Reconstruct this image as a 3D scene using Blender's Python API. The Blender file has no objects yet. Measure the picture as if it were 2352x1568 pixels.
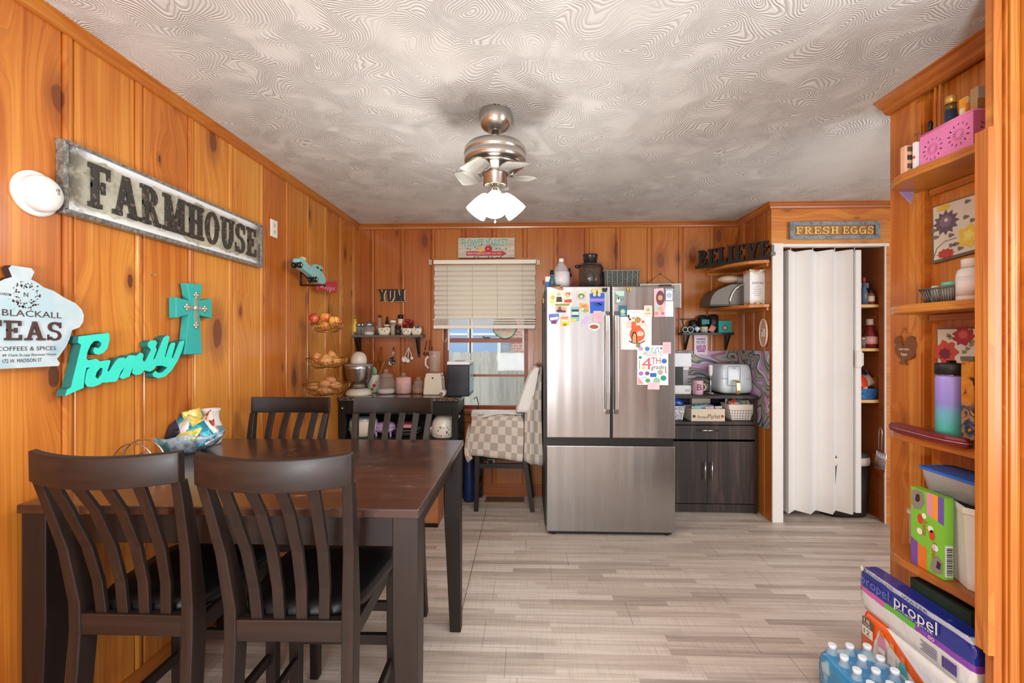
import bpy, bmesh, math, random
from mathutils import Vector, Matrix
random.seed(7)
S = bpy.context.scene
COL = S.collection
# ---------------------------------------------------------------- camera, world, lights, exposure
F = 1045.0; PSI = math.atan(34/1045.0); H = 1.38
cam_d = bpy.data.cameras.new('camera'); cam = bpy.data.objects.new('camera', cam_d); COL.objects.link(cam)
cam_d.sensor_width = 36.0; cam_d.lens = F/2352*36.0; cam_d.clip_start = .05; cam_d.clip_end = 200
cam.location = (0, 0, H); cam.rotation_euler = (math.pi/2, 0, PSI)
S.camera = cam
S.cycles.max_bounces = 7; S.cycles.diffuse_bounces = 3; S.cycles.glossy_bounces = 3; S.cycles.transparent_max_bounces = 10; S.cycles.transmission_bounces = 4
S.cycles.caustics_reflective = False; S.cycles.caustics_refractive = False
vs = S.view_settings
vs.view_transform = 'Standard'; vs.look = 'None'; vs.gamma = 1; vs.use_curve_mapping = False; vs.exposure = 0.12
W = bpy.data.worlds.new('world'); S.world = W; W.use_nodes = True
wn = W.node_tree; wn.nodes.clear()
_o = wn.nodes.new('ShaderNodeOutputWorld'); _b = wn.nodes.new('ShaderNodeBackground')
_b.inputs[0].default_value = (.86, .94, 1, 1); _b.inputs[1].default_value = 1.8
wn.links.new(_b.outputs[0], _o.inputs[0])
def area(name, loc, rot, sx, sy, power, col=(1, 1, 1), spread=180):
    d = bpy.data.lights.new(name, 'AREA'); d.shape = 'RECTANGLE'; d.size = sx; d.size_y = sy; d.energy = power; d.color = col
    d.spread = math.radians(spread)
    o = bpy.data.objects.new(name, d); o.location = loc; o.rotation_euler = rot; COL.objects.link(o); return o
# daylight of the windows of the room behind the camera, and two added fill lamps there
area('window_daylight', (1.15, -2.4, 1.45), (math.radians(90), 0, 0), .5, 1.8, 3, (.93, .97, 1))
area('window_daylight_side', (3.4, .2, 1.5), (math.radians(90), 0, math.radians(62)), 2.0, 1.6, 52, (.93, .97, 1))
area('overhead_fill', (.15, -.5, 2.40), (0, 0, 0), 2.2, 1.8, 50, (.93, .97, 1))  # added fill from overhead, stands for no fixture
area('ceiling_fill', (-.35, -1.5, .95), (math.radians(180-36), 0, 0), .6, .6, 100, (.91, .965, 1))  # added fill lamp, aimed up to brighten the ceiling
def point(name, loc, power, r, col):
    d = bpy.data.lights.new(name, 'POINT'); d.energy = power; d.shadow_soft_size = r; d.color = col
    o = bpy.data.objects.new(name, d); o.location = loc; COL.objects.link(o); return o
# ---------------------------------------------------------------- helpers
def ray(x, y):
    u = (x-1176)/F; v = (784-y)/F; s, c = math.sin(PSI), math.cos(PSI)
    return Vector((-s+u*c, c+u*s, v))
def P(x, y, X=None, Y=None, Z=None):
    d = ray(x, y)
    t = Y/d.y if Y is not None else X/d.x if X is not None else (Z-H)/d.z
    return Vector((d.x*t, d.y*t, H+d.z*t))
def lin(c):
    if isinstance(c, str):
        c = c.lstrip('#'); c = tuple(int(c[i:i+2], 16)/255 for i in (0, 2, 4))
        c = tuple(v/12.92 if v <= .04045 else ((v+.055)/1.055)**2.4 for v in c)
    return (c[0], c[1], c[2], 1)
class NT:
    def __init__(s, name):
        s.m = bpy.data.materials.new(name); s.m.use_nodes = True; s.t = s.m.node_tree
        s.b = s.t.nodes['Principled BSDF']
    def n(s, typ, ins=None, **kw):
        nd = s.t.nodes.new('ShaderNode'+typ)
        for k, v in kw.items(): setattr(nd, k, v)
        for k, v in (ins or {}).items(): s.set(nd.inputs[k], v)
        return nd
    def set(s, sock, v):
        if hasattr(v, 'is_output'): s.t.links.new(v, sock)
        else:
            if isinstance(v, str): v = lin(v)
            sock.default_value = v
    def math(s, op, a, b=0.0, c=0.0, clamp=False):
        nd = s.t.nodes.new('ShaderNodeMath'); nd.operation = op; nd.use_clamp = clamp
        for i, v in enumerate((a, b, c)): s.set(nd.inputs[i], v)
        return nd.outputs[0]
    def mix(s, f, a, b, typ='MIX'):
        nd = s.t.nodes.new('ShaderNodeMix'); nd.data_type = 'RGBA'; nd.blend_type = typ
        s.set(nd.inputs[0], f); s.set(nd.inputs[6], a); s.set(nd.inputs[7], b); return nd.outputs[2]
    def ramp(s, f, stops, interp='LINEAR'):
        nd = s.t.nodes.new('ShaderNodeValToRGB'); nd.color_ramp.interpolation = interp
        e = nd.color_ramp.elements
        while len(e) < len(stops): e.new(.5)
        for i, (p, c) in enumerate(stops): e[i].position = p; e[i].color = lin(c)
        s.set(nd.inputs[0], f); return nd.outputs[0]
    def smooth(s, x, a, b, lo=0., hi=1.):
        nd = s.t.nodes.new('ShaderNodeMapRange'); nd.interpolation_type = 'SMOOTHSTEP'
        for i, v in enumerate((x, a, b, lo, hi)): s.set(nd.inputs[i], v)
        return nd.outputs[0]
    def pos(s):
        nd = s.n('NewGeometry'); sp = s.n('SeparateXYZ', {0: nd.outputs['Position']}); return sp.outputs
    def objc(s):
        nd = s.n('TexCoord'); return nd.outputs['Object']
    def vec(s, x, y, z=0.0):
        return s.n('CombineXYZ', {0: x, 1: y, 2: z}).outputs[0]
    def noise(s, v, scale, detail=3, rough=.5, dist=0, out=0):
        return s.n('TexNoise', {'Vector': v, 'Scale': scale, 'Detail': detail, 'Roughness': rough, 'Distortion': dist}).outputs[out]
    def bump(s, h, strength=.3, dist=.01):
        s.set(s.b.inputs['Normal'], s.n('Bump', {'Height': h, 'Strength': strength, 'Distance': dist}).outputs[0])
    def p(s, **kw):
        for k, v in kw.items(): s.set(s.b.inputs[k.replace('_', ' ')], v)
        return s.m
MATS = {}
def M(col, rough=.5, metal=0., var=.10, scale=40., bump=0., coat=0., trans=0., alpha=1., emit=0., sheen=0., ior=1.45, spec=.5):
    """plain finish with a fine procedural variation of tone"""
    k = (col, rough, metal, var, scale, bump, coat, trans, alpha, emit, sheen)
    if k in MATS: return MATS[k]
    t = NT('finish_%d' % len(MATS)); c = lin(col)
    nz = t.noise(t.objc(), scale, 3, .6)
    lo = tuple(max(0, v*(1-var)) for v in c[:3])+(1,); hi = tuple(min(1, v*(1+var)+.002) for v in c[:3])+(1,)
    cc = t.mix(nz, lo, hi)
    t.p(Base_Color=cc, Roughness=rough, Metallic=metal, Coat_Weight=coat, Transmission_Weight=trans, Alpha=alpha, IOR=ior, Sheen_Weight=sheen)
    t.set(t.b.inputs['Specular IOR Level'], spec)
    if emit: t.p(Emission_Color=cc, Emission_Strength=emit)
    if bump: t.bump(nz, bump, .004)
    MATS[k] = t.m; return t.m
class MB:
    def __init__(s): s.v = []; s.f = []; s.mi = []; s.mats = []; s.sm = []
    def m(s, mat):
        if mat is None: return 0
        if mat not in s.mats: s.mats.append(mat)
        return s.mats.index(mat)
    def add(s, vs, fs, mat=None, smooth=False):
        b = len(s.v); s.v += [Vector(v) for v in vs]; i = s.m(mat)
        for f in fs: s.f.append([b+k for k in f]); s.mi.append(i); s.sm.append(smooth)
        return s
    def box(s, x0, x1, y0, y1, z0, z1, mat=None):
        x0, x1 = sorted((x0, x1)); y0, y1 = sorted((y0, y1)); z0, z1 = sorted((z0, z1))
        return s.add([(x0,y0,z0),(x1,y0,z0),(x1,y1,z0),(x0,y1,z0),(x0,y0,z1),(x1,y0,z1),(x1,y1,z1),(x0,y1,z1)],
                     [(3,2,1,0),(4,5,6,7),(0,1,5,4),(1,2,6,5),(2,3,7,6),(3,0,4,7)], mat)
    def obox(s, mtx, x, y, z, mat=None):
        vs = [mtx @ Vector((a*x/2, b*y/2, c*z/2)) for a, b, c in ((-1,-1,-1),(1,-1,-1),(1,1,-1),(-1,1,-1),(-1,-1,1),(1,-1,1),(1,1,1),(-1,1,1))]
        return s.add(vs, [(3,2,1,0),(4,5,6,7),(0,1,5,4),(1,2,6,5),(2,3,7,6),(3,0,4,7)], mat)
    def prism(s, pts, d, mat=None):
        """polygon of 3-d points pushed along the vector d"""
        pts = [Vector(p) for p in pts]; d = Vector(d); n = len(pts)
        nrm = Vector((0, 0, 0))
        for i in range(n): nrm += (pts[i]-pts[0]).cross(pts[(i+1) % n]-pts[0])
        if nrm.dot(d) > 0: pts = pts[::-1]
        vs = pts+[p+d for p in pts]
        return s.add(vs, [tuple(range(n)), tuple(range(2*n-1, n-1, -1))]+[(i, i+n, (i+1) % n+n, (i+1) % n)[::1] for i in range(n)], mat)
    def loft(s, rings, mat=None, cap=True, smooth=False, closed=True):
        n = len(rings[0]); vs = [p for r in rings for p in r]; fs = []
        for i in range(len(rings)-1):
            for j in range(n if closed else n-1):
                k = (j+1) % n; fs.append((i*n+j, i*n+k, (i+1)*n+k, (i+1)*n+j))
        s.add(vs, fs, mat, smooth)
        if cap:
            s.add(rings[0], [tuple(range(n))[::-1]], mat); s.add(rings[-1], [tuple(range(n))], mat)
        return s
    def rects(s, pts, w, d, mat=None):
        """square bar through points, horizontal sections; w along x, d along y (numbers or lists)"""
        R = []
        for i, p in enumerate(pts):
            a = (w[i] if isinstance(w, (list, tuple)) else w)/2; b = (d[i] if isinstance(d, (list, tuple)) else d)/2
            x, y, z = p; R.append([(x-a,y-b,z),(x+a,y-b,z),(x+a,y+b,z),(x-a,y+b,z)])
        return s.loft(R, mat)
    def tube(s, pts, r, n=8, mat=None, cap=True, closed=False):
        pts = [Vector(p) for p in pts]; R = []; up = None
        N = len(pts)
        for i, p in enumerate(pts):
            a = pts[(i-1) % N] if (closed or i > 0) else p; b = pts[(i+1) % N] if (closed or i < N-1) else p
            t = (b-a).normalized()
            if up is None: up = Vector((0,0,1)) if abs(t.z) < .9 else Vector((1,0,0))
            u = (up-t*up.dot(t)).normalized(); up = u; w = t.cross(u)
            rr = r[i] if isinstance(r, (list, tuple)) else r
            R.append([p+(u*math.cos(q)+w*math.sin(q))*rr for q in (2*math.pi*k/n for k in range(n))])
        if closed: R.append(R[0]); cap = False
        return s.loft(R, mat, cap, True)
    def lathe(s, c, prof, n=20, mat=None, cap=True, axis=None, sx=1., sy=1.):
        """profile (r, z) round a vertical axis at c"""
        c = Vector(c)
        q = Vector((0,0,1)).rotation_difference(Vector(axis)) if axis else None
        R = []
        for r, z in prof:
            ring = []
            for k in range(n):
                a = 2*math.pi*k/n; v = Vector((r*sx*math.cos(a), r*sy*math.sin(a), z))
                if q: v = q @ v
                ring.append(c+v)
            R.append(ring)
        return s.loft(R, mat, cap, True)
    def ball(s, c, rx, ry=None, rz=None, mat=None, n=14, m=9):
        ry = ry or rx; rz = rz or rx
        prof = [(max(math.sin(math.pi*i/m), .001), -math.cos(math.pi*i/m)) for i in range(m+1)]
        R = [[Vector(c)+Vector((r*rx*math.cos(2*math.pi*k/n), r*ry*math.sin(2*math.pi*k/n), z*rz)) for k in range(n)] for r, z in prof]
        return s.loft(R, mat, True, True)
    def lp(s, cx, Y, prof, n=20, mat=None, zb=None, sy=1., cap=True):
        """lathe traced as (y_px, half_width_px) at depth Y"""
        k = P(cx, 784, Y=Y).length/ray(cx, 784).length/F
        zs = [(w*k, P(cx, y, Y=Y).z) for y, w in prof]
        zs.sort(key=lambda q: q[1]) if zs[0][1] > zs[-1][1] else None
        dz = (zb-zs[0][1]) if zb is not None else 0
        x = P(cx, 784, Y=Y).x
        return s.lathe((x, Y, 0), [(max(r, .0005), z+dz) for r, z in zs], n, mat, cap, sy=sy)
    def ppx(s, pts, d, mat=None, **pl):
        return s.prism([P(x, y, **pl) for x, y in pts], d, mat)
    def build(s, name, mat=None, parent=None, bevel=0., sub=0, label=None, cat=None, group=None, kind=None, seg=2, solid=0., keep=False):
        me = bpy.data.meshes.new(name); off = Vector((0,0,0))
        if parent is None and kind != 'structure' and not keep and s.v:
            xs = [v.x for v in s.v]; ys = [v.y for v in s.v]; zs = [v.z for v in s.v]
            off = Vector(((min(xs)+max(xs))/2, (min(ys)+max(ys))/2, min(zs)))
        me.from_pydata([v-off for v in s.v], [], s.f)
        if s.mats:
            for q in s.mats: me.materials.append(q)
            for p, i in zip(me.polygons, s.mi): p.material_index = i
        elif mat: me.materials.append(mat)
        for p, q in zip(me.polygons, s.sm): p.use_smooth = q
        bm = bmesh.new(); bm.from_mesh(me); bmesh.ops.remove_doubles(bm, verts=bm.verts, dist=1e-6) if len(bm.verts) < 60000 else None
        bmesh.ops.recalc_face_normals(bm, faces=bm.faces); bm.to_mesh(me); bm.free()
        o = bpy.data.objects.new(name, me); COL.objects.link(o); o.location = off
        if parent is not None: o.parent = parent; o.location = (0, 0, 0)
        if solid: q = o.modifiers.new('thick', 'SOLIDIFY'); q.thickness = solid; q.offset = 0
        if bevel: q = o.modifiers.new('bevel', 'BEVEL'); q.width = bevel; q.segments = seg; q.limit_method = 'ANGLE'; q.angle_limit = .6
        if sub: q = o.modifiers.new('sub', 'SUBSURF'); q.levels = sub; q.render_levels = sub
        tag(o, label, cat, group, kind); return o
def tag(o, label=None, cat=None, group=None, kind=None):
    for k, v in (('label', label), ('category', cat), ('group', group), ('kind', kind)):
        if v: o[k] = v
    return o
ROOTS = []
def thing(name, label, cat, group=None, kind=None, auto=True):
    o = bpy.data.objects.new(name, None); o.empty_display_size = .05; COL.objects.link(o); tag(o, label, cat, group, kind)
    if auto: ROOTS.append(o)
    return o
def settle():
    """move every auto Empty to the base of its own parts"""
    for r in ROOTS:
        ms = [c for c in r.children_recursive if c.type == 'MESH']
        if not ms: continue
        vs = [v.co for c in ms for v in c.data.vertices]
        off = Vector(((min(v.x for v in vs)+max(v.x for v in vs))/2, (min(v.y for v in vs)+max(v.y for v in vs))/2, min(v.z for v in vs)))
        done = set()
        for c in ms:
            if c.data.name in done: continue
            done.add(c.data.name); c.data.transform(Matrix.Translation(-off))
        r.location = off
def copy_thing(o, loc, rz=None, label=None, rot=None):
    r = o.copy(); COL.objects.link(r); r.location = loc
    if rz is not None: r.rotation_euler = (0, 0, rz)
    if rot is not None: r.rotation_euler = rot
    if label: r['label'] = label
    for ch in o.children:
        c = ch.copy(); COL.objects.link(c); c.parent = r
        for g in ch.children:
            d = g.copy(); COL.objects.link(d); d.parent = c
    return r
def text_polys(txt):
    cu = bpy.data.curves.new('t', 'FONT'); cu.body = txt; cu.resolution_u = 2
    ob = bpy.data.objects.new('t', cu); me = bpy.data.meshes.new_from_object(ob)
    vs = [Vector(v.co) for v in me.vertices]; fs = [list(p.vertices) for p in me.polygons]
    bpy.data.objects.remove(ob); bpy.data.curves.remove(cu); bpy.data.meshes.remove(me); return vs, fs
def text(mb, txt, o, xd, up, w=None, h=None, d=.001, mat=None, shear=0.):
    """lettering: box from o (lower left), xd and up unit directions, w and h its size"""
    vs, fs = text_polys(txt)
    if not vs: return mb
    x0 = min(v.x for v in vs); x1 = max(v.x for v in vs); y0 = min(v.y for v in vs); y1 = max(v.y for v in vs)
    sx = (w/(x1-x0)) if w else None; sy = (h/(y1-y0)) if h else None
    sx = sx or sy; sy = sy or sx
    o, xd, up = Vector(o), Vector(xd), Vector(up); n = xd.cross(up).normalized()
    q = [o+xd*((v.x-x0)*sx+shear*(v.y-y0)*sy)+up*((v.y-y0)*sy)+n*d for v in vs]
    return mb.add(q, fs, mat)
def slab_letter(ch, t=.2, s=.11, e=.1):
    """slab serif capital, height 1: (list of polygons, width)"""
    P_ = []
    def R(x0, y0, x1, y1): P_.append([(x0,y0),(x1,y0),(x1,y1),(x0,y1)])
    def stem(x, a=0., b=1., sa=True, sb=True):
        R(x, a, x+t, b)
        if sa: R(x-e, a, x+t+e, a+s)
        if sb: R(x-e, b-s, x+t+e, b)
    def arc(cx, cy, rx, ry, a0, a1, tx=None, ty=None, n=14):
        tx = tx or t; ty = ty or s*1.15
        for i in range(n):
            A = math.radians(a0+(a1-a0)*i/n); B = math.radians(a0+(a1-a0)*(i+1)/n)
            P_.append([(cx+rx*math.cos(A), cy+ry*math.sin(A)), (cx+rx*math.cos(B), cy+ry*math.sin(B)),
                       (cx+(rx-tx)*math.cos(B), cy+(ry-ty)*math.sin(B)), (cx+(rx-tx)*math.cos(A), cy+(ry-ty)*math.sin(A))])
    def diag(x0, y0, x1, y1, w): P_.append([(x0,y0),(x0+w,y0),(x1+w,y1),(x1,y1)])
    if ch == 'F': stem(e); R(e, 1-s, .72, 1); R(.72-s, .72, .72, 1); R(e, .45, .55, .45+s); R(.55-s, .36, .55, .64); w = .74
    elif ch == 'E': stem(e); R(e, 1-s, .72, 1); R(.72-s, .74, .72, 1); R(e, .46, .55, .46+s); R(.55-s, .38, .55, .64); R(e, 0, .76, s); R(.76-s, 0, .76, .28); w = .78
    elif ch == 'L': stem(e); R(e, 0, .72, s); R(.72-s, 0, .72, .3); w = .74
    elif ch == 'T': stem(.3, sb=False); R(0, 1-s, .8, 1); R(0, .7, s, 1); R(.8-s, .7, .8, 1); w = .8
    elif ch == 'I': stem(e); w = t+2*e
    elif ch == 'H': stem(e); stem(.55); R(e, .46, .6, .46+s); w = .55+t+e
    elif ch == 'M':
        stem(e, sb=False); stem(.78, sb=False); R(0, 1-s, e+t, 1); R(.78, 1-s, .78+t+e, 1)
        diag(.44, 0, .16, 1, t*.8); diag(.44, 0, .76, 1, t*.8); w = .78+t+e
    elif ch == 'A':
        diag(.08, 0, .36, 1, t*.75); diag(.66, 0, .34, 1, t*1.05); R(.22, .3, .68, .3+s)
        R(-.02, 0, .32, s); R(.54, 0, .96, s); w = .94
    elif ch == 'V': diag(.4, 0, .08, 1, t); diag(.36, 0, .7, 1, t*.8); R(-.02, 1-s, .38, 1); R(.56, 1-s, .96, 1); w = .94
    elif ch == 'Y': diag(.36, .42, .06, 1, t); diag(.36, .42, .66, 1, t*.8); stem(.36, 0, .5, True, False); R(-.04, 1-s, .36, 1); R(.54, 1-s, .94, 1); w = .92
    elif ch == 'O': arc(.42, .5, .42, .52, 0, 360, n=28); w = .86
    elif ch == 'G': arc(.42, .5, .42, .52, 45, 360, n=24); R(.42, .4, .9, .4+s); R(.66, 0, .84, .45); w = .88
    elif ch == 'C': arc(.42, .5, .42, .52, 45, 315, n=24); R(.62, .7, .74, 1); w = .8
    elif ch == 'U': R(e, .3, e+t, 1); R(0, 1-s, e+t+e, 1); R(.58, .3, .58+t, 1); R(.58-e, 1-s, .58+t+e, 1); arc(.44, .34, .34, .36, 180, 360); w = .9
    elif ch == 'S': arc(.36, .74, .34, .28, 20, 270, ty=s); arc(.36, .27, .36, .29, -160, 90, ty=s); R(.6, .68, .72, 1); R(0, 0, .1, .32); w = .74
    elif ch == 'R': stem(e); arc(.36, .74, .36, .26, -90, 90, ty=s); R(e, 1-s, .4, 1); R(e, .48, .4, .48+s); diag(.6, 0, .32, .52, t); R(.56, 0, .9, s); w = .88
    elif ch == 'P': stem(e); arc(.36, .72, .36, .28, -90, 90, ty=s); R(e, 1-s, .4, 1); R(e, .44, .4, .44+s); w = .76
    elif ch == 'B': stem(e); arc(.38, .75, .32, .25, -90, 90, ty=s); arc(.38, .27, .38, .27, -90, 90, ty=s); R(e, 1-s, .42, 1); R(e, .46, .42, .46+s); R(e, 0, .42, s); w = .8
    else: w = .4
    return P_, w
def slab(mb, word, o, xd, up, w, h, d, mat=None, t=.2, gap=.07):
    o, xd, up = Vector(o), Vector(xd), Vector(up); n = xd.cross(up).normalized()
    L = [slab_letter(c, t) for c in word]; tot = sum(l[1] for l in L)+gap*(len(L)-1); k = w/tot; x = 0
    for i, (ps, lw) in enumerate(L):
        for j, p in enumerate(ps): mb.prism([o+xd*((x+a)*k)+up*(b*h) for a, b in p], n*(d-.00012*j-.00005*i), mat)
        x += lw+gap
    return mb
def blob(mb, c, xd, up, r, mat, n=9, d=.0005, sy=1.):
    c, xd, up = Vector(c), Vector(xd), Vector(up); nn = xd.cross(up).normalized()
    return mb.add([c+xd*(r*math.cos(2*math.pi*k/n))+up*(r*sy*math.sin(2*math.pi*k/n))+nn*d for k in range(n)], [tuple(range(n))], mat)
BX = dict(xd=(1,0,0), up=(0,0,1))     # faces the camera side (-Y)
LX = dict(xd=(0,1,0), up=(0,0,1))     # on the left wall (+X)
# ---------------------------------------------------------------- materials of the room
def pine(name, along, off, pitch, horiz=False, kn=1.0, rough=.3, red=0.0):
    t = NT(name); p = t.pos()
    a = p[along]; b = p[2]
    if horiz: a, b = p[2], p[along]
    q = t.math('DIVIDE', t.math('SUBTRACT', a, off), pitch); idx = t.math('FLOOR', q)
    rnd = t.n('TexWhiteNoise', {'W': idx}, noise_dimensions='1D').outputs['Value']
    sh = t.math('MULTIPLY', rnd, 37.0)
    kv = t.vec(t.math('MULTIPLY_ADD', a, 4.6, sh), t.math('MULTIPLY_ADD', b, 2.1, sh), idx)
    vo = t.n('TexVoronoi', {'Vector': kv, 'Scale': 1.0, 'Randomness': 1.0}, voronoi_dimensions='2D')
    d = vo.outputs['Distance']; vc = t.n('SeparateColor', {0: vo.outputs['Color']}).outputs
    rad = t.math('MULTIPLY_ADD', t.math('POWER', vc[0], 2.2), .17, .035)
    on = t.math('GREATER_THAN', vc[1], .55)
    wob = t.noise(kv, 6, 2)
    dd = t.math('ADD', d, t.math('MULTIPLY_ADD', wob, .08, -.04))
    core = t.math('MULTIPLY', t.smooth(dd, t.math('MULTIPLY', rad, 1.0), t.math('MULTIPLY', rad, .75)), on)
    halo = t.math('MULTIPLY', t.smooth(dd, t.math('MULTIPLY', rad, 2.6), rad), on)
    # grain lines bend round the knots
    warp = t.math('MULTIPLY', t.smooth(dd, .55, .0), t.math('MULTIPLY', on, .055))
    lowf = t.noise(t.vec(t.math('MULTIPLY', a, 3.0), t.math('MULTIPLY', b, .55), sh), 1.0, 2)
    g = t.math('ADD', t.math('MULTIPLY_ADD', lowf, .075, a), warp)
    rings = t.noise(t.vec(t.math('MULTIPLY', g, 58), t.math('MULTIPLY', b, .8), sh), 1.0, 3, .65)
    fine = t.noise(t.vec(t.math('MULTIPLY', g, 420), t.math('MULTIPLY', b, 9), sh), 1.0, 2)
    patch = t.noise(t.vec(t.math('MULTIPLY', a, 5), t.math('MULTIPLY', b, 1.1), sh), 1.0, 3)
    lines = t.smooth(t.math('FRACT', t.math('MULTIPLY', t.math('ADD', g, t.math('MULTIPLY', lowf, .05)), 46)), .0, .22)
    s = t.math('ADD', t.math('MULTIPLY', rings, .55), t.math('MULTIPLY', patch, .45))
    s = t.math('ADD', s, t.math('MULTIPLY_ADD', rnd, .22, -.11))
    c = t.ramp(s, [(.28, '#a8541b'), (.43, '#c67126'), (.55, '#d88a34'), (.72, '#e5a146')])
    c = t.mix(t.math('MULTIPLY_ADD', lines, -.30, .30), c, '#8f4a1c')
    c = t.mix(t.math('MULTIPLY', fine, .22), c, '#9a5220')
    stain = t.smooth(t.noise(t.vec(t.math('MULTIPLY', a, 9), t.math('MULTIPLY', b, 1.6), sh), 1.0, 3, .6), .62, .80)
    c = t.mix(t.math('MULTIPLY', stain, .55), c, '#914a1c')
    c = t.mix(t.math('MULTIPLY', halo, .5*kn), c, '#7c3410')
    c = t.mix(t.math('MULTIPLY', core, .85*kn), c, t.mix(vc[2], '#3f2015', '#7a3a1c'))
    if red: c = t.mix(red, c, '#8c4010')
    return t.p(Base_Color=c, Roughness=t.math('MULTIPLY_ADD', rings, .12, rough), Coat_Weight=.25, Coat_Roughness=.18)
GL = 1.4755; GB = -.849; GP = .2795
MPL = pine('knotty_pine_left', 1, GL, GP)
MPB = pine('knotty_pine_back_shaded', 0, GB, .277, red=.5)  # red-brown mix paints the dimmer light of the back wall into the wood
MPS = pine('knotty_pine_side_shaded', 1, 3.56, .2, red=.5)  # same mix, dimmer light painted into the side boards
MPH = pine('pine_header', 0, 0, 3.0, True, .5)
MPR = pine('pine_upright_boards', 1, 1.72, .26, False, .35)
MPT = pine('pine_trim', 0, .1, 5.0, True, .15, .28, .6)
MPTY = pine('pine_trim_side', 1, .1, 5.0, True, .15, .28, .35)
MPC = pine('pine_casing', 0, 1.40, .5, False, .2, .28)
MPSH = pine('pine_shelf', 1, .1, .6, True, .4, .3, .3)
def ceiling_mat():
    t = NT('swirled_plaster'); p = t.pos(); v = t.vec(p[0], p[1])
    dist = t.n('TexNoise', {'Vector': v, 'Scale': 3.4, 'Detail': 1}).outputs[1]
    v2 = t.n('VectorMath', {0: v, 1: t.n('VectorMath', {0: dist, 1: (.34, .34, 0)}, operation='MULTIPLY').outputs[0]}, operation='ADD').outputs[0]
    vo = t.n('TexVoronoi', {'Vector': v2, 'Scale': 4.2, 'Randomness': .95}, voronoi_dimensions='2D')
    ringd = t.math('MULTIPLY_ADD', vo.outputs['Distance'], 150.0, t.math('MULTIPLY', t.noise(v2, 8, 2), 34.0))
    r = t.math('MULTIPLY_ADD', t.math('SINE', ringd), .5, .5)
    gate = t.math('MULTIPLY', t.smooth(t.noise(v, 1.3, 2), .30, .50), t.smooth(t.noise(v2, 6, 1), .25, .5))
    fn = t.noise(v2, 60, 2)
    h = t.math('MULTIPLY_ADD', t.math('MULTIPLY', r, gate), .8, t.math('MULTIPLY', fn, .5))
    c = t.ramp(t.noise(v, 2.1, 4), [(.3, '#d9d8d4'), (.7, '#e6e6e3')])
    c = t.mix(t.math('MULTIPLY', t.smooth(r, .34, .0), t.math('MULTIPLY', gate, .62)), c, '#9c9b99')  # grey painted into the comb grooves as their shade
    t.bump(h, .7, .004)
    return t.p(Base_Color=c, Roughness=.8)
MCEIL = ceiling_mat()
def floor_mat():
    t = NT('grey_strip_vinyl'); p = t.pos(); v = t.vec(p[0], p[1])
    def rows(h, L, sd):
        r = t.math('FLOOR', t.math('DIVIDE', p[1], h))
        rr = t.n('TexWhiteNoise', {'W': t.math('ADD', r, sd)}, noise_dimensions='1D').outputs['Value']
        cidx = t.math('FLOOR', t.math('ADD', t.math('DIVIDE', p[0], L), t.math('MULTIPLY', rr, 9.0)))
        return t.n('TexWhiteNoise', {'Vector': t.vec(r, cidx, sd)}, noise_dimensions='3D').outputs['Value']
    tone = rows(.047, .62, 3.1)
    streak = t.noise(t.vec(t.math('MULTIPLY', p[0], 2.2), t.math('MULTIPLY', p[1], 62), tone), 1.0, 3, .6)
    broad = t.noise(t.vec(t.math('MULTIPLY', p[0], 1.1), t.math('MULTIPLY', p[1], 15), 0), 1.0, 3)
    hatch = t.noise(t.vec(t.math('MULTIPLY', p[0], 150), t.math('MULTIPLY', p[1], 6), 0), 1.0, 2)
    s = t.math('ADD', t.math('MULTIPLY', tone, .34), t.math('MULTIPLY', streak, .66))
    c = t.ramp(s, [(.22, '#9d8e84'), (.38, '#b9a99c'), (.54, '#cdbdaf'), (.72, '#dfd2c6')])
    c = t.mix(t.math('MULTIPLY', t.smooth(broad, .52, .72), .28), c, '#8e7f7c')
    c = t.mix(t.math('MULTIPLY', t.smooth(hatch, .5, .78), .34), c, '#93867c')
    # plank joints
    pr = t.math('DIVIDE', t.math('SUBTRACT', p[1], 2.239), .188)
    fr = t.math('ABSOLUTE', t.math('SUBTRACT', t.math('FRACT', t.math('ADD', pr, .5)), .5))
    j = t.smooth(fr, .014, .004)
    c = t.mix(t.math('MULTIPLY', j, .35), c, '#5e524b')
    rx = t.n('TexWhiteNoise', {'W': t.math('FLOOR', pr)}, noise_dimensions='1D').outputs['Value']
    qx = t.math('FRACT', t.math('ADD', t.math('DIVIDE', p[0], 1.24), rx))
    c = t.mix(t.math('MULTIPLY', t.smooth(qx, .0035, .001), .6), c, '#4c423d')
    seam = t.math('MULTIPLY', t.smooth(t.math('ABSOLUTE', t.math('ADD', p[0], .333)), .0035, .0012), t.math('GREATER_THAN', p[1], 2.239))
    c = t.mix(t.math('MULTIPLY', seam, .75), c, '#3f352f')
    t.bump(t.math('SUBTRACT', streak, j), .06, .003)
    return t.p(Base_Color=c, Roughness=t.math('MULTIPLY_ADD', streak, .2, .36), Specular_IOR_Level=.45)
MFLOOR = floor_mat()
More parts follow.
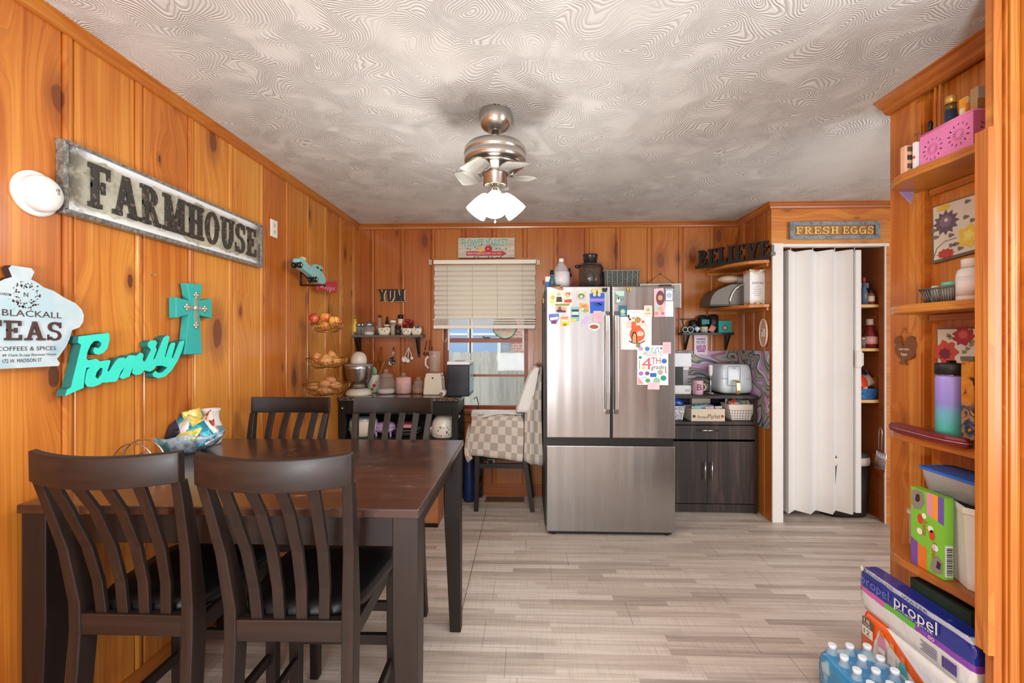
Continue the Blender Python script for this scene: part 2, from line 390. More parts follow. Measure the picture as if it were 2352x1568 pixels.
def stretch_wood(name, c0, c1, c2, ax=0, rough=.3, f=40, coat=.2, marks=0.):
    t = NT(name); sp = t.n('SeparateXYZ', {0: t.objc()}).outputs
    sc = [f, f, f]; sc[ax] = f*.06
    v = t.vec(*[t.math('MULTIPLY', sp[i], sc[i]) for i in range(3)])
    g = t.noise(v, 1.0, 4, .6, .6); w = t.noise(v, .18, 2)
    s = t.math('ADD', t.math('MULTIPLY', g, .6), t.math('MULTIPLY', w, .4))
    c = t.ramp(s, [(.3, c0), (.5, c1), (.72, c2)])
    if marks:
        vm = t.vec(t.math('MULTIPLY', sp[0], 16), t.math('MULTIPLY', sp[1], 90), sp[2])
        mk = t.math('MULTIPLY', t.smooth(t.noise(vm, 1.0, 3, .7), .62, .70), t.smooth(t.noise(t.objc(), 4.5, 2), .52, .64))
        c = t.mix(t.math('MULTIPLY', mk, marks), c, '#c9a98e')
        for (x0, y0, r) in ((.13, -.22, .10), (-.02, .05, .07), (.30, -.05, .09), (.22, -.36, .05)):   # worn scratched patches
            dx = t.math('SUBTRACT', sp[0], x0); dy = t.math('MULTIPLY', t.math('SUBTRACT', sp[1], y0), 2.2)
            dd = t.math('SQRT', t.math('ADD', t.math('MULTIPLY', dx, dx), t.math('MULTIPLY', dy, dy)))
            sc_ = t.smooth(t.noise(t.vec(t.math('MULTIPLY', sp[0], 14), t.math('MULTIPLY', sp[1], 260), x0), 1.0, 2, .6), .60, .66)
            c = t.mix(t.math('MULTIPLY', t.math('MULTIPLY', sc_, t.smooth(dd, r, r*.3)), .75), c, '#d8b79a')
        dust = t.smooth(t.noise(t.objc(), 9, 4, .7), .52, .72); c = t.mix(t.math('MULTIPLY', dust, .22), c, '#8a6f62')
    t.bump(g, .05, .002)
    return t.p(Base_Color=c, Roughness=t.math('MULTIPLY_ADD', g, .16, rough), Coat_Weight=coat, Coat_Roughness=.17 if marks else .25)
ESP = stretch_wood('espresso_wood_upright', '#100705', '#1c0e08', '#2f190f', 2, .42, 40, .05)
ESPX = stretch_wood('espresso_wood_across', '#100705', '#1c0e08', '#2f190f', 0, .42, 40, .05)
ESPTOP = stretch_wood('espresso_tabletop', '#1e100c', '#311b15', '#452a22', 0, .25, 40, .8, .9)
WALNUT = stretch_wood('dark_walnut_laminate', '#14100e', '#2a201b', '#58433a', 2, .45, 34, 0)
BLK = M('#15120f', .4, 0, .2, 60, 0, .1); BLKW = M('#1d1a18', .45, 0, .25, 40)
WHITE = M('#ece9e4', .45, 0, .04); JAMB = M('#e9e6e0', .5, 0, .06, 18)
STEEL = M('#b9b7b4', .25, 1.0, .05, 60); NICKEL = M('#c2bdb6', .28, 1.0, .05); CHROME = M('#d8d8d8', .1, 1.0, .03)
DMET = M('#2a2624', .4, .6, .2); BRASS = M('#b08a45', .3, 1.0, .1); GOLDW = M('#b99a57', .35, 1.0, .1)
def glassm(name, tint='#ffffff', a=.14, rough=.03):
    t = NT(name); nz = t.noise(t.objc(), 12, 2)
    return t.p(Base_Color=t.mix(nz, tint, tint), Roughness=rough, Alpha=a, Specular_IOR_Level=.6)
GLASS = glassm('clear_glass', '#eef3f4', .16); PANE = glassm('window_glass', '#ffffff', .06); PLASTIC = glassm('clear_plastic', '#dfe6ee', .32, .12)
JARG = glassm('jar_glass', '#cfc6c0', .24)
# ---------------------------------------------------------------- the setting
YB = 4.09; XL = -1.536; XS = 1.87; YPF = 3.545; XR = 1.618; ZC = 2.44; XPR = 2.715; YPB = 4.3
def panel(mb, along, a0, a1, plane, sgn, z0, z1, off, pitch, thick=.06, w=.019):
    """boards with beaded joints; along 0 = X, 1 = Y; sgn = the side the room is on"""
    pr = [(a0, 0)]
    k = math.floor((a0-off)/pitch)-1
    while off+k*pitch < a1+pitch:
        c = off+k*pitch; k += 1
        for da, h in ((-w-.006, 0), (-w-.002, -.007), (-w+.002, -.007), (-w+.005, .001), (-.007, .0035), (.007, .0035), (w-.005, .001), (w-.002, -.007), (w+.002, -.007), (w+.006, 0)):
            if a0 < c+da < a1: pr.append((c+da, h))
    pr.append((a1, 0))
    def pt(a, h, z): return (a, plane+sgn*h, z) if along == 0 else (plane+sgn*h, a, z)
    lo = [pt(a, h, z0) for a, h in pr]+[pt(a1, -thick, z0), pt(a0, -thick, z0)]
    hi = [pt(a, h, z1) for a, h in pr]+[pt(a1, -thick, z1), pt(a0, -thick, z1)]
    return mb.loft([lo, hi])
def struct(name, mb, mat, parent=None, **k): return mb.build(name, mat, parent, kind='structure' if parent is None else None, **k)
struct('floor', MB().box(-1.6, 4.5, -2.6, 4.4, -.08, 0), MFLOOR)
struct('ceiling', MB().box(-1.6, 4.5, -2.6, 4.4, ZC, ZC+.08), MCEIL)
struct('wall_left', panel(MB(), 1, -2.6, YB, XL, 1, 0, ZC, GL, GP), MPL)
WX0, WX1, WZ0, WZ1 = P(1006, 800, Y=YB).x, P(1222, 800, Y=YB).x, .77, 2.09
b = MB()
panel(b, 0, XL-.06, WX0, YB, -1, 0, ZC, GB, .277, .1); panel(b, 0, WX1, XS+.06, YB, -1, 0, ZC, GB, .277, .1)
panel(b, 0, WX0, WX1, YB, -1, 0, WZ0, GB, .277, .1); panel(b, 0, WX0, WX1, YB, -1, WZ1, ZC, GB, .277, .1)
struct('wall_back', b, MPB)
struct('wall_pantry_side', panel(MB(), 1, YPF, YB, XS, -1, 0, ZC, 3.655, .168, .05, .012), MPS)
b = MB(); b.box(XS-.001, XPR+.0805, YPF-.004, YPF+.05, 2.122, ZC)
struct('wall_pantry_front', b, MPH)
b = MB(); b.box(XS+.05, 2.9, YPB, YPB+.04, 0, ZC); b.box(XPR+.03, XPR+.08, YPF+.062, YPB, 0, ZC); b.box(XPR+.004, XPR+.08, YPF+.0035, YPF+.0615, 0, 2.104)
for z in (.42, 1.02, 1.5): b.box(XPR+.012, XPR+.03, YPF+.1, YPB, z, z+.08)
struct('wall_pantry_inside', b, pine('pantry_boards', 1, 3.5, .3, True, .8, .5, .75))
b = MB(); b.box(XPR+.081, 4.5, YPF, YPF+.06, 0, ZC); b.box(XPR+.0065, XPR+.0809, YPF, YPF+.003, 0, 2.12); b.box(4.45, 4.5, 1.4, YPF, 0, ZC)
struct('wall_right_far', b, MPH)
# partition with the open shelves: end board, flat boards, sunk back panel
YE = 2.08; YC = 1.38; XC = P(2262, 700, Y=1.41).x
b = MB(); yt = P(2105, 900, X=XR).y; yj = P(2124, 900, X=XR).y; yk = YC+.02
b.box(XR, XR+.1, yt, YE, 0, ZC); b.box(XR+.026, XR+.1, YC+.031, yt, 0, ZC)
for y0, y1, h in ((yj, yj+.008, .010), (yj+.008, yt-.008, .016), (yt-.008, yt, .010)): b.box(XR-h+.008, XR+.03, y0, y1, 0, 2.36)
pc = P(2155, 120, X=XR).y
for y0 in (pc-.014, pc+.006): b.box(XR-.004, XR, y0, y0+.008, 2.0, 2.4)
struct('wall_right', b, MPR)
b = MB(); b.box(XC, 1.95, YC, YC+.03, 0, ZC)
for x0, x1, h in ((2284, 2303, .004), (2306, 2312, .010), (2314, 2326, .014), (2328, 2334, .010), (2337, 2343, .006), (2345, 2400, .016)):
    b.box(P(x0, 800, Y=YC-.005).x, P(x1, 800, Y=YC-.005).x, YC-h, YC, 0, ZC)
struct('trim_doorway', b, MPC, bevel=.003)
# cornices
def cornice(name, pts, proj, drop, mat, ret=False):
    """pts along the wall top; section pushed along the inward normals"""
    b = MB(); sec = [(0, 0), (proj, 0), (proj, .006), (proj*.82, .010), (proj*.62, drop*.45), (proj*.45, drop*.62), (proj*.38, drop*.85), (proj*.22, drop), (0, drop)]
    rings = []
    for (x, y), (nx, ny) in pts: rings.append([(x+nx*a, y+ny*a, ZC-c) for a, c in sec])
    b.loft(rings); return struct(name, b, mat)
cornice('trim_1', [((XL, -2.6), (1, 0)), ((XL, YB), (1, -1))], .037, .04, MPTY)
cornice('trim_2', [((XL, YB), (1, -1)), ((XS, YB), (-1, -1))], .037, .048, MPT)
cornice('trim_3', [((XS, YB), (-1, -1)), ((XS, YPF), (-1, -1))], .037, .045, MPTY)
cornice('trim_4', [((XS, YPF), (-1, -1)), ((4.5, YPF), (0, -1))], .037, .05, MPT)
cornice('trim_5', [((XR, YE), (-1, 0)), ((XR, YC), (-1, 0))], .075, .055, MPTY)
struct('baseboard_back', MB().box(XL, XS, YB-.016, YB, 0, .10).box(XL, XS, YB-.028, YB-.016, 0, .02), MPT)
struct('baseboard_left', MB().box(XL, XL+.014, -2.6, YB, 0, .09).box(XL+.014, XL+.026, -2.6, YB, 0, .018), MPTY)
# rear of the room behind the camera: wall with two wide windows
b = MB(); b.box(-1.6, -1.15, -2.66, -2.6, 0, ZC); b.box(.28, .95, -2.66, -2.6, 0, ZC); b.box(1.5, 4.5, -2.66, -2.6, 0, ZC)
b.box(-1.15, .28, -2.66, -2.6, 0, .6); b.box(-1.15, .28, -2.66, -2.6, 2.2, ZC); b.box(.95, 1.5, -2.66, -2.6, 0, .25); b.box(.95, 1.5, -2.66, -2.6, 2.2, ZC)
struct('wall_rear', b, MPH)
# ---- window
w = bpy.data.objects.new('window_1', None); COL.objects.link(w); tag(w, kind='structure')
b = MB(); xa, xb, xc_, xd_ = (P(q, 800, Y=YB).x for q in (996, 1019, 1213, 1236))
b.box(xa, xb, YB-.02, YB, .70, 2.06); b.box(xc_, xd_, YB-.02, YB, .70, 2.06); b.box(xa, xd_, YB-.022, YB, 2.061, 2.13)
b.box(xa+.02, xa+.035, YB-.028, YB-.02, .70, 2.05); b.box(xd_-.035, xd_-.02, YB-.028, YB-.02, .70, 2.05)
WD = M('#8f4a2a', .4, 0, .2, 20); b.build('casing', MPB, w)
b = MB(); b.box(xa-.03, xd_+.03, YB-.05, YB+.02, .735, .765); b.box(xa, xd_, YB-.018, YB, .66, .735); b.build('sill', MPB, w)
def zp(y, Y): return P(1100, y, Y=Y).z
b = MB(); ys = YB+.035; gx0, gx1 = P(1030, 800, Y=ys).x, P(1204, 800, Y=ys).x
b.box(WX0, gx0, ys, ys+.03, WZ0, 1.395); b.box(gx1, WX1, ys, ys+.03, WZ0, 1.395)
b.box(gx0, gx1, ys, ys+.03, zp(786.5, ys), zp(778.5, ys)+.01); b.box(gx0, gx1, ys, ys+.025, zp(864.5, ys), zp(859.5, ys)); b.box(gx0, gx1, ys, ys+.03, WZ0, .80)
b.build('lower_sash', WD, w)
b = MB(); yu = YB+.066
b.box(WX0, gx0+.004, yu, yu+.03, 1.38, WZ1); b.box(gx1-.004, WX1, yu, yu+.03, 1.38, WZ1); b.box(gx0, gx1, yu, yu+.03, 1.38, 1.405); b.box(WX0, WX1, yu, yu+.03, WZ1-.05, WZ1)
b.build('upper_sash', WD, w)
MB().box(gx0, gx1, ys+.012, ys+.016, .8, 1.38).build('pane', PANE, w); MB().box(gx0, gx1, yu+.012, yu+.016, 1.39, WZ1-.05).build('pane', PANE, w)
b = MB(); m_ = P(1118, 778, Y=ys); b.box(m_.x-.03, m_.x+.03, ys-.012, ys, m_.z+.004, m_.z+.016); b.box(m_.x-.035, m_.x-.02, ys-.03, ys-.005, m_.z+.012, m_.z+.022); b.build('sash_lock', DMET, w)
b = MB(); b.box(gx0+.0, gx0+.016, YB+.0, YB+.02, 1.30, 2.06); b.box(gx1-.016, gx1, YB, YB+.02, 1.30, 2.06); b.build('white_track', WHITE, w)
# ---- pantry doorway: jambs, white strip, folding door
dj = thing('doorway_frame', None, None, auto=False); dj.name = 'door_1'; tag(dj, kind='structure')
b = MB(); jx0 = P(1776, 800, Y=YPF).x; jx1 = P(1797, 800, Y=YPF).x
b.box(XS+.004, jx1, YPF-.012, YPF+.05, 0, 2.128); b.box(XS, XPR+.03, YPF-.006, YPF+.05, 2.104, 2.124)
b.box(XPR-.002, XPR+.006, YPF-.008, YPF+.003, 0, 2.124); b.build('frame', JAMB, dj)
zig = [(1797.8, 0), (1811.4, 1), (1825, 0), (1862.4, 1), (1873.3, 0), (1912.8, 1), (1919, 0), (1958.4, 1), (1960.6, .45)]
Yn, Yf = 3.562, 3.648; zb_, zt_ = .055, 2.085
top = []
for x, n_ in zig:
    Y = Yf+(Yn-Yf)*n_; q = P(x, 800, Y=Y); top.append((q.x, q.y))
def ribbon(z): return [(x, y, z) for x, y in top]+[(x, y+.006, z) for x, y in reversed(top)]
PVC = M('#eeedea', .45, 0, .03, 200)
MB().loft([ribbon(zb_), ribbon(zt_)]).build('folding_panel', PVC, dj, bevel=.002)
b = MB(); e0 = P(1962.5, 800, Y=3.6).x; e1 = P(1975.5, 800, Y=3.6).x
b.box(e0, e1, 3.585, 3.63, zb_+.005, zt_); b.build('leading_post', PVC, dj, bevel=.004)
b = MB(); q0 = P(1964, 806, Y=3.58); q1 = P(1980, 843, Y=3.58)
b.box(q0.x, q1.x-.008, 3.565, 3.587, q1.z, q0.z); b.box(q1.x-.012, q1.x, 3.56, 3.61, q1.z+.012, q0.z-.012); b.build('handle', WHITE, dj, bevel=.004)
b = MB()
for x, n_ in zig[1::2]:
    q = P(x, 800, Y=3.6); b.tube([(q.x+.02, 3.61, zt_), (q.x+.02, 3.61, 2.105)], .004, 6)
b.build('glider', WHITE, dj)
# ---------------------------------------------------------------- outside the window
struct('ground_outside', MB().box(-12, 14, 4.5, 30, -.75, -.7), M('#8b8f72', .9, 0, .3, 3))
YFN = 7.2; fz = P(1100, 807, Y=YFN).z
fn = thing('wooden_fence', 'weathered grey board fence standing outside the window', 'fence')
t = NT('weathered_boards'); p_ = t.pos(); idx = t.math('FLOOR', t.math('DIVIDE', p_[0], .148))
rr = t.n('TexWhiteNoise', {'W': idx}, noise_dimensions='1D').outputs['Value']
g_ = t.noise(t.vec(t.math('MULTIPLY', p_[0], 40), t.math('MULTIPLY', p_[2], 2.5), idx), 1.0, 4, .65)
c_ = t.ramp(t.math('ADD', t.math('MULTIPLY', g_, .6), t.math('MULTIPLY', rr, .4)), [(.25, '#8d8d84'), (.5, '#b4b2a8'), (.75, '#cbc8be')])
MFN = t.p(Base_Color=c_, Roughness=.9)
b = MB()
for i in range(-22, 24):
    x = i*.148; dz = random.uniform(-.012, .012)
    b.prism([(x+.004, YFN, -.7), (x+.144, YFN, -.7), (x+.144, YFN, fz-.03+dz), (x+.12, YFN, fz+dz), (x+.03, YFN, fz+dz), (x+.004, YFN, fz-.03+dz)], (0, .02, 0))
b.build('boards', MFN, fn); MB().box(-3.3, 3.6, YFN+.02, YFN+.06, fz-.4, fz-.31).box(-3.3, 3.6, YFN+.02, YFN+.06, -.4, -.31).build('rail', MFN, fn)
YH = 10.5
hs = thing('neighbour_house', 'blue sided house with white window frames and a brick corner beyond the fence', 'building')
def hb(x0, x1, z0, z1, y=YH, d=.1): return MB().box(P(x0, 700, Y=y).x, P(x1, 700, Y=y).x, y, y+d, z0, z1)
t = NT('blue_siding'); p_ = t.pos(); sw = t.math('FRACT', t.math('MULTIPLY', p_[2], 7)); MSD = t.p(Base_Color=t.mix(sw, '#8fa0b2', '#a5b3c2'), Roughness=.7)
hb(900, 1178, -.7, 3.2, YH, .2).build('siding', MSD, hs)
t = NT('brick'); p_ = t.pos(); br = t.n('TexBrick', {'Vector': t.vec(p_[0], p_[2]), 'Color1': '#a8685a', 'Color2': '#bb8474', 'Mortar': '#d6cbc4', 'Scale': 4.0, 'Mortar Size': .02})
hb(1174, 1330, -.7, 3.2, YH-.12, .3).build('brick_corner', t.p(Base_Color=br.outputs[0], Roughness=.9), hs)
for x0, x1 in ((1020, 1074), (1086, 1142)):
    f_ = hb(x0-8, x1+8, .9, 3.1, YH-.05, .05).build('house_window', WHITE, hs)
    b = hb(x0, x1, 1.0, 3.0, YH-.06, .02); b.build('house_pane', M('#8fb0d8', .15, 0, .1, 3), f_)
    hb(x0, x1, 1.52, 1.57, YH-.09, .03).build('crossbar', WHITE, f_)
# ---------------------------------------------------------------- dining table and chairs
TZ = .90; TX0, TX1, TY0, TY1 = -1.502, -.308, 1.29, 2.21
tb = thing('dining_table', 'dark espresso counter height dining table with worn scratched top', 'table')
MB().box(TX0, TX1, TY0, TY1, TZ-.027, TZ).build('tabletop', ESPTOP, tb, bevel=.004)
i_ = .028
for q in ((TX0+i_+.05, TX1-i_-.05, TY0+i_+.012, TY0+i_+.034), (TX0+i_+.05, TX1-i_-.05, TY1-i_-.034, TY1-i_-.012), (TX0+i_+.012, TX0+i_+.034, TY0+i_+.05, TY1-i_-.05), (TX1-i_-.034, TX1-i_-.012, TY0+i_+.05, TY1-i_-.05)):
    MB().box(*q, TZ-.125, TZ-.0272).build('apron', ESPX, tb, bevel=.002)
for sx, x in ((1, TX0+.005), (-1, TX1-.005)):
    for sy, y in ((1, TY0+.01), (-1, TY1-.01)):
        q = MB(); a = .075; c = .052
        q.rects([(x+sx*c/2, y+sy*c/2, 0), (x+sx*a/2, y+sy*a/2, .55), (x+sx*a/2, y+sy*a/2, TZ-.0275)], [c, a, a], [c, a, a]); q.build('leg', ESP, tb, bevel=.003)
SEATM = M('#0d0c0e', .42, 0, .3, 90, .1)
def make_chair():
    t = thing('dining_chair', 'x', 'chair', 'dining chairs around the table', auto=False)
    b = MB(); n = 24
    def yr(x): return -.275-.05*(1-(x/.205)**2)
    xs = [-.205+.41*i/n for i in range(n+1)]
    R = []
    for x in xs:
        y = yr(x); dz = -.006*(1-(x/.205)**2); R.append([(x, y-.011, 1.008+dz), (x, y+.012, 1.012+dz), (x, y+.009, 1.092+dz), (x, y-.013, 1.090+dz)])
    b.loft(R, None, True, True); b.build('crest_rail', ESPX, t, bevel=.003)
    for s in (-1, 1):
        q = MB(); q.rects([(s*.172, -.235, 0), (s*.166, -.195, .3), (s*.163, -.176, .55), (s*.164, -.178, .64), (s*.174, -.206, .80), (s*.186, -.248, .95), (s*.191, -.268, 1.012)],
                          [.034, .034, .034, .034, .03, .028, .027], [.045, .052, .058, .056, .044, .034, .028])
        q.build('back_post', ESP, t, bevel=.003)
        q = MB(); q.rects([(s*.178, .205, 0), (s*.178, .205, .575)], [.034, .042], [.034, .042]); q.build('front_leg', ESP, t, bevel=.003)
        q = MB(); q.box(s*.172-.009, s*.172+.009, -.2, .2, .20, .235); q.build('side_stretcher', ESPX, t, bevel=.002); q = MB(); q.box(s*.168-.009, s*.168+.009, -.17, .2, .535, .585); q.build('seat_rail', ESPX, t, bevel=.002)
    b = MB(); b.box(-.148, .148, -.202, -.176, .548, .608); b.build('back_rail', ESPX, t, bevel=.003)
    MB().box(-.16, .16, .19, .212, .28, .315).build('footrest', ESPX, t, bevel=.002); MB().box(-.16, .16, .188, .21, .535, .585).build('seat_rail', ESPX, t, bevel=.002); MB().box(-.155, .155, -.222, -.2, .32, .35).build('back_stretcher', ESPX, t, bevel=.002)
    for k in range(4):
        u = (k-1.5)/1.5; xt = u*.115; xb = u*.094; yt = yr(xt)+.002; q = MB()
        q.rects([(xb, -.189, .607), (xb+(xt-xb)*.25, -.196, .70), (xb+(xt-xb)*.5, -.222, .81), (xb+(xt-xb)*.8, -.27, .93), (xt, yt, 1.012)], [.031, .031, .031, .031, .032], .013); q.build('back_slat', ESP, t, bevel=.002)
    prof = []
    for z, k in ((.586, .93), (.592, 1.0), (.618, 1.0), (.630, .95), (.634, .7)):
        ring = []
        for a in range(32):
            A = 2*math.pi*a/32; cx, cy = math.cos(A), math.sin(A)
            px_ = math.copysign(abs(cx)**.45, cx); py_ = math.copysign(abs(cy)**.45, cy)
            wd = .168+.042*(py_*.5+.5); ring.append((px_*wd*k, .032+py_*.206*k, z))
        prof.append(ring)
    b = MB(); b.loft(prof, None, True, True); b.build('seat', SEATM, t)
    return t
ch = make_chair()
cl = ['dark wooden chair at the near side of the table, beside the pine wall', 'dark wooden chair at the near side of the table, beside the aisle',
      'dark wooden chair at the far side of the table, beside the pine wall', 'dark wooden chair at the far side of the table, before the counter']
for i, (x, y, rz) in enumerate(((-1.118, 1.452, 0), (-.662, 1.44, .02), (-1.226, 2.05, math.pi), (-.69, 2.05, math.pi))):
    if i == 0: ch.location = (x, y, 0); ch['label'] = cl[0]
    else: copy_thing(ch, (x, y, 0), rz, cl[i])
# ---- on the table
jar = MB(); jc = P(481, 1000, Z=TZ); jY = P(484, 1019, Z=TZ).y
jar.lp(483, jY, [(1020, 17), (1016, 20), (1000, 21.5), (980, 21), (968, 17), (960, 15.5), (948, 15.5), (942, 18), (939.5, 18), (940, 14), (950, 12)], 24, zb=TZ)
jY += .03
jr = thing('milk_jar', 'small white ceramic jar at the far end of the table by the wall', 'jar')
jar.build('jar_body', M('#f0eeea', .25, 0, .03), jr)
b = MB(); k = jY/F; c = P(483, 953, Y=jY)
b.lathe((c.x, c.y, TZ+.0565), [(16.3*k, 0), (16.8*k, .002), (16.3*k, .004)], 24); b.build('wire_clasp', DMET, jr)
# snack bowl
bY = P(428, 1052, Z=TZ).y+.12; bc = P(428, 1000, Y=bY); kb = bY/F
bl = thing('snack_bowl', 'fluted glass bowl with violet sheen heaped with snack packets on the table', 'bowl')
b = MB(); R = []
for r, z in ((40, 0), (52, .012), (66, .035), (76, .06), (82, .085), (79, .084), (72, .058), (60, .034), (46, .016)):
    ring = []
    for j in range(56):
        a = 2*math.pi*j/56; rr = r*kb*(1+.045*(j % 2)*(z > .005)+.02*math.cos(a*6)*(z/.09)); ring.append((bc.x+rr*math.cos(a), bY+rr*.8*math.sin(a), TZ+z+(.008*math.cos(a*6) if z > .08 else 0)))
    R.append(ring)
b.loft(R, None, True, True)
t = NT('tinted_cut_glass'); nz = t.noise(t.objc(), 14, 3, .6)
b.build('bowl_body', t.p(Base_Color=t.ramp(nz, [(.3, '#2f2440'), (.45, '#3fb2cf'), (.55, '#d7e6ee'), (.7, '#4c3a66')]), Roughness=.08, Alpha=.62, Specular_IOR_Level=.8), bl)
def pouch(mb, c, w, h, th, rot, mat):
    M4 = Matrix.Translation(c) @ rot; R = []
    for i in range(7):
        v = i/6; puff = math.sin(math.pi*v)**.6*th+.0008; ring = []
        for j in range(12):
            a = 2*math.pi*j/12; cx = math.copysign(abs(math.cos(a))**.5, math.cos(a)); ring.append(M4 @ Vector((cx*w/2, math.sin(a)*puff, (v-.5)*h)))
        R.append(ring)
    return mb.loft(R, mat, True, True)
def bag_mat(name, cols, sc=22):
    t = NT(name); n_ = t.noise(t.objc(), sc, 2, .6); st = [(.3+.4*i/max(1, len(cols)-1), c) for i, c in enumerate(cols)]
    return t.p(Base_Color=t.ramp(n_, st, 'CONSTANT'), Roughness=.28, Coat_Weight=.3)
BAGS = [('teal', bag_mat('foil_teal', ['#0d7f9d', '#2bb5cc', '#f1f1ea'])), ('yellow', bag_mat('foil_yellow', ['#e8d35a', '#f3e58d', '#b9c64c', '#fffbe0'])), ('red and white', bag_mat('foil_red', ['#b1392f', '#efe6dd', '#d96a4a'])),
        ('dark blue', bag_mat('foil_navy', ['#151b33', '#27365e', '#dcd9d2'])), ('white', bag_mat('foil_white', ['#f3f0ea', '#d9d6cf', '#3f8f76']))]
k_ = 0
spots = [(404, 968, 0, .5, .13, .02, 'biggest teal snack packet, on top of the heap in the glass bowl'), (384, 980, 3, .9, .11, .0, 'dark blue and white snack packet leaning out of the glass bowl toward the wall'),
         (374, 1000, 2, 1.15, .13, -.03, 'orange and white snack packet poking past the rim of the glass bowl'), (408, 996, 4, -.5, .11, -.05, 'white and green striped snack packet at the near side of the bowl'),
         (444, 988, 1, .35, .125, -.02, 'yellow snack packet lying in the middle of the glass bowl'), (446, 970, 1, 1.25, .10, .05, 'pale yellow packet standing behind the other yellow packet in the bowl'),
         (468, 980, 2, -.7, .11, .03, 'red and white packet lying toward the white jar in the bowl'), (432, 1006, 1, -.2, .10, -.075, 'yellow packet pressed against the near rim of the glass bowl'),
         (475, 996, 4, .8, .10, -.02, 'white packet at the bowl rim in front of the white jar'), (390, 1008, 3, -.8, .10, -.06, 'dark blue packet tucked low against the rim by the wire rings'),
         (424, 984, 3, .2, .11, .06, 'navy packet half buried at the back of the heap in the bowl'), (425, 1000, 0, -1.0, .09, -.03, 'small teal packet between the yellow packets in the bowl'), (462, 1004, 0, .9, .09, -.05, 'teal packet low at the jar side of the bowl')]
for i, (x, y, m_, a, w_, dy, lb) in enumerate(spots):
    c = P(x, y-5, Y=bY+dy*.85); c.z = max(c.z, TZ+.085)
    rot = Matrix.Rotation(a, 4, 'Y') @ Matrix.Rotation(-.85+.35*math.sin(i*2.3), 4, 'X')
    b = MB(); pouch(b, c, w_, w_*.8, .013, rot, None); b.build('snack_packet', BAGS[m_][1], None, label=lb, cat='snack packet', group='snack packets in the glass bowl')
# wire napkin holder
nh = thing('napkin_holder', 'scrolled silver wire napkin holder on the table beside the wall', 'napkin holder')
nY = 1.62
for dy in (0, .055):
    b = MB(); k = (nY+dy)/F
    c = P(305, 1046, Y=nY+dy) if dy == 0 else P(330, 1043, Y=nY+dy); r = 52*k
    pts = [(c.x+r*math.cos(a), nY+dy, TZ+.006+r*1.0*math.sin(a)+.02) for a in [math.pi*j/24-.25 for j in range(27)]]
    b.tube(pts, .0032, 6); r2 = 18*k
    b.tube([(c.x+r2*(1-.01*j)*math.cos(.5*j)*.8, nY+dy, TZ+.035+r2*(1-.01*j)*math.sin(.5*j)) for j in range(15)], .0028, 6); b.build('scroll_side', NICKEL, nh)
c = P(318, 1046, Y=nY); MB().box(c.x-.06, c.x+.07, nY-.004, nY+.06, TZ, TZ+.005).build('base_plate', NICKEL, nh)
# ---------------------------------------------------------------- counter cart with granite top
CZ = .93; CX0, CX1 = P(768, 912, Y=3.62).x, P(1058, 912, Y=3.62).x; CY0, CY1 = 3.62, 4.05
CX0 = max(CX0, XL+.012)
ct = thing('counter_cart', 'black buffet cart with speckled granite top against the back wall', 'cabinet')
t = NT('granite'); n1 = t.noise(t.objc(), 60, 4, .7); n2 = t.noise(t.objc(), 18, 2)
MG = t.p(Base_Color=t.mix(t.smooth(n2, .4, .65), t.ramp(n1, [(.35, '#17120f'), (.5, '#54463a'), (.62, '#9a8872'), (.72, '#d4c4ad')]), t.ramp(n1, [(.35, '#2b221c'), (.55, '#6b5a48'), (.7, '#b7a488')])), Roughness=.12, Coat_Weight=.3)
MB().box(CX0, CX1, CY0, CY1, CZ-.028, CZ).build('granite_top', MG, ct, bevel=.004)
b = MB(); kx0, kx1 = P(779, 950, Y=3.66).x, P(1058, 950, Y=3.66).x-.02
for x in (kx0, kx1-.05):
    for y in (3.65, 3.98): MB().box(x, x+.05, y, y+.05, 0, CZ-.0285).build('post', BLKW, ct, bevel=.002)
MB().box(kx0+.003, kx0+.02, 3.7005, 3.9795, .1, CZ-.03).build('end_panel', BLKW, ct)
b = MB(); b.box(kx0+.05, kx1-.05, 3.655, 3.672, .79, CZ-.0285); b.build('drawer_front', BLKW, ct, bevel=.002)
b = MB(); b.box(kx1-.012, kx1-.002, 3.7, 3.98, .79, CZ-.0285); b.build('side_rail', BLKW, ct)
b = MB(); q = P(787, 937, Y=3.65); b.ball((q.x, 3.645, q.z), .012); b.build('knob', NICKEL, ct)
CS = zp(1013, 3.66)+.012
MB().box(kx0, kx1, 3.652, 4.02, CS-.02, CS).build('upper_shelf', BLKW, ct); MB().box(kx0, kx1, 3.652, 4.02, .12, .14).build('lower_shelf', BLKW, ct)
b = MB(); b.box(kx0, kx1, 4.02, 4.03, .1, CZ-.03); b.build('back_panel', M('#141a26', .6, 0, .3), ct)
# cardboard box on the floor behind the table's far leg
q0 = P(985, 1176, Z=0.0); b = MB(); b.box(-1.0, P(1024, 1100, Y=3.58).x-.02, 3.36, 3.60, .004, .34)
cb = thing('cardboard_box', 'brown cardboard box on the floor under the front of the counter', 'box')
b.build('box_body', M('#b5764c', .8, 0, .12, 10), cb); MB().box(-1.002, P(1024, 1100, Y=3.58).x-.018, 3.355, 3.3599, .002, .03).build('base_band', BLK, cb)
q = MB(); q.lathe((P(1078, 1100, Y=3.95).x, 3.93, 0), [(.045, 0), (.047, .02), (.047, .34), (.03, .38), (.03, .40)], 18)
q.build('blue_canister', M('#1f2f63', .4, 0, .2), None, label='tall dark blue canister on the floor between the counter and the stool', cat='canister')
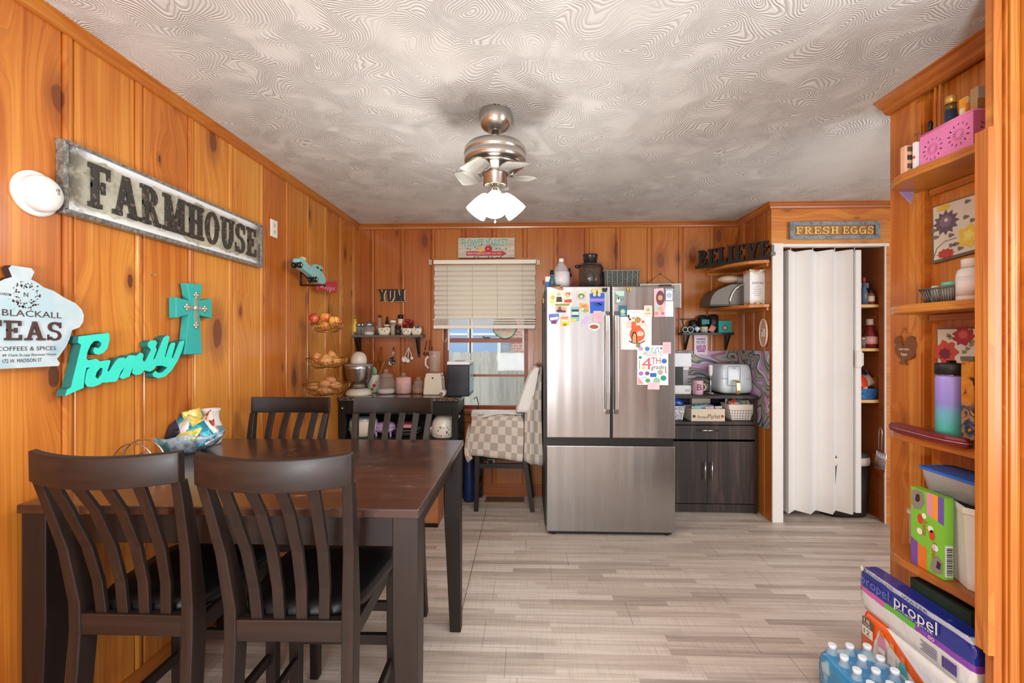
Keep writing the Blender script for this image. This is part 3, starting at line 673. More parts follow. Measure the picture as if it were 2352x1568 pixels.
# ---- on the granite top
KY = 3.84
def upright(cx, Y, prof, name, mat, par=None, zb=None, n=22, **k): b = MB(); b.lp(cx, Y, prof, n, zb=zb); return b.build(name, mat, par, **k)
mx = thing('stand_mixer', 'cream vintage stand mixer with steel bowl at the end of the counter by the wall', 'mixer')
CREAM = M('#ece2cf', .3, 0, .04, coat=.3)
MY = 3.78
upright(824, MY, [(908.5, 27), (905, 28), (898, 25), (893, 17)], 'base', CREAM, mx, CZ)
zof = CZ-P(824, 908.5, Y=MY).z
def up2(*a, **k):
    b = MB(); b.lp(a[0], a[1], a[2], 24); b.v = [v+Vector((0, 0, zof)) for v in b.v]; return b.build(a[3], a[4], a[5], **k)
up2(824, MY, [(896, 13), (890, 14), (884, 19), (868, 27), (848, 29.5), (841, 30.5), (840, 29), (846, 28), (868, 25)], 'bowl', STEEL, mx)
up2(824, MY, [(842, 30), (838, 29.5), (836, 20), (835, 16)], 'splash_guard', M('#a9a49d', .2, .3, .05), mx)
up2(824, MY, [(840, 16.8), (828, 17.3), (820, 16), (813, 12), (809, 5), (808.5, .2)], 'motor_head', CREAM, mx)
cr = thing('utensil_crock', 'cream ceramic crock painted with a rooster behind the mixer', 'crock')
cY = 3.975; upright(857, cY, [(899, 10), (897, 13), (862, 14), (858, 13), (858, 11), (870, 11)], 'crock_body', CREAM, cr, CZ)
b = MB(); c = P(861, 884, Y=cY); k = cY/F
blob(b, (c.x+.012, cY-.0535, c.z), (1,0,0), (0,0,1), .016, M('#c23a2c', .5)); blob(b, (c.x-.02, cY-.05, c.z+.01), (1,0,0), (0,0,1), .010, M('#3f7f4a', .5)); blob(b, (c.x-.005, cY-.053, c.z-.03), (1,0,0), (0,0,1), .014, M('#5f9a4a', .5)); blob(b, (c.x+.025, cY-.049, c.z+.03), (1,0,0), (0,0,1), .008, M('#d9a13a', .5)); b.build('painted_rooster', None, cr)
sp = MB(); a = P(867, 868, Y=cY); e = P(884, 829, Y=cY-.02); sp.tube([a-Vector((.0, 0, .05)), a, e], [.005, .005, .007], 8)
sp.build('wooden_spoon', M('#a06a4a', .6), None, label='wooden spoon leaning out of the rooster crock', cat='spoon')
b = MB(); a = P(858, 860, Y=cY+.01); b.lp(858, cY+.01, [(862, 7), (852, 8), (846, 6), (842, 2)], 10, sy=.3); b.build('green_spatula', M('#8fc7a8', .5), None, label='mint green spatula head sticking up from the rooster crock', cat='spatula')
def jarset(cx, Y, hw, ytop, yb, knob, label, fill, fh, fillname):
    j = thing('glass_jar', label, 'jar', 'lidded glass canisters on the counter')
    h = yb-ytop
    upright(cx, Y, [(yb, hw*.92), (yb-3, hw), (yb-h*.62, hw), (yb-h*.8, hw*.72), (ytop+2, hw*.66)], 'jar_glass', JARG, j, CZ)
    b = MB(); b.lp(cx, Y, [(ytop+5, hw*.74), (ytop+1, hw*.74), (ytop-3, hw*.4), (knob+7, 3), (knob+5, 5), (knob+1, 5), (knob, 2)], 18); dz = CZ-P(cx, yb, Y=Y).z
    b.v = [v+Vector((0, 0, dz)) for v in b.v]; b.build('lid', JARG, j)
    upright(cx, Y, [(yb, hw*.86), (yb-2, hw*.93), (yb-fh, hw*.93), (yb-fh-1, hw*.3)], fillname, fill, j, CZ+.004)
PINK = M('#e8b5b0', .6, 0, .1, 40); PALEP = M('#f0dcd8', .8, 0, .06)
jarset(887, 3.90, 20.5, 857, 901, 845, 'widest glass canister with a little pale powder and a scoop on the counter', PALEP, 9, 'powder')
jarset(927, 3.90, 17.5, 862, 900, 852, 'glass canister filled with pink sugar between two clear canisters', PINK, 36, 'sugar')
jarset(961, 3.92, 13.5, 871, 899, 861, 'smallest glass canister a third full of brown sugar beside the blender', M('#b5714f', .8, 0, .2), 10, 'sugar')
bl_ = thing('blender', 'cream blender with a clear jug beside the window', 'blender')
Yb_ = 3.86
b = MB(); x0, x1 = P(976, 880, Y=Yb_).x, P(1020, 880, Y=Yb_).x
zz = [zp(y, Yb_) for y in (902, 899, 865, 860, 853)]; zz = [z+CZ-zz[0] for z in zz]
cxm = (x0+x1)/2; hw = (x1-x0)/2
b.rects([(cxm, Yb_, zz[0]), (cxm, Yb_, zz[1]), (cxm, Yb_, zz[2]), (cxm, Yb_, zz[3]), (cxm, Yb_, zz[4])], [hw*2, hw*2, hw*1.8, hw*1.65, hw*1.6], [.15, .15, .135, .12, .12]); b.build('base', CREAM, bl_, bevel=.012, seg=3)
b = MB(); b.lp(998.5, Yb_, [(853, 13), (850, 11), (808, 13), (806, 13.2)], 12); b.build('jug', GLASS, bl_)
b = MB(); q = P(984, 832, Y=Yb_); b.tube([(q.x, Yb_, q.z+.05), (q.x-.022, Yb_, q.z+.03), (q.x-.026, Yb_, q.z-.02), (q.x, Yb_, q.z-.05)], .008, 8); b.build('jug_handle', CREAM, bl_)
b = MB(); q = P(993, 868, Y=Yb_-.077); b.ball((q.x, Yb_-.07, q.z), .007, .004, .007); b.build('badge', DMET, bl_)
im = thing('ice_maker', 'black and white countertop ice maker in front of the window', 'ice maker')
Yi = 3.70; x0, x1 = P(1027, 870, Y=Yi).x, P(1078, 870, Y=Yi).x; zt = zp(838, Yi); z0_ = CZ
b = MB(); b.box(x0, x1, Yi, Yi+.30, z0_, zt); b.build('body', M('#1d2127', .3, 0, .15), im, bevel=.008)
b = MB(); b.box(x0-.003, x1+.003, Yi-.004, Yi+.304, zt, zt+.028); b.build('lid_frame', M('#f1f1f1', .35, 0, .03), im, bevel=.008)
b = MB(); b.box(x0+.05, x1-.06, Yi+.05, Yi+.22, zt+.028, zt+.032); b.build('lid_window', M('#8d7470', .15), im)
b = MB(); b.box(x1-.002, x1+.002, Yi+.02, Yi+.28, z0_+.03, zt-.01); b.build('side_vent', M('#9fc3da', .2, .2), im)
rp = thing('rolling_pin', 'wooden rolling pin lying on the counter before the blender', 'rolling pin')
b = MB(); a = P(1014, 899, Y=3.70); b.lathe((a.x, 3.64, CZ+.026), [(.001, 0), (.010, .004), (.013, .02), (.009, .05)], 12, axis=(.12, 1, 0)); b.build('handle', M('#a0674f', .5), rp)
b = MB(); b.lathe((a.x+.006, 3.692, CZ+.026), [(.024, 0), (.026, .01), (.026, .07), (.024, .075)], 14, axis=(.12, 1, 0)); b.build('roller', M('#efe6dc', .5), rp)
# ---- on the cart shelf
pt = thing('floral_pot', 'cream pot with painted flowers on the cart shelf at the wall end', 'pot')
upright(835, 3.80, [(1003, 24), (998, 28), (985, 31), (970, 30), (962, 27)], 'pot_body', CREAM, pt, CS); upright(835, 3.80, [(966, 28.5), (962, 28.5), (957, 16), (956, 2)], 'lid', M('#c7ced2', .15, .5), pt, P(835, 967, Y=3.80).z+CS-P(835, 1003, Y=3.8).z)
b = MB(); c = P(822, 984, Y=3.80)
for i, (dx, dz, cc) in enumerate(((-.01, .0, '#d2593f'), (.012, -.012, '#c9442f'), (-.03, .01, '#3a6b3c'), (.03, .012, '#5a8a44'), (.0, .03, '#2b4a30'), (.04, .03, '#2b4a30'), (-.03, .03, '#33502f'))):
    blob(b, (c.x+dx, 3.80-.108, c.z+dz), (1,0,0), (0,0,1), .010, M(cc, .5))
b.build('painted_flowers', None, pt)
wm = thing('waffle_maker', 'lavender round waffle maker on the cart shelf beside the floral pot', 'waffle maker'); LAV = M('#c9a9d8', .4, 0, .05)
wY = 3.82; wz = CS+.03
b = MB(); k = wY/F; c = P(886, 990, Y=wY)
b.lathe((c.x, wY, wz), [(.065, 0), (.082, .012), (.086, .035), (.08, .04)], 24); b.build('lower_shell', LAV, wm)
b = MB(); b.lathe((c.x, wY, wz+.041), [(.084, 0), (.084, .015), (.065, .034), (.03, .042), (.001, .043)], 24); b.build('lid', LAV, wm)
for dx in (-.06, .06): MB().rects([(c.x+dx, wY-.06, CS), (c.x+dx, wY-.06, wz+.008)], .012, .012).build('foot', LAV, wm)
MB().box(c.x-.012, c.x+.012, wY-.13, wY-.09, wz+.04, wz+.055).build('handle', LAV, wm)
c = P(937, 990, Y=3.84)
for i in range(4):
    b = MB(); b.lathe((c.x-.01+.008*(i % 2), 3.83, CS+.006+i*.012), [(.06, 0), (.10, .008), (.118, .016), (.116, .018), (.098, .011), (.055, .004)], 26); b.build('plate', M(['#4e5046', '#6d6c5e', '#3d3f38', '#807d6c'][i], .3), None, label=['olive green dinner plate lowest in the stack on the cart shelf', 'sage grey dinner plate second from the bottom of the shelf stack', 'dark green plate third from the bottom of the shelf stack', 'pale sage plate on top of the stack under the pink cloths'][i], cat='plate', group='stacked plates on the cart shelf')
for i, (cc, lb) in enumerate((('#e2788f', 'pink folded cloth on the plate stack of the cart'), ('#ecd9d8', 'pale folded cloth between the pink cloths on the cart shelf'), ('#d9607c', 'rose pink folded cloth on top of the cart shelf pile'))):
    b = MB(); z = CS+.068+i*.012; b.box(c.x-.075, c.x+.05+.01*i, 3.77, 3.90, z, z+.011); b.build('folded_cloth', M(cc, .9, 0, .1, 80, .2), None, bevel=.004, label=lb, cat='cloth', group='folded cloths on the plates')
b = MB(); c = P(985, 985, Y=3.80)
pouch(b, (c.x, 3.80, CS+.045), .08, .09, .02, Matrix.Rotation(.2, 4, 'Y'), None); b.build('foil_bag', M('#c9c9c9', .25, .8, .2, 60, .4), None, label='crumpled silver bag beside the white kettle on the cart shelf', cat='bag')
kt = thing('kettle', 'white enamel kettle with painted flowers on the cart shelf', 'kettle')
kY = 3.79
upright(1020, kY, [(1003, 25), (1000, 27.5), (985, 28), (968, 25), (958, 19), (953, 15)], 'kettle_body', M('#f3eee4', .2, 0, .03, coat=.4), kt, CS)
kz = CS-P(1020, 1003, Y=kY).z; c = P(1020, 953, Y=kY)+Vector((0, 0, kz)); k = kY/F
b = MB(); b.lathe((c.x, kY, c.z), [(16*k, -.004), (15*k, .004), (9*k, .012), (3*k, .014), (3*k, .022), (.001, .026)], 20); b.build('lid', M('#8fb9c0', .2, .3), kt)
b = MB(); b.tube([(c.x-20*k, kY, c.z-.012), (c.x-19*k, kY, c.z+.02), (c.x, kY, c.z+.036), (c.x+19*k, kY, c.z+.02), (c.x+20*k, kY, c.z-.012)], .006, 8); b.build('handle', M('#6fa5ad', .3, .3), kt)
b = MB(); b.tube([(c.x+22*k, kY+.02, c.z-.06), (c.x+31*k, kY+.03, c.z-.03), (c.x+34*k, kY+.03, c.z-.01)], [.022, .014, .011], 10); b.build('spout', M('#f3eee4', .2, 0, .03, coat=.4), kt)
b = MB(); c = P(1020, 987, Y=kY)+Vector((0, 0, kz)); yy = kY-.1045
for dx, dz, r, cc in ((-.005, -.03, .022, '#d9744a'), (.005, -.012, .016, '#d98a3c'), (.032, -.005, .018, '#7a4f9a'), (-.02, .005, .017, '#5fa08a'), (-.045, -.02, .010, '#c9623f'), (.05, .012, .009, '#5f8a44'), (-.012, .032, .009, '#5f8a4a'), (.012, .028, .008, '#e8d36a'), (-.05, .0, .008, '#6f9a50'), (.05, -.025, .010, '#6f9a50'), (.03, -.035, .010, '#cfa54c'), (-.035, -.035, .009, '#c0503f'), (.045, .03, .006, '#6b8f3c')):
    b.ball((c.x+dx, yy+.5*(dx*dx)/.1045+.001, c.z+dz), r*.9, .003, r*.9, M(cc, .5), 9, 6)
b.build('painted_flowers', None, kt)
from mathutils.geometry import tessellate_polygon
def plate(mb, outer, holes, d, mat=None, side=None):
    """flat outline with holes, pushed along d"""
    d = Vector(d); loops = [[Vector(p) for p in outer]]+[[Vector(p) for p in h] for h in holes]
    pts = [p for l in loops for p in l]; tri = tessellate_polygon(loops); n = len(pts)
    mb.add(pts+[p+d for p in pts], [tuple(t) for t in tri]+[tuple(i+n for i in t[::-1]) for t in tri], mat)
    k = 0; fs = []
    for l in loops:
        for i in range(len(l)): a = k+i; c = k+(i+1) % len(l); fs.append((a, c, c+n, a+n))
        k += len(l)
    return mb.add(pts+[p+d for p in pts], fs, side or mat)
def crop(pts, s, ox, oy): return [(ox+x/s, oy+y/s) for x, y in pts]
# ---------------------------------------------------------------- left wall
xf = XL+.032
fs_ = thing('farmhouse_sign', 'long weathered galvanised sign reading FARMHOUSE on the pine wall', 'sign')
c4 = [P(x, y, X=xf) for x, y in ((148, 317), (605, 517.5), (605, 612), (148, 495))]
y0, y1 = c4[0].y, c4[1].y; z1 = (c4[0].z+c4[1].z)/2; z0 = (c4[2].z+c4[3].z)/2
t = NT('weathered_metal'); o_ = t.objc(); sp_ = t.n('SeparateXYZ', {0: o_}).outputs
n1 = t.noise(o_, 9, 4, .6); n2 = t.noise(o_, 60, 3, .6); n3 = t.noise(t.vec(t.math('MULTIPLY', sp_[1], 9), t.math('MULTIPLY', sp_[2], 9)), 1.0, 2)
c_ = t.ramp(t.math('ADD', t.math('MULTIPLY', n1, .6), t.math('MULTIPLY', n2, .4)), [(.35, '#8d8a76'), (.5, '#b0ac98'), (.65, '#c6c2ae')])
edge = t.smooth(t.math('ABSOLUTE', t.math('SUBTRACT', sp_[2], (z1-z0)/2)), (z1-z0)*.26, (z1-z0)*.44)
sn = t.math('MULTIPLY', t.smooth(t.math('ADD', n3, t.math('MULTIPLY', edge, .3)), .62, .66), edge)
c_ = t.mix(sn, c_, '#eef0f2'); ends = t.smooth(t.math('ABSOLUTE', sp_[1]), (y1-y0)*.38, (y1-y0)*.5)
c_ = t.mix(t.math('MULTIPLY', t.smooth(t.math('ADD', n1, t.math('MULTIPLY', n2, .3)), .56, .74), ends), c_, '#4a3f36')
MSIGN = t.p(Base_Color=c_, Roughness=.5, Metallic=.15)
ym_, zm_ = (y0+y1)/2, z0
b = MB(); b.box(XL+.004, xf-.004, y0+.008, y1-.008, z0+.006, z1-.006); b.build('face', MSIGN, fs_)
b = MB(); e_ = .014
b.box(XL, xf, y0, y1, z1-e_*.9, z1); b.box(XL, xf, y0, y1, z0, z0+e_*.9); b.box(XL, xf, y0, y0+e_*1.2, z0+e_*.9, z1-e_*.9); b.box(XL, xf, y1-e_*1.6, y1, z0+e_*.9, z1-e_*.9)
b.build('rim', bag_mat('rim_grey', ['#5d5b55', '#77756e', '#8f8d86', '#4d4943'], 60), fs_, bevel=.004)
yl0, yl1 = P(203, 450, X=xf).y, P(589, 560, X=xf).y; zl0, zl1 = P(203, 472, X=xf).z, P(203, 371, X=xf).z
b = MB(); slab(b, 'FARMHOUSE', (xf-.004, yl0, zl0), (0,1,0), (0,0,1), yl1-yl0, zl1-zl0, .0075, None, .24, .09)
b.build('lettering', bag_mat('worn_black', ['#35322f', '#3b3835', '#2e2c2a', '#6b5a50', '#3a3633'], 45), fs_)
sd = thing('smoke_detector', 'white round smoke detector on the pine wall left of the long sign', 'smoke detector')
c = P(79, 445, X=XL); r = .070
b = MB(); b.lathe((XL, c.y, c.z), [(r, 0), (r, .008), (r*.93, .014), (r*.8, .014)], 36, axis=(1,0,0)); b.build('base', WHITE, sd)
b = MB(); b.lathe((XL, c.y, c.z), [(r*.80, .0142), (r*.80, .034), (r*.7, .044), (r*.45, .050), (.001, .052)], 36, axis=(1,0,0)); b.build('cover', WHITE, sd)
b = MB()
for i in range(3):
    for j in range(4): b.box(XL+.046, XL+.0505, c.y+.018+i*.005, c.y+.021+i*.005, c.z+.004+j*.005, c.z+.007+j*.005)
b.build('vent_slots', BLK, sd); MB().lathe((XL+.045, c.y+.012, c.z+.02), [(.006, 0), (.006, .007)], 12, axis=(1,0,0)).build('test_button', M('#dcdad5', .4), sd)
ol = thing('wall_plate', 'white wall plate with sockets beside the end of the long sign', 'wall plate')
c = P(628, 525, X=XL); MB().box(XL, XL+.006, c.y-.036, c.y+.036, c.z-.052, c.z+.052).build('plate', WHITE, ol, bevel=.002)
b = MB()
for dz in (-.02, .02): b.box(XL+.006, XL+.008, c.y-.013, c.y+.013, c.z+dz-.011, c.z+dz+.011)
b.build('sockets', M('#cfc6a8', .4), ol)
# teas sign
ts = thing('teas_sign', 'pale blue cutout sign shaped like a lidded jar reading TEAS', 'sign'); xt_ = XL+.03
half = crop([(420,92),(460,140),(415,240),(500,285),(580,345),(720,395),(850,480),(1010,560),(1090,640),(1120,720),(1110,810),(1060,880),(960,920),(930,1030),(880,1140),(800,1250),(760,1300),(800,1360),(780,1395)], 5.809, 0, 600)
hp = [P(x, y, X=xt_) for x, y in half]; ycen = P(50, 620, X=xt_).y; zb0 = P(0, 856, X=xt_).z
zbm = hp[-1].z
pts = [(xt_, q.y, q.z) for q in hp]+[(xt_, 2*ycen-q.y, q.z) for q in reversed(hp)]
t = NT('distressed_blue_paint'); sp_ = t.n('SeparateXYZ', {0: t.objc()}).outputs
nn = t.noise(t.vec(t.math('MULTIPLY', sp_[1], 18), t.math('MULTIPLY', sp_[2], 90)), 1.0, 4, .65); n2 = t.noise(t.objc(), 8, 2)
c_ = t.mix(t.smooth(nn, .68, .72), t.ramp(n2, [(.35, '#b3ccd2'), (.55, '#c9d3d6'), (.7, '#a3bfc8')]), '#4d3f3c')
MTEA = t.p(Base_Color=c_, Roughness=.6)
b = MB(); plate(b, pts, [], (-.022, 0, 0), MTEA, M('#33261f', .6)); b.build('board', None, ts)
INK = M('#4a302e', .6, 0, .25, 60)
def wtext(mb, s, x, y, x2, hpx, mat=None, X=xt_, d=.001, shear=0.):
    o = P(x, y, X=X); e = P(x2, y, X=X); hz = P(x, y-hpx, X=X).z-o.z; return text(mb, s, o, (0,1,0), (0,0,1), e.y-o.y, hz, d, mat, shear)
b = MB(); o = P(-35, 788, X=xt_); e = P(142, 778, X=xt_)
slab(b, 'TEAS', (xt_, P(-45, 788, X=xt_).y, P(24, 781, X=xt_).z), (0,1,0), (0,0,1), P(141, 780, X=xt_).y-P(-45, 788, X=xt_).y, P(24, 736, X=xt_).z-P(24, 781, X=xt_).z, .005, None, .17, .14)
wtext(b, 'I.H.BLACKALL', -45, 722, 141, 16); wtext(b, 'COFFEES & SPICES', -8, 806, 128, 10); wtext(b, '49 Clark St.opp.Sherman House', 4, 821, 129, 8); wtext(b, '172 W. MADISON ST', 5, 834, 95, 9)
wtext(b, 'STORES', -12, 676, 22, 6, shear=.0); b.build('lettering', INK, ts)
b = MB(); c = P(59, 676, X=xt_); rnd = random.Random(3)
for i in range(90):
    a = rnd.uniform(0, 6.283); rr = rnd.gauss(.031, .006); blob(b, (xt_, c.y+rr*math.cos(a), c.z+rr*math.sin(a)-.004), (0,1,0), (0,0,1), rnd.uniform(.001, .0032), None, 6, .001)
wtext(b, 'N', 54, 681, 64, 10); b.build('printed_wreath', INK, ts)
# Family
TEAL = M('#3fe0c8', .5, 0, .08, 25); TEALD = M('#2a6f68', .6, 0, .2, 40)
fam = [(272,770),(640,725),(658,745),(655,830),(630,920),(580,975),(520,998),(470,985),(455,950),(470,905),(520,915),(552,885),(555,850),(515,822),(465,830),(420,880),(385,960),(370,1040),(390,1065),(490,1047),(540,1078),(600,1068),(660,1062),(670,1082),(632,1200),(650,1206),(725,1085),(765,1040),(838,1030),(850,1050),(900,1002),(960,1003),(985,1012),(1040,970),(1075,985),(1080,1012),(1070,1060),(1085,1088),(1110,1060),(1172,935),(1135,895),(1132,850),(1170,818),(1228,818),(1250,850),(1232,900),(1245,935),(1203,1048),(1216,1055),(1300,850),(1330,782),(1370,757),(1400,768),(1400,800),(1345,1018),(1352,1033),(1395,900),(1420,852),(1470,842),(1475,870),(1432,1030),(1443,1043),(1500,900),(1530,832),(1580,818),(1588,840),(1555,960),(1500,1080),(1430,1190),(1350,1268),(1260,1290),(1200,1268),(1192,1228),(1230,1197),(1262,1222),(1310,1216),(1375,1158),(1310,1132),(1240,1137),(1212,1178),(1160,1208),(1090,1192),(1050,1238),(980,1250),(937,1226),(950,1150),(932,1195),(905,1268),(822,1300),(778,1280),(848,1152),(800,1205),(765,1298),(738,1330),(660,1337),(618,1343),(570,1342),(540,1365),(450,1398),(382,1394),(352,1350),(362,1250),(382,1182),(415,1158),(372,1158),(352,1240),(336,1408),(105,1508),(128,1430),(178,1400),(292,930),(305,872),(266,850)]
hole = [(482,1270),(500,1212),(548,1157),(574,1170),(560,1238),(512,1298)]
b = MB(); xa_ = XL+.040; f_ = lambda L: [P(x, y, X=xa_) for x, y in crop(L, 5.408, 130, 630)]
plate(b, f_(fam), [f_(hole)], (-.032, 0, 0), TEAL, TEALD)
b.build('family_sign', None, None, label='turquoise cutout script sign reading Family on the pine wall', cat='sign')
cr_ = thing('wall_cross', 'turquoise flared wooden cross with silver ornament on the pine wall', 'cross')
cp = [(1625,106),(1815,128),(1782,325),(1926,300),(1932,546),(1780,508),(1812,990),(1592,996),(1648,497),(1487,540),(1485,280),(1660,330)]
b = MB(); xc2 = XL+.040; plate(b, [P(x, y, X=xc2) for x, y in crop(cp, 5.408, 130, 630)], [], (-.034, 0, 0)); b.build('cross_body', M('#35a9a0', .6, 0, .15, 50), cr_, bevel=.003)
b = MB(); c = P(130+1727/5.408, 630+418/5.408, X=xc2)
b.box(xc2, xc2+.005, c.y-.008, c.y+.008, c.z-.075, c.z+.05); b.box(xc2, xc2+.004, c.y-.052, c.y+.052, c.z-.008, c.z+.008)
for dy, dz in ((0, .058), (-.056, 0), (.056, 0), (0, -.078)):
    for a, e in ((0, .0), (.010, .0), (-.010, 0), (0, .010), (0, -.010)): b.ball((xc2+.003, c.y+dy+a, c.z+dz+e), .004, .007, .007, None, 8, 6)
b.ball((xc2+.004, c.y, c.z), .005, .013, .013); b.build('silver_ornament', M('#d9d2c0', .3, .8, .2), cr_)
b = MB(); c = P(347, 632, X=XL); b.tube([c, c+Vector((.02, .005, .004))], .002, 6); b.build('nail', NICKEL, None, label='bare nail sticking out of the pine wall under the long sign', cat='nail')
# pickup truck decoration with hook bracket and red tag
tk = thing('truck_decoration', 'pale blue toy pickup on a wire bracket hung on the pine wall', 'decoration')
TB = M('#8fd0d0', .35, .1, .06, 30, coat=.4); xk = -1.40
cp = lambda L, X=xk: [P(x, y, X=X) for x, y in crop(L, 7.469, 660, 570)]
b = MB(); plate(b, cp([(200,235),(215,175),(260,160),(410,310),(425,320),(470,280),(500,270),(590,300),(615,345),(600,400),(665,510),(665,590),(620,615),(560,600),(530,570),(500,500),(450,490),(270,345),(255,280)]), [], (-.042, 0, 0), TB); b.build('truck_body', None, tk, bevel=.004)
b = MB()
for L in ([(490,315),(515,310),(545,340),(530,360)], [(560,360),(590,355),(600,390),(580,395)]): plate(b, cp(L, xk+.001), [], (-.002, 0, 0))
b.build('window', BLK, tk)
for (u, v) in ((228, 285), (493, 535)):
    q = cp([(u, v)])[0]; b = MB(); b.lathe((q.x-.018, q.y, q.z), [(.018, 0), (.020, .004), (.020, .020), (.014, .023), (.001, .022)], 18, BLK, axis=(1,0,0)); b.lathe((q.x-.050, q.y, q.z), [(.018, 0), (.020, .004), (.020, .016), (.014, .018)], 18, BLK, axis=(1,0,0)); b.lathe((q.x+.0075, q.y, q.z), [(.013, 0), (.012, .003), (.001, .004)], 14, CHROME, axis=(1,0,0)); b.build('wheel', None, tk)
q = cp([(640, 575)])[0]; b = MB(); b.box(q.x-.038, q.x-.004, q.y, q.y+.012, q.z-.016, q.z+.03); b.build('grille', CHROME, tk)
b = MB(); q = cp([(320, 185)])[0]; b.ball((q.x-.02, q.y, q.z), .018, .03, .015); b.build('bed_cargo', M('#d8d08a', .6, 0, .2), tk)
b = MB(); a1, a2, a3 = cp([(232, 400), (232, 635), (640, 628)], XL+.012); b.tube([a1, a2], .006, 6); hk = P(744, 655, X=-1.325); b.tube([a2, hk], .005, 6); b.tube([a1, cp([(480, 520)])[0]+Vector((-.03, 0, -.02))], .004, 6)
b.tube([hk, hk+Vector((.006, 0, -.012)), hk+Vector((.012, 0, .004))], .004, 6); b.build('bracket', DMET, tk)
tg = thing('red_tag', 'red wooden tag with white script hanging behind the toy pickup', 'tag')
b = MB(); L = cp([(528,590),(860,565),(845,772),(530,708)], -1.458); plate(b, L, [], (-.012, 0, 0)); b.build('tag_board', M('#d23c4f', .5, 0, .08), tg)
b = MB(); rnd = random.Random(5)
ps = cp([(575,665),(600,650),(640,690),(680,650),(690,715),(715,655),(730,760),(745,660),(760,720),(790,665),(800,720),(830,660)], -1.4565)
b.tube(ps, .0022, 5); b.build('script_lettering', M('#f5efe8', .5), tg)
# hanging baskets
hb_ = thing('hanging_baskets', 'three tier hanging wire fruit basket in the corner by the pine wall', 'basket'); HX, HY = -1.322, 2.97; k = HY/F
def tier(yr, hw, yb, hb2, nm):
    zr, zb2 = zp(yr, HY), zp(yb, HY); R, r = hw*k, hb2*k; b = MB(); N = 26
    ring = lambda rad, z: [(HX+rad*math.cos(2*math.pi*j/N), HY+rad*math.sin(2*math.pi*j/N), z) for j in range(N)]
    b.tube(ring(R, zr), .0028, 6, closed=True); b.tube(ring(r, zb2), .0025, 6, closed=True); b.tube(ring((R+r)*.55, (zr+zb2)/2), .0016, 5, closed=True); b.tube(ring(r*.5, zb2), .002, 5, closed=True)
    for j in range(N):
        a = 2*math.pi*j/N; a2 = a+.25; m_ = (R*.85+r*.15)
        b.tube([(HX+R*math.cos(a), HY+R*math.sin(a), zr), (HX+m_*math.cos(a+.1), HY+m_*math.sin(a+.1), zr-(zr-zb2)*.5), (HX+r*math.cos(a2), HY+r*math.sin(a2), zb2)], .0014, 5)
    for j in range(5): a = j*math.pi/5; b.tube([(HX+r*math.cos(a), HY+r*math.sin(a), zb2), (HX-r*math.cos(a), HY-r*math.sin(a), zb2)], .0016, 5)
    b.build('wire_basket', GOLDW, hb_); return zr, zb2, R, r
T1 = tier(743, 36, 762, 20, 1); T2 = tier(822, 46, 845, 26, 2); T3 = tier(881, 52, 908, 29, 3)
b = MB(); ztop = zp(668, HY)
def chain(p, q, n):
    for i in range(n):
        a = Vector(p).lerp(Vector(q), i/n); c = Vector(p).lerp(Vector(q), (i+1)/n+.3/n); s_ = Vector((.0028, 0, 0)) if i % 2 else Vector((0, .0028, 0)); m_ = (a+c)/2
        b.tube([a, m_+s_, c, m_-s_], .0009, 4, closed=True)
for j in range(3):
    a = 2*math.pi*j/3-.6; u, v = math.cos(a), math.sin(a)
    chain((HX, HY, ztop), (HX+T1[2]*u, HY+T1[2]*v, T1[0]), 16); chain((HX+T1[3]*u, HY+T1[3]*v, T1[1]), (HX+T2[2]*u, HY+T2[2]*v, T2[0]), 14); chain((HX+T2[3]*u, HY+T2[3]*v, T2[1]), (HX+T3[2]*u, HY+T3[2]*v, T3[0]), 9)
b.tube([(HX, HY, ztop), (HX+.004, HY, ztop+.02), (HX-.004, HY, ztop+.035)], .002, 6); b.build('chain', GOLDW, hb_)
def apple_mat(nm, a, b_, c):
    t = NT(nm); sp = t.n('SeparateXYZ', {0: t.objc()}).outputs; n_ = t.noise(t.objc(), 16, 3)
    st = t.noise(t.vec(t.math('MULTIPLY', sp[0], 90), t.math('MULTIPLY', sp[1], 90), t.math('MULTIPLY', sp[2], 9)), 1.0, 2)
    return t.p(Base_Color=t.ramp(t.math('ADD', t.math('MULTIPLY', n_, .6), t.math('MULTIPLY', st, .4)), [(.38, a), (.5, b_), (.62, c)]), Roughness=.3, Coat_Weight=.3)
AP = [apple_mat('apple_red', '#a82c22', '#cf4a33', '#de7a4a'), apple_mat('apple_gold', '#e2b33a', '#dc8a34', '#c9472c'), apple_mat('apple_yellow', '#e8cf6a', '#e3b347', '#d9763a')]
apprf = [(.003, -.028), (.012, -.031), (.024, -.026), (.033, -.006), (.034, .006), (.029, .022), (.017, .030), (.008, .028), (.002, .022)]
def apple(cx, cy, dY, mi, lb):
    t_ = thing('apple', lb, 'apple', 'apples in the top wire basket'); c = P(cx, cy, Y=HY+dY); b = MB(); b.lathe(c, apprf, 18); b.build('fruit', AP[mi], t_)
    b = MB(); b.tube([c+Vector((0, 0, .022)), c+Vector((.004, 0, .036))], .0015, 5); b.build('stem', M('#5a3b22', .7), t_)
apple(722, 731, 0, 0, 'red apple at the wall side of the top wire basket'); apple(748, 729, .0, 1, 'yellow and red apple at the top middle of the top basket')
apple(768, 737, -.02, 2, 'yellow apple at the aisle side of the top wire basket'); apple(746, 749, -.03, 1, 'striped apple seen through the wires at the front of the top basket'); apple(774, 739, .06, 0, 'red apple behind the yellow one at the aisle side of the basket')
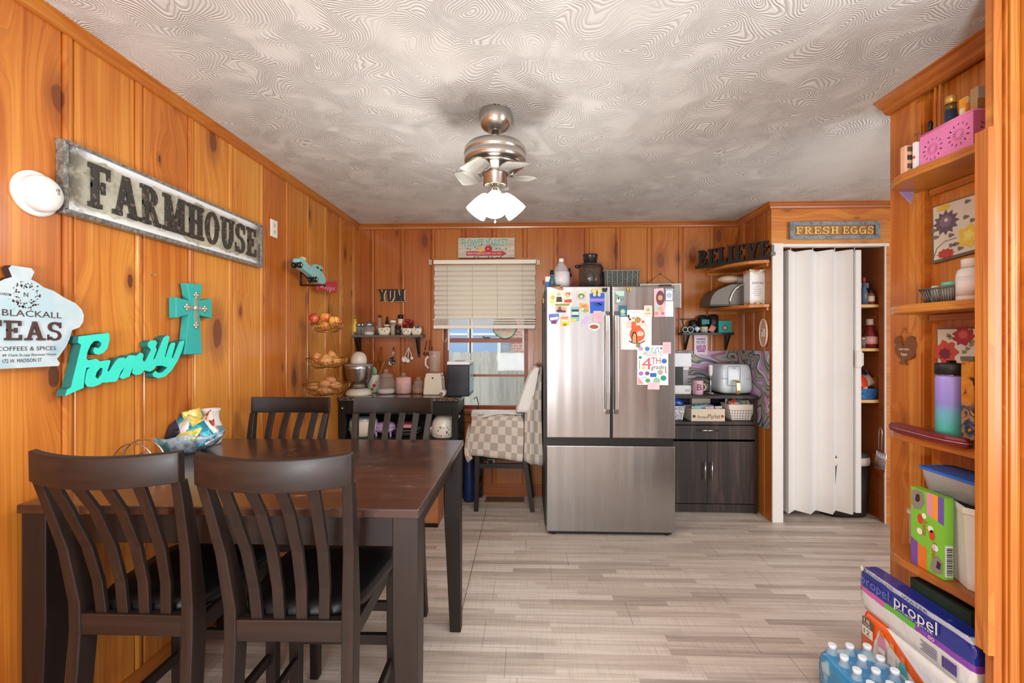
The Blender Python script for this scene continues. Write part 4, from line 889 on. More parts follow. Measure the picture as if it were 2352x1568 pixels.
def veg(nm, cx, cy, dY, rx, rz, mat, lb, cat, grp, neck=False):
    c = P(cx, cy, Y=HY+dY); b = MB(); q = rx*k
    if neck: b.lathe(c, [(.001, -rz*k), (q*.6, -rz*k*.85), (q*.95, -rz*k*.35), (q, .05*rz*k), (q*.9, rz*k*.45), (q*.6, rz*k*.82), (q*.28, rz*k*.98), (q*.10, rz*k*1.08), (q*.07, rz*k*1.25)], 16)
    else: b.ball(c, q, q*.8, rz*k)
    b.build(nm, mat, None, label=lb, cat=cat, group=grp, sub=1 if not neck else 0)
t = NT('onion_skin'); sp = t.n('SeparateXYZ', {0: t.objc()}).outputs; st = t.noise(t.vec(t.math('MULTIPLY', sp[0], 70), t.math('MULTIPLY', sp[1], 70), t.math('MULTIPLY', sp[2], 6)), 1.0, 3)
ONI = t.p(Base_Color=t.ramp(st, [(.35, '#b0642a'), (.5, '#cf8a45'), (.65, '#dfa566')]), Roughness=.3, Coat_Weight=.2); POT = M('#c88a5a', .7, 0, .18, 30, .2)
veg('onion', 728, 822, .02, 14, 12, ONI, 'golden onion at the wall side of the middle basket', 'onion', 'onions in the middle wire basket', True); veg('onion', 748, 828, -.04, 17, 14, ONI, 'biggest golden onion at the front of the middle wire basket', 'onion', 'onions in the middle wire basket', True)
veg('onion', 760, 817, .05, 13, 11, ONI, 'golden onion at the back of the middle wire basket', 'onion', 'onions in the middle wire basket', True); veg('onion', 772, 829, -.02, 12, 10, ONI, 'golden onion at the aisle side of the middle wire basket', 'onion', 'onions in the middle wire basket', True)
for x, y, dY, rx, rz, lb in ((722, 888, 0, 18, 10, 'long potato at the wall side of the lowest wire basket'), (746, 882, -.02, 14, 10, 'round potato in the middle of the lowest wire basket'), (758, 874, .04, 15, 10, 'potato on top at the back of the lowest wire basket'),
                            (770, 885, 0, 14, 10, 'potato at the aisle side of the lowest wire basket'), (744, 898, -.06, 19, 9, 'potato lying low at the front of the lowest wire basket'), (742, 890, .07, 15, 9, 'potato at the wall corner side of the lowest basket')):
    veg('potato', x, y, dY, rx, rz, POT, lb, 'potato', 'potatoes in the lowest wire basket')
# ---------------------------------------------------------------- back wall, over the counter
def bface(x0, x1, y0, y1, Y, d=.02): a = P(x0, y1, Y=Y); c = P(x1, y0, Y=Y); return (a.x, c.x, Y, Y+d, a.z, c.z)
ym = thing('yum_sign', 'dark block letters reading YUM on the back wall above the spice shelf', 'sign')
o = P(868, 692, Y=YB-.035); e = P(930, 664, Y=YB-.035)
b = MB(); slab(b, 'YUM', (o.x+.007, YB-.003, o.z-.004), (1,0,0), (0,0,1), e.x-o.x, e.z-o.z, .028, None, .3, .05); b.build('letter_edges', M('#d9c6a5', .6), ym)
b = MB(); slab(b, 'YUM', (o.x, YB-.031, o.z), (1,0,0), (0,0,1), e.x-o.x, e.z-o.z, .004, None, .3, .05); b.build('letter_faces', M('#2b2018', .6, 0, .3, 50), ym)
SY0 = 3.95; SZ = zp(769, SY0); sx0, sx1 = P(798, 769, Y=SY0).x, P(970, 769, Y=SY0).x
sh = thing('spice_shelf', 'small grey painted wall shelf of spices with black brackets on the back wall', 'shelf')
MB().box(sx0, sx1, SY0, YB-.002, SZ-.018, SZ).build('board', M('#6d6255', .5, 0, .2, 20), sh, bevel=.002)
for x in (828, 963):
    q = P(x, 800, Y=YB).x; b = MB(); b.box(q-.011, q+.011, YB-.02, YB-.006, SZ-.20, SZ-.018); b.box(q-.011, q+.011, SY0+.01, YB-.02, SZ-.03, SZ-.018)
    b.prism([(q-.009, SY0+.03, SZ-.03), (q-.009, SY0+.055, SZ-.03), (q-.009, YB-.02, SZ-.14), (q-.009, YB-.02, SZ-.17)], (.018, 0, 0)); b.build('bracket', BLK, sh)
Ys = 4.01
b = MB(); x0, x1 = P(800, 760, Y=Ys).x, P(820, 760, Y=Ys).x
bgm = bag_mat('bag_yellow', ['#e6c81f', '#f3e04a', '#5a3b34', '#e0c52a'], 16)
b.rects([((x0+x1)/2, Ys, SZ), ((x0+x1)/2, Ys, SZ+.10), ((x0+x1)/2, Ys, SZ+.15), ((x0+x1)/2, Ys, SZ+.172)], [x1-x0, (x1-x0)*.97, (x1-x0)*.75, (x1-x0)*.7], [.05, .05, .02, .004])
b.build('pepper_bag', bgm, None, label='yellow printed bag standing at the wall end of the spice shelf', cat='bag')
def bottle(name, cx, parts, lb, cat, grp=None, Y=Ys, zb=SZ, base=768.5):
    t_ = thing(name, lb, cat, grp); dz = zb-P(cx, base, Y=Y).z
    for nm, prof, mat in parts:
        b = MB(); b.lp(cx, Y, prof, 16); b.v = [v+Vector((0, 0, dz)) for v in b.v]; b.build(nm, mat, t_)
    return t_
SIL = M('#b9bab6', .2, .9, .05); REDC = M('#b7362c', .4); GRN = M('#3c5b34', .5, 0, .3, 30)
SP = 'jars and bottles on the spice shelf'
bottle('spice_jar', 824, [('glass', [(768.5, 7), (752, 7.5), (748, 6)], JARG), ('contents', [(768.5, 6.3), (754, 6.6)], M('#3c342c', .8, 0, .4, 90)), ('lid', [(749, 6.5), (743, 6.5), (742, 5)], SIL)], 'slim glass jar of dark spice beside the yellow bag on the shelf', 'jar', SP)
bottle('spice_jar', 833, [('glass', [(768.5, 5.5), (752, 6), (748, 5)], JARG), ('contents', [(768.5, 5), (752, 5.3)], M('#6a7a64', .8, 0, .4, 90)), ('lid', [(749, 5.5), (743, 5.5), (739, 2)], SIL)], 'slim glass jar of green herbs second from the yellow bag on the shelf', 'jar', SP, 4.035)
bottle('sugar_jar', 848, [('glass', [(768.5, 11.5), (750, 12.3), (747, 10)], JARG), ('contents', [(768.5, 10.5), (761, 10.8), (760, 3)], WHITE), ('lid', [(748, 12.3), (742, 11.5), (739, 3), (737, 3), (736, 1)], SIL)], 'wide glass jar with silver lid and white sugar on the spice shelf', 'jar', SP)
bottle('vinegar_bottle', 872, [('glass', [(768.5, 8), (752, 8), (744, 4), (734, 3.5), (726, 3)], JARG), ('contents', [(768.5, 7), (754, 7)], M('#241612', .2)), ('stopper', [(728, 3.2), (723, 2.6)], BLK)], 'glass cruet of dark vinegar standing behind the floral dish on the shelf', 'bottle', SP, 4.05)
bottle('sauce_bottle', 889, [('bottle', [(768.5, 6.5), (748, 6.5), (742, 4), (732, 2), (726, 1.5)], M('#221712', .2)), ('label', [(758, 6.8), (744, 6.3)], M('#e8e0cf', .5))], 'dark bottle with pointed nozzle and oval cream label on the spice shelf', 'bottle', SP, 4.045)
bottle('seasoning_jar', 903, [('jar', [(768.5, 6), (740, 6)], JARG), ('contents', [(768.5, 5.4), (746, 5.4)], M('#b8a478', .8, 0, .4, 80)), ('lid', [(740, 6.4), (735, 6.4)], WHITE)], 'seasoning jar with flat white lid in the middle of the spice shelf', 'jar', SP, 3.985)
bottle('grinder', 920, [('body', [(768.5, 5.6), (730, 5.6)], M('#e6ddca', .4, 0, .3, 40)), ('band', [(750, 5.9), (742, 5.9)], M('#c7843f', .5)), ('lid', [(731, 6), (722, 6)], BLK)], 'tall grinder with black top beside the white lidded jar on the spice shelf', 'grinder', SP, 4.05)
bottle('dark_jar', 914, [('jar', [(768.5, 6.5), (752, 6.5)], M('#3b2a22', .3)), ('lid', [(752, 6.7), (747, 6.7)], BLK)], 'short dark jar at the foot of the tall grinder', 'jar', SP, 3.98)
bottle('spice_bottle', 929, [('bottle', [(768.5, 4.6), (745, 4.6)], M('#6b1f1c', .3)), ('lid', [(745, 4.9), (738, 4.9)], REDC)], 'dark red spice bottle standing behind the square floral dish', 'bottle', SP, 4.05)
bottle('spice_bottle', 937, [('bottle', [(768.5, 5), (738, 5)], M('#7c2a2c', .3, 0, .3)), ('lid', [(738, 5), (732, 5)], M('#8c2a34', .4))], 'taller maroon spice bottle at the back of the spice shelf', 'bottle', SP, 4.06)
bottle('spice_bottle', 944, [('bottle', [(768.5, 4.5), (741, 4.5)], M('#4a2320', .3, 0, .3)), ('lid', [(741, 4.8), (735, 4.8)], M('#a03432', .4))], 'brown spice bottle at the back near the blue boxes', 'bottle', SP, 4.055)
def dish(cx, hw, ytop, lb, cc):
    t_ = thing('floral_dish', lb, 'dish', 'painted dishes on the spice shelf'); b = MB(); Y = 3.985; R = []; kk = Y/F; X = P(cx, 760, Y=Y).x; hz = zp(ytop, Y)-zp(768.5, Y)
    for z, s_ in ((0, .75), (hz*.5, .93), (hz, 1.0), (hz, .92), (hz*.3, .8)):
        R.append([(X+hw*kk*s_*math.copysign(abs(math.cos(a))**.5, math.cos(a)), Y+.03*s_*math.copysign(abs(math.sin(a))**.5, math.sin(a)), SZ+z) for a in [2*math.pi*j/20 for j in range(20)]])
    b.loft(R, None, True, True); b.build('dish_body', CREAM, t_)
    b = MB()
    for i, c_ in enumerate(cc): blob(b, (X+(i-(len(cc)-1)/2)*hw*kk*.42, Y-.0305, SZ+hz*(.55+.2*(i % 2))), (1,0,0), (0,0,1), .006, M(c_, .5), 8, .001)
    b.build('painted_flowers', None, t_); return X, Y
dish(883, 14.5, 752, 'round floral dish in front of the dark bottles on the spice shelf', ['#d8a630', '#4f7a3c', '#c23b2c', '#4f7a3c']); dish(935, 11, 753, 'square dish with red flowers on the spice shelf', ['#c23b2c', '#a33030', '#5a8a44'])
dX, dY_ = dish(957, 12.5, 753, 'square dish holding blue and yellow packets at the window end of the spice shelf', ['#c8b24a', '#5f7fb0', '#b95a3a'])
for i, (cc, lb) in enumerate((('#e2c23a', 'yellow packet'), ('#2f55a0', 'first blue packet'), ('#24427f', 'second blue packet'), ('#7fa5d0', 'pale blue packet'))):
    b = MB(); x = dX-.028+i*.018; b.box(x, x+.015, dY_-.006, dY_-.003, SZ+.02, SZ+.075); b.build('tea_packet', M(cc, .5), None, label=lb+' standing in the end dish of the spice shelf', cat='packet', group='packets in the end dish')
# hanging utensils
hy = YB-.03
def hang(pts, r, nm, mat, lb, cat, extra=None):
    b = MB(); b.tube([P(x, y, Y=hy) for x, y in pts], r, 8)
    if extra: extra(b)
    b.build(nm, mat, None, label=lb, cat=cat)
hang([(875, 797), (874, 820), (873, 842)], [.007, .005, .005], 'wooden_ladle', M('#8a4a28', .6, 0, .2), 'small brown ladle hanging under the spice shelf behind the jars', 'ladle', lambda b: b.ball(P(873, 826, Y=hy), .018, .012, .02))
cups = thing('measuring_cups', 'bunch of steel measuring cups hanging under the spice shelf', 'measuring cups')
for i, (x, y, r) in enumerate(((901, 828, .030), (896, 834, .022))):
    b = MB(); c = P(x, y, Y=hy-.02*i); b.lathe(c, [(r*.75, .025), (r*.9, .02), (r, -.002), (r*1.02, -.004), (r*.9, .0), (r*.7, .02)], 18, axis=(.25, 1, .3)); h_ = P(904, 797, Y=hy-.02*i); b.tube([c+Vector((.01, 0, r*.8)), (c+h_)/2+Vector((.008, 0, 0)), h_], [.004, .003, .005], 6); b.build('cup', STEEL, cups)
spn = thing('measuring_spoons', 'set of white measuring spoons hanging from a hook under the spice shelf', 'measuring spoons')
for i, (x, y, r) in enumerate(((929, 825, .026), (937, 828, .018), (946, 822, .014))):
    b = MB(); c = P(x, y, Y=hy-.008*i); b.lathe(c, [(r*.5, .012), (r*.9, .008), (r, 0), (r*.85, .002), (r*.4, .008)], 18, axis=(0, 1, 0)); h_ = P(939, 797, Y=hy-.008*i); b.tube([c+Vector((0, 0, r*.8)), h_], [.005, .004], 6); b.build('spoon', M('#efe9e2', .4, 0, .04), spn)
cpm = thing('copper_ornament', 'dark copper utensils hanging by the window casing above the blender', 'utensils')
for x0_, y0_, x1_, y1_, r in ((980, 782, 976, 812, .016), (987, 780, 986, 812, .018), (992, 795, 992, 812, .012)):
    b = MB(); b.tube([P(x0_, y0_, Y=hy), P(x1_, y1_-8, Y=hy)], .004, 6); b.ball(P(x1_, y1_, Y=hy), r, .01, r); b.build('spoon', M('#7a3a24', .35, .6, .2), cpm)
# flower market sign on the blind
fm = thing('flower_market_sign', 'whitewashed plank sign with teal lettering and a red arrow above the window blind', 'sign')
Yf_ = YB-.022; b = MB(); b.box(*bface(1052.5, 1182, 545.5, 594, Yf_, .02)); t = NT('whitewashed_planks'); sp = t.n('SeparateXYZ', {0: t.objc()}).outputs
b.build('board', t.p(Base_Color=t.mix(t.smooth(t.math('FRACT', t.math('MULTIPLY', sp[2], 16)), .05, .0), t.ramp(t.noise(t.vec(t.math('MULTIPLY', sp[0], 6), 0, t.math('MULTIPLY', sp[2], 60)), 1.0, 3), [(.35, '#b5ab98'), (.6, '#d3cab8')]), '#80735f'), Roughness=.7), fm)
def btext(mb, s, x, y, x2, hpx, Y, mat=None, d=.001, shear=0.):
    o = P(x, y, Y=Y); e = P(x2, y, Y=Y); hz = P(x, y-hpx, Y=Y).z-o.z; return text(mb, s, o, (1,0,0), (0,0,1), e.x-o.x, hz, d, mat, shear)
b = MB(); btext(b, 'FLOWER MARKET', 1061, 566, 1166, 17, Yf_); b.build('teal_lettering', M('#4fb0a8', .6, 0, .25, 60), fm)
ar = MB(); ar.ppx([(1071, 577), (1152, 577), (1152, 575), (1164, 582), (1152, 589), (1152, 587), (1071, 587)], (0, -.0015, 0), Y=Yf_); ar.build('arrow', M('#b8353c', .6), fm)
b = MB(); btext(b, 'FRESH PICKED-BLOOMS', 1073, 584.5, 1127, 5, Yf_-.002); btext(b, 'open daily', 1129, 584.5, 1151, 5, Yf_-.002, shear=.2); b.build('arrow_lettering', M('#f0dccf', .6), fm)
b = MB(); rnd = random.Random(9)
blob(b, P(1122, 572, Y=Yf_-.002), (1,0,0), (0,0,1), .035, M('#b5303a', .6), 11); blob(b, P(1104, 573, Y=Yf_-.0016), (1,0,0), (0,0,1), .024, M('#e2b45a', .6), 9); blob(b, P(1121, 571, Y=Yf_-.0032), (1,0,0), (0,0,1), .006, M('#f2c9c4', .6), 8)
for x, y in ((1074, 571), (1080, 573), (1091, 567), (1096, 570), (1140, 571), (1148, 570), (1162, 571), (1090, 590), (1098, 590), (1122, 590), (1130, 590), (1142, 591), (1150, 590), (1106, 562), (1125, 549)):
    blob(b, P(x, y, Y=Yf_-.0014), (.8, 0, .6), (-.6, 0, .8), .010, M('#2f4a46', .6), 6, .0005, .45)
b.build('painted_flowers', None, fm)
# blind
wb = thing('window_blind', 'cream slatted window blind pulled half way down over the window', 'blind')
BLC = M('#f3ecdd', .5, 0, .04, 20); Yw = YB-.075
b = MB(); b.box(*bface(995.5, 1231.5, 595.5, 606, Yw, .05)); b.build('head_rail', BLC, wb, bevel=.003)
b = MB(); xs0, xs1 = P(997.5, 650, Y=Yw).x, P(1229.5, 650, Y=Yw).x
t = NT('blind_slat'); b1 = t.n('BsdfTranslucent', {'Color': (.9, .84, .72, 1)}); ms = t.n('MixShader', {0: .35}); t.t.links.new(t.b.outputs[0], ms.inputs[1]); t.t.links.new(b1.outputs[0], ms.inputs[2])
t.p(Base_Color=t.mix(t.noise(t.objc(), 14, 2), '#f3ecdc', '#f8f2e6'), Roughness=.45); t.t.links.new(ms.outputs[0], t.t.nodes['Material Output'].inputs[0]); MSL = t.m
for i in range(11):
    y = 608+i*11.1; za, zb3 = zp(y, Yw), zp(y+13.2, Yw); dx = .004*math.sin(i*2.1)
    b.add([(xs0+dx, Yw+.022, za), (xs1+dx, Yw+.022, za), (xs1+dx, Yw+.004, (za+zb3)/2+.002), (xs0+dx, Yw+.004, (za+zb3)/2+.002), (xs0+dx, Yw+.0, zb3), (xs1+dx, Yw+.0, zb3)], [(0,1,2,3), (3,2,5,4)])
b.build('slats', MSL, wb, solid=.0025)
b = MB(); rnd = random.Random(2)
for i in range(7):
    y = 731+i*3.0; z = zp(y, Yw); dx = rnd.uniform(-.008, .008); ti = rnd.uniform(-.004, .004)
    b.add([(xs0-.004+dx, Yw-.012, z), (xs1+dx, Yw-.012, z+ti), (xs1+dx, Yw+.036, z+.004+ti), (xs0-.004+dx, Yw+.036, z+.004)], [(0,1,2,3)])
b.build('stacked_slats', BLC, wb, solid=.006); b = MB(); b.box(*bface(995.5, 1229, 747, 754.5, Yw-.012, .05)); b.build('bottom_rail', BLC, wb, bevel=.003)
b = MB()
for x in (1027, 1085, 1142, 1200): q = P(x, 640, Y=Yw-.006); b.tube([(q.x, q.y, zp(606, Yw)), (q.x, q.y, zp(730, Yw))], .0014, 5)
b.build('ladder_cord', M('#c9bda5', .8), wb)
q = P(1225, 700, Y=Yw-.01); b = MB(); b.tube([(q.x, q.y, zp(754, Yw)), (q.x+.004, q.y, zp(800, Yw)), (q.x-.003, q.y, zp(845, Yw))], .0025, 5)
q = P(1018, 700, Y=Yw); b.tube([(q.x, q.y, zp(754, Yw)), (q.x, q.y, zp(778, Yw)), (q.x+.01, q.y, zp(788, Yw)), (q.x+.025, q.y, zp(782, Yw)), (q.x+.03, q.y, zp(776, Yw))], .003, 5); b.build('pull_cord', M('#e6ddcc', .7), wb)
for x in (990, 1236):
    b = MB(); q = P(x, 604, Y=YB); b.box(q.x-.012, q.x+.012, YB-.03, YB, q.z-.02, q.z+.025); b.tube([(q.x, YB-.03, q.z+.03), (q.x, YB-.035, q.z), (q.x, YB-.03, q.z-.02)], .004, 6); b.build('mounting_clip', M('#cfc5b6', .4, .3), wb)
sc = thing('suncatcher', 'round painted glass ornament hanging in the window below the blind', 'ornament')
c = P(1159.5, 750, Y=YB+.012); rr_ = 27.5*(YB+.012)/F
t = NT('painted_glass'); nn = t.noise(t.objc(), 16, 3)
b = MB(); b.lathe(c, [(rr_*.97, 0), (rr_*.97, .004)], 36, axis=(0, 1, 0)); b.build('painted_disc', t.p(Base_Color=t.ramp(nn, [(.35, '#3f6b45'), (.45, '#7fa36a'), (.52, '#c98a5a'), (.6, '#b5553f'), (.7, '#8fb0a0')]), Roughness=.2), sc)
b = MB(); b.tube([(c.x+rr_*math.cos(2*math.pi*j/36), c.y, c.z+rr_*math.sin(2*math.pi*j/36)) for j in range(36)], .003, 6, closed=True); b.tube([(c.x, c.y, c.z+rr_), (c.x, c.y, c.z+.3)], .001, 4); b.build('rim', DMET, sc)
# ---------------------------------------------------------------- ceiling fan
fan = thing('ceiling_fan', 'brushed nickel ceiling fan with three lit frosted shades', 'ceiling fan')
fc = P(1137, 258, Z=ZC); FY = 2.10
def fl(prof, nm, mat, n=32): b = MB(); b.lp(1137.5, FY, prof, n); return b.build(nm, mat, fan)
b = MB(); b.lp(1138, FY, [(303, 12), (300, 18), (294, 26), (285, 30), (272, 31.5), (262, 31.5), (257.5, 30)], 32); b.build('canopy', NICKEL, fan)
fl([(334, 7), (302, 7)], 'down_rod', NICKEL, 16)
fl([(381, 52), (378, 57), (374, 59), (362, 59.5), (360, 57.5), (357, 59.5), (345, 59), (338, 54), (334, 40), (331, 9)], 'motor_housing', NICKEL, 48)
fl([(401, 27), (397, 34), (388, 46), (381, 51)], 'lower_housing', NICKEL, 48); fl([(428, 20), (426, 23), (404, 22), (400, 26)], 'switch_housing', NICKEL)
fz_ = zp(403, FY); fxc = P(1137.5, 400, Y=FY).x
BLD = M('#8f8c86', .45, .4, .05, 20)
for i in range(5):
    a = 2*math.pi*i/5+.35; u = Vector((math.cos(a), math.sin(a), 0)); v = Vector((-u.y, u.x, 0)); o = Vector((fxc, FY, fz_)); R = []
    for r_, w_ in ((.075, .030), (.10, .048), (.14, .062), (.175, .062), (.188, .05)):
        R.append([o+u*r_+v*w_*s_+Vector((0, 0, .010*s_+h)) for s_, h in ((-1, 0), (1, 0), (1, .005), (-1, .005))])
    b = MB(); b.loft(R); b.build('blade', BLD, fan, bevel=.002)
    b = MB(); b.obox(Matrix.Translation(o+u*.068+Vector((0, 0, .008))) @ Matrix.Rotation(a, 4, 'Z'), .05, .022, .006); b.build('blade_iron', NICKEL, fan)
t = NT('lit_frosted_glass'); nn = t.noise(t.objc(), 20, 2)
SHADE = t.p(Base_Color='#fff6e6', Roughness=.5, Emission_Color=t.mix(nn, '#fff4dd', '#ffffff'), Emission_Strength=1.8)
for i, az in enumerate((-math.pi/2, math.pi/6, math.pi*5/6)):
    tl = .80 if i else .5; d = Vector((math.cos(az)*math.sin(tl), math.sin(az)*math.sin(tl), -math.cos(tl)))
    o = Vector((fxc, FY, zp(438, FY)))+Vector((d.x, d.y, 0))*.03
    b = MB(); b.tube([Vector((fxc, FY, zp(424, FY))), o-d*.004, o+d*.03], .011, 10); b.build('lamp_arm', NICKEL, fan)
    b = MB(); b.lathe(o+d*.024, [(.020, 0), (.030, .012), (.040, .04), (.050, .085), (.052, .106), (.047, .104), (.036, .04)], 26, axis=d, cap=True); s_ = b.build('lamp_shade', SHADE, fan)
    point('fan_lamp', o+d*.15, 8.5, .05, (1, .97, .93))
b = MB(); b.tube([(fxc, FY-.01, zp(428, FY)), (fxc, FY-.01, zp(508, FY))], .0022, 5); b.ball((fxc, FY-.01, zp(511, FY)), .004, .004, .009); b.build('pull_chain', NICKEL, fan)
# ---------------------------------------------------------------- fridge
FRY = 3.24
fr = thing('refrigerator', 'stainless steel french door refrigerator with a bottom freezer drawer', 'refrigerator')
t = NT('brushed_steel'); sp = t.n('SeparateXYZ', {0: t.objc()}).outputs
nn = t.noise(t.vec(t.math('MULTIPLY', sp[0], 240), t.math('MULTIPLY', sp[1], 240), t.math('MULTIPLY', sp[2], 3)), 1.0, 2)
wv = t.noise(t.vec(t.math('MULTIPLY', sp[0], 5), 0, t.math('MULTIPLY', sp[2], .35)), 1.0, 2)
t.bump(wv, .35, .02)
SS = t.p(Base_Color=t.mix(nn, '#a8a7a6', '#b0afae'), Metallic=1.0, Roughness=t.math('MULTIPLY_ADD', nn, .08, .22))
def fx(x): return P(x, 800, Y=FRY).x
def fzz(y): return P(1400, y, Y=FRY).z
DG = M('#3a3a3b', .5, .3, .1); x0, x1 = fx(1255), fx(1551)
b = MB(); b.box(x0-.008, x1, FRY+.075, 3.98, .04, fzz(657)-.02); b.build('cabinet', DG, fr, bevel=.004)
L_ = MB().box(x0, fx(1401), FRY, FRY+.07, fzz(1006), fzz(657)).build('door', SS, fr, bevel=.006)
R_ = MB().box(fx(1406.5), x1, FRY, FRY+.07, fzz(1006), fzz(657)).build('door', SS, fr, bevel=.006)
D_ = MB().box(x0, x1, FRY, FRY+.07, fzz(1222), fzz(1024)).build('freezer_drawer', SS, fr, bevel=.006)
b = MB(); b.box(x0+.004, x1-.004, FRY+.03, FRY+.074, fzz(1023)-.004, fzz(1007)+.004).box(fx(1401)-.004, fx(1406.5)+.004, FRY+.03, FRY+.074, fzz(1006), fzz(659)); b.build('gap_trim', BLK, fr)
for xa, xb, pr in ((1388, 1399.5, L_), (1408, 1420, R_)):
    b = MB(); xm = (fx(xa)+fx(xb))/2; w_ = (fx(xb)-fx(xa))*.8
    b.rects([(xm, FRY-.018, fzz(949)), (xm, FRY-.036, fzz(938)), (xm, FRY-.042, fzz(900)), (xm, FRY-.042, fzz(760)), (xm, FRY-.036, fzz(725)), (xm, FRY-.018, fzz(716))], w_, .02)
    b.box(xm-w_/2, xm+w_/2, FRY-.026, FRY, fzz(950), fzz(940)).box(xm-w_/2, xm+w_/2, FRY-.026, FRY, fzz(724), fzz(715)); b.build('handle', STEEL, pr, bevel=.004)
b = MB(); b.box(x0+.02, x1-.02, FRY+.02, FRY+.074, .012, fzz(1223)); b.build('toe_grille', BLK, fr)
for x in (1272, 1535): b = MB(); b.lathe((fx(x), FRY+.05, 0), [(.02, 0), (.02, .02)], 12); b.build('foot', BLK, fr)
b = MB(); b.box(x0+.02, x0+.1, FRY+.01, FRY+.10, fzz(657), fzz(657)+.012).box(x1-.1, x1-.02, FRY+.01, FRY+.10, fzz(657), fzz(657)+.012); b.build('hinge_cover', DG, fr, bevel=.003)
# ---- papers and magnets (each stands a little off the door)
def g(u, v): return (1240+u/6.031, 640+v/6.031)
def card(nm, lb, cat, pts, mat, art=None, lay=0, grp='magnets and papers on the refrigerator', th=.0015):
    Y = FRY-.0012-lay*.0022; t_ = thing(nm, lb, cat, grp); b = MB(); pp = [P(*g(*q), Y=Y) for q in pts]; plate(b, pp, [], (0, -th, 0)); b.build('sheet', mat, t_)
    if art: b = MB(); art(b, Y-th-.0004); b.build('print', None, t_)
    return t_
def poly(b, pts, Y, mat, d=0.): b.add([P(*g(*q), Y=Y-d) for q in pts], [tuple(range(len(pts)))], mat)
def dot(b, u, v, r, Y, mat, sy=1., d=0., n=12): poly(b, [(u+r*math.cos(2*math.pi*k/n), v+r*sy*math.sin(2*math.pi*k/n)) for k in range(n)], Y, mat, d)
def line(b, pts, w, Y, mat, d=0.):
    for (a, e) in zip(pts, pts[1:]):
        dx, dy = e[0]-a[0], e[1]-a[1]; l = math.hypot(dx, dy) or 1; nx, ny = -dy/l*w/2, dx/l*w/2
        poly(b, [(a[0]+nx, a[1]+ny), (e[0]+nx, e[1]+ny), (e[0]-nx, e[1]-ny), (a[0]-nx, a[1]-ny)], Y, mat, d); d += .00003
def gt(b, s, u, v, u2, h, Y, mat, d=.0002, shear=0.):
    x, y = g(u, v); x2, _ = g(u2, v); btext(b, s, x, y, x2, h/6.031, Y, mat, d, shear)
rect = lambda a, b_, c, d: [(a, b_), (c, b_), (c, d), (a, d)]
m = lambda c: M(c, .6, 0, .06, 60)
PAPER = m('#f5f3ef')
def a_mush(b, Y):
    dot(b, 1350, 770, 108, Y, m('#e8643a'), 1.0); poly(b, [(1185,650),(1200,600),(1250,540),(1340,512),(1420,545),(1475,620),(1480,680),(1430,650),(1380,640),(1330,650),(1270,680),(1210,690)], Y, m('#f4d9c9'), .0002)
    poly(b, [(1262,645),(1390,645),(1420,740),(1280,760)], Y, m('#e8643a'), .0003)
    dot(b, 1300, 620, 36, Y, m('#e0633f'), .8, .0004); dot(b, 1430, 595, 22, Y, m('#e0633f'), .8, .0004); dot(b, 1295, 545, 16, Y, m('#e0633f'), .7, .0004); dot(b, 1390, 760, 50, Y, m('#f1cdb5'), .75, .0004)
    dot(b, 1357, 570, 38, Y, m('#2d2320'), 1, .0005); dot(b, 1357, 570, 30, Y, m('#e2b84a'), 1, .0006); line(b, [(1327,570),(1387,570)], 6, Y, m('#2d2320'), .0007); line(b, [(1357,540),(1357,600)], 6, Y, m('#2d2320'), .00075)
    poly(b, [(1270,890),(1272,790),(1285,745),(1315,728),(1340,755),(1350,890)], Y, m('#3a2a24'), .0005); poly(b, [(1283,888),(1285,800),(1297,765),(1315,748),(1330,775),(1337,888)], Y, m('#e9a06c'), .0006)
    line(b, [(1235,860),(1290,890),(1400,890),(1455,855)], 14, Y, m('#40302a'), .0004); poly(b, [(1205,520),(1225,495),(1245,505),(1240,540),(1268,560),(1240,580),(1225,540)], Y, m('#3b3838'), .0003)
    for (x, y) in ((1190,760),(1210,810),(1180,840),(1480,700),(1490,790),(1470,830),(1500,750),(1465,880)): dot(b, x, y, 13, Y, m('#b9cdb4'), 1, .0003); dot(b, x, y, 8, Y, PAPER, 1, .00035)
    line(b, [(1290,495),(1305,460),(1385,460),(1400,495)], 5, Y, m('#c9b8b0'), .0003); line(b, [(1145,575),(1190,610)], 4, Y, m('#cfbfb5'), .0003)
card('mushroom_drawing', 'white sheet with a printed orange mushroom house on the right refrigerator door', 'drawing', [(1108, 432), (1548, 432), (1545, 982), (1118, 980)], PAPER, a_mush, 0)
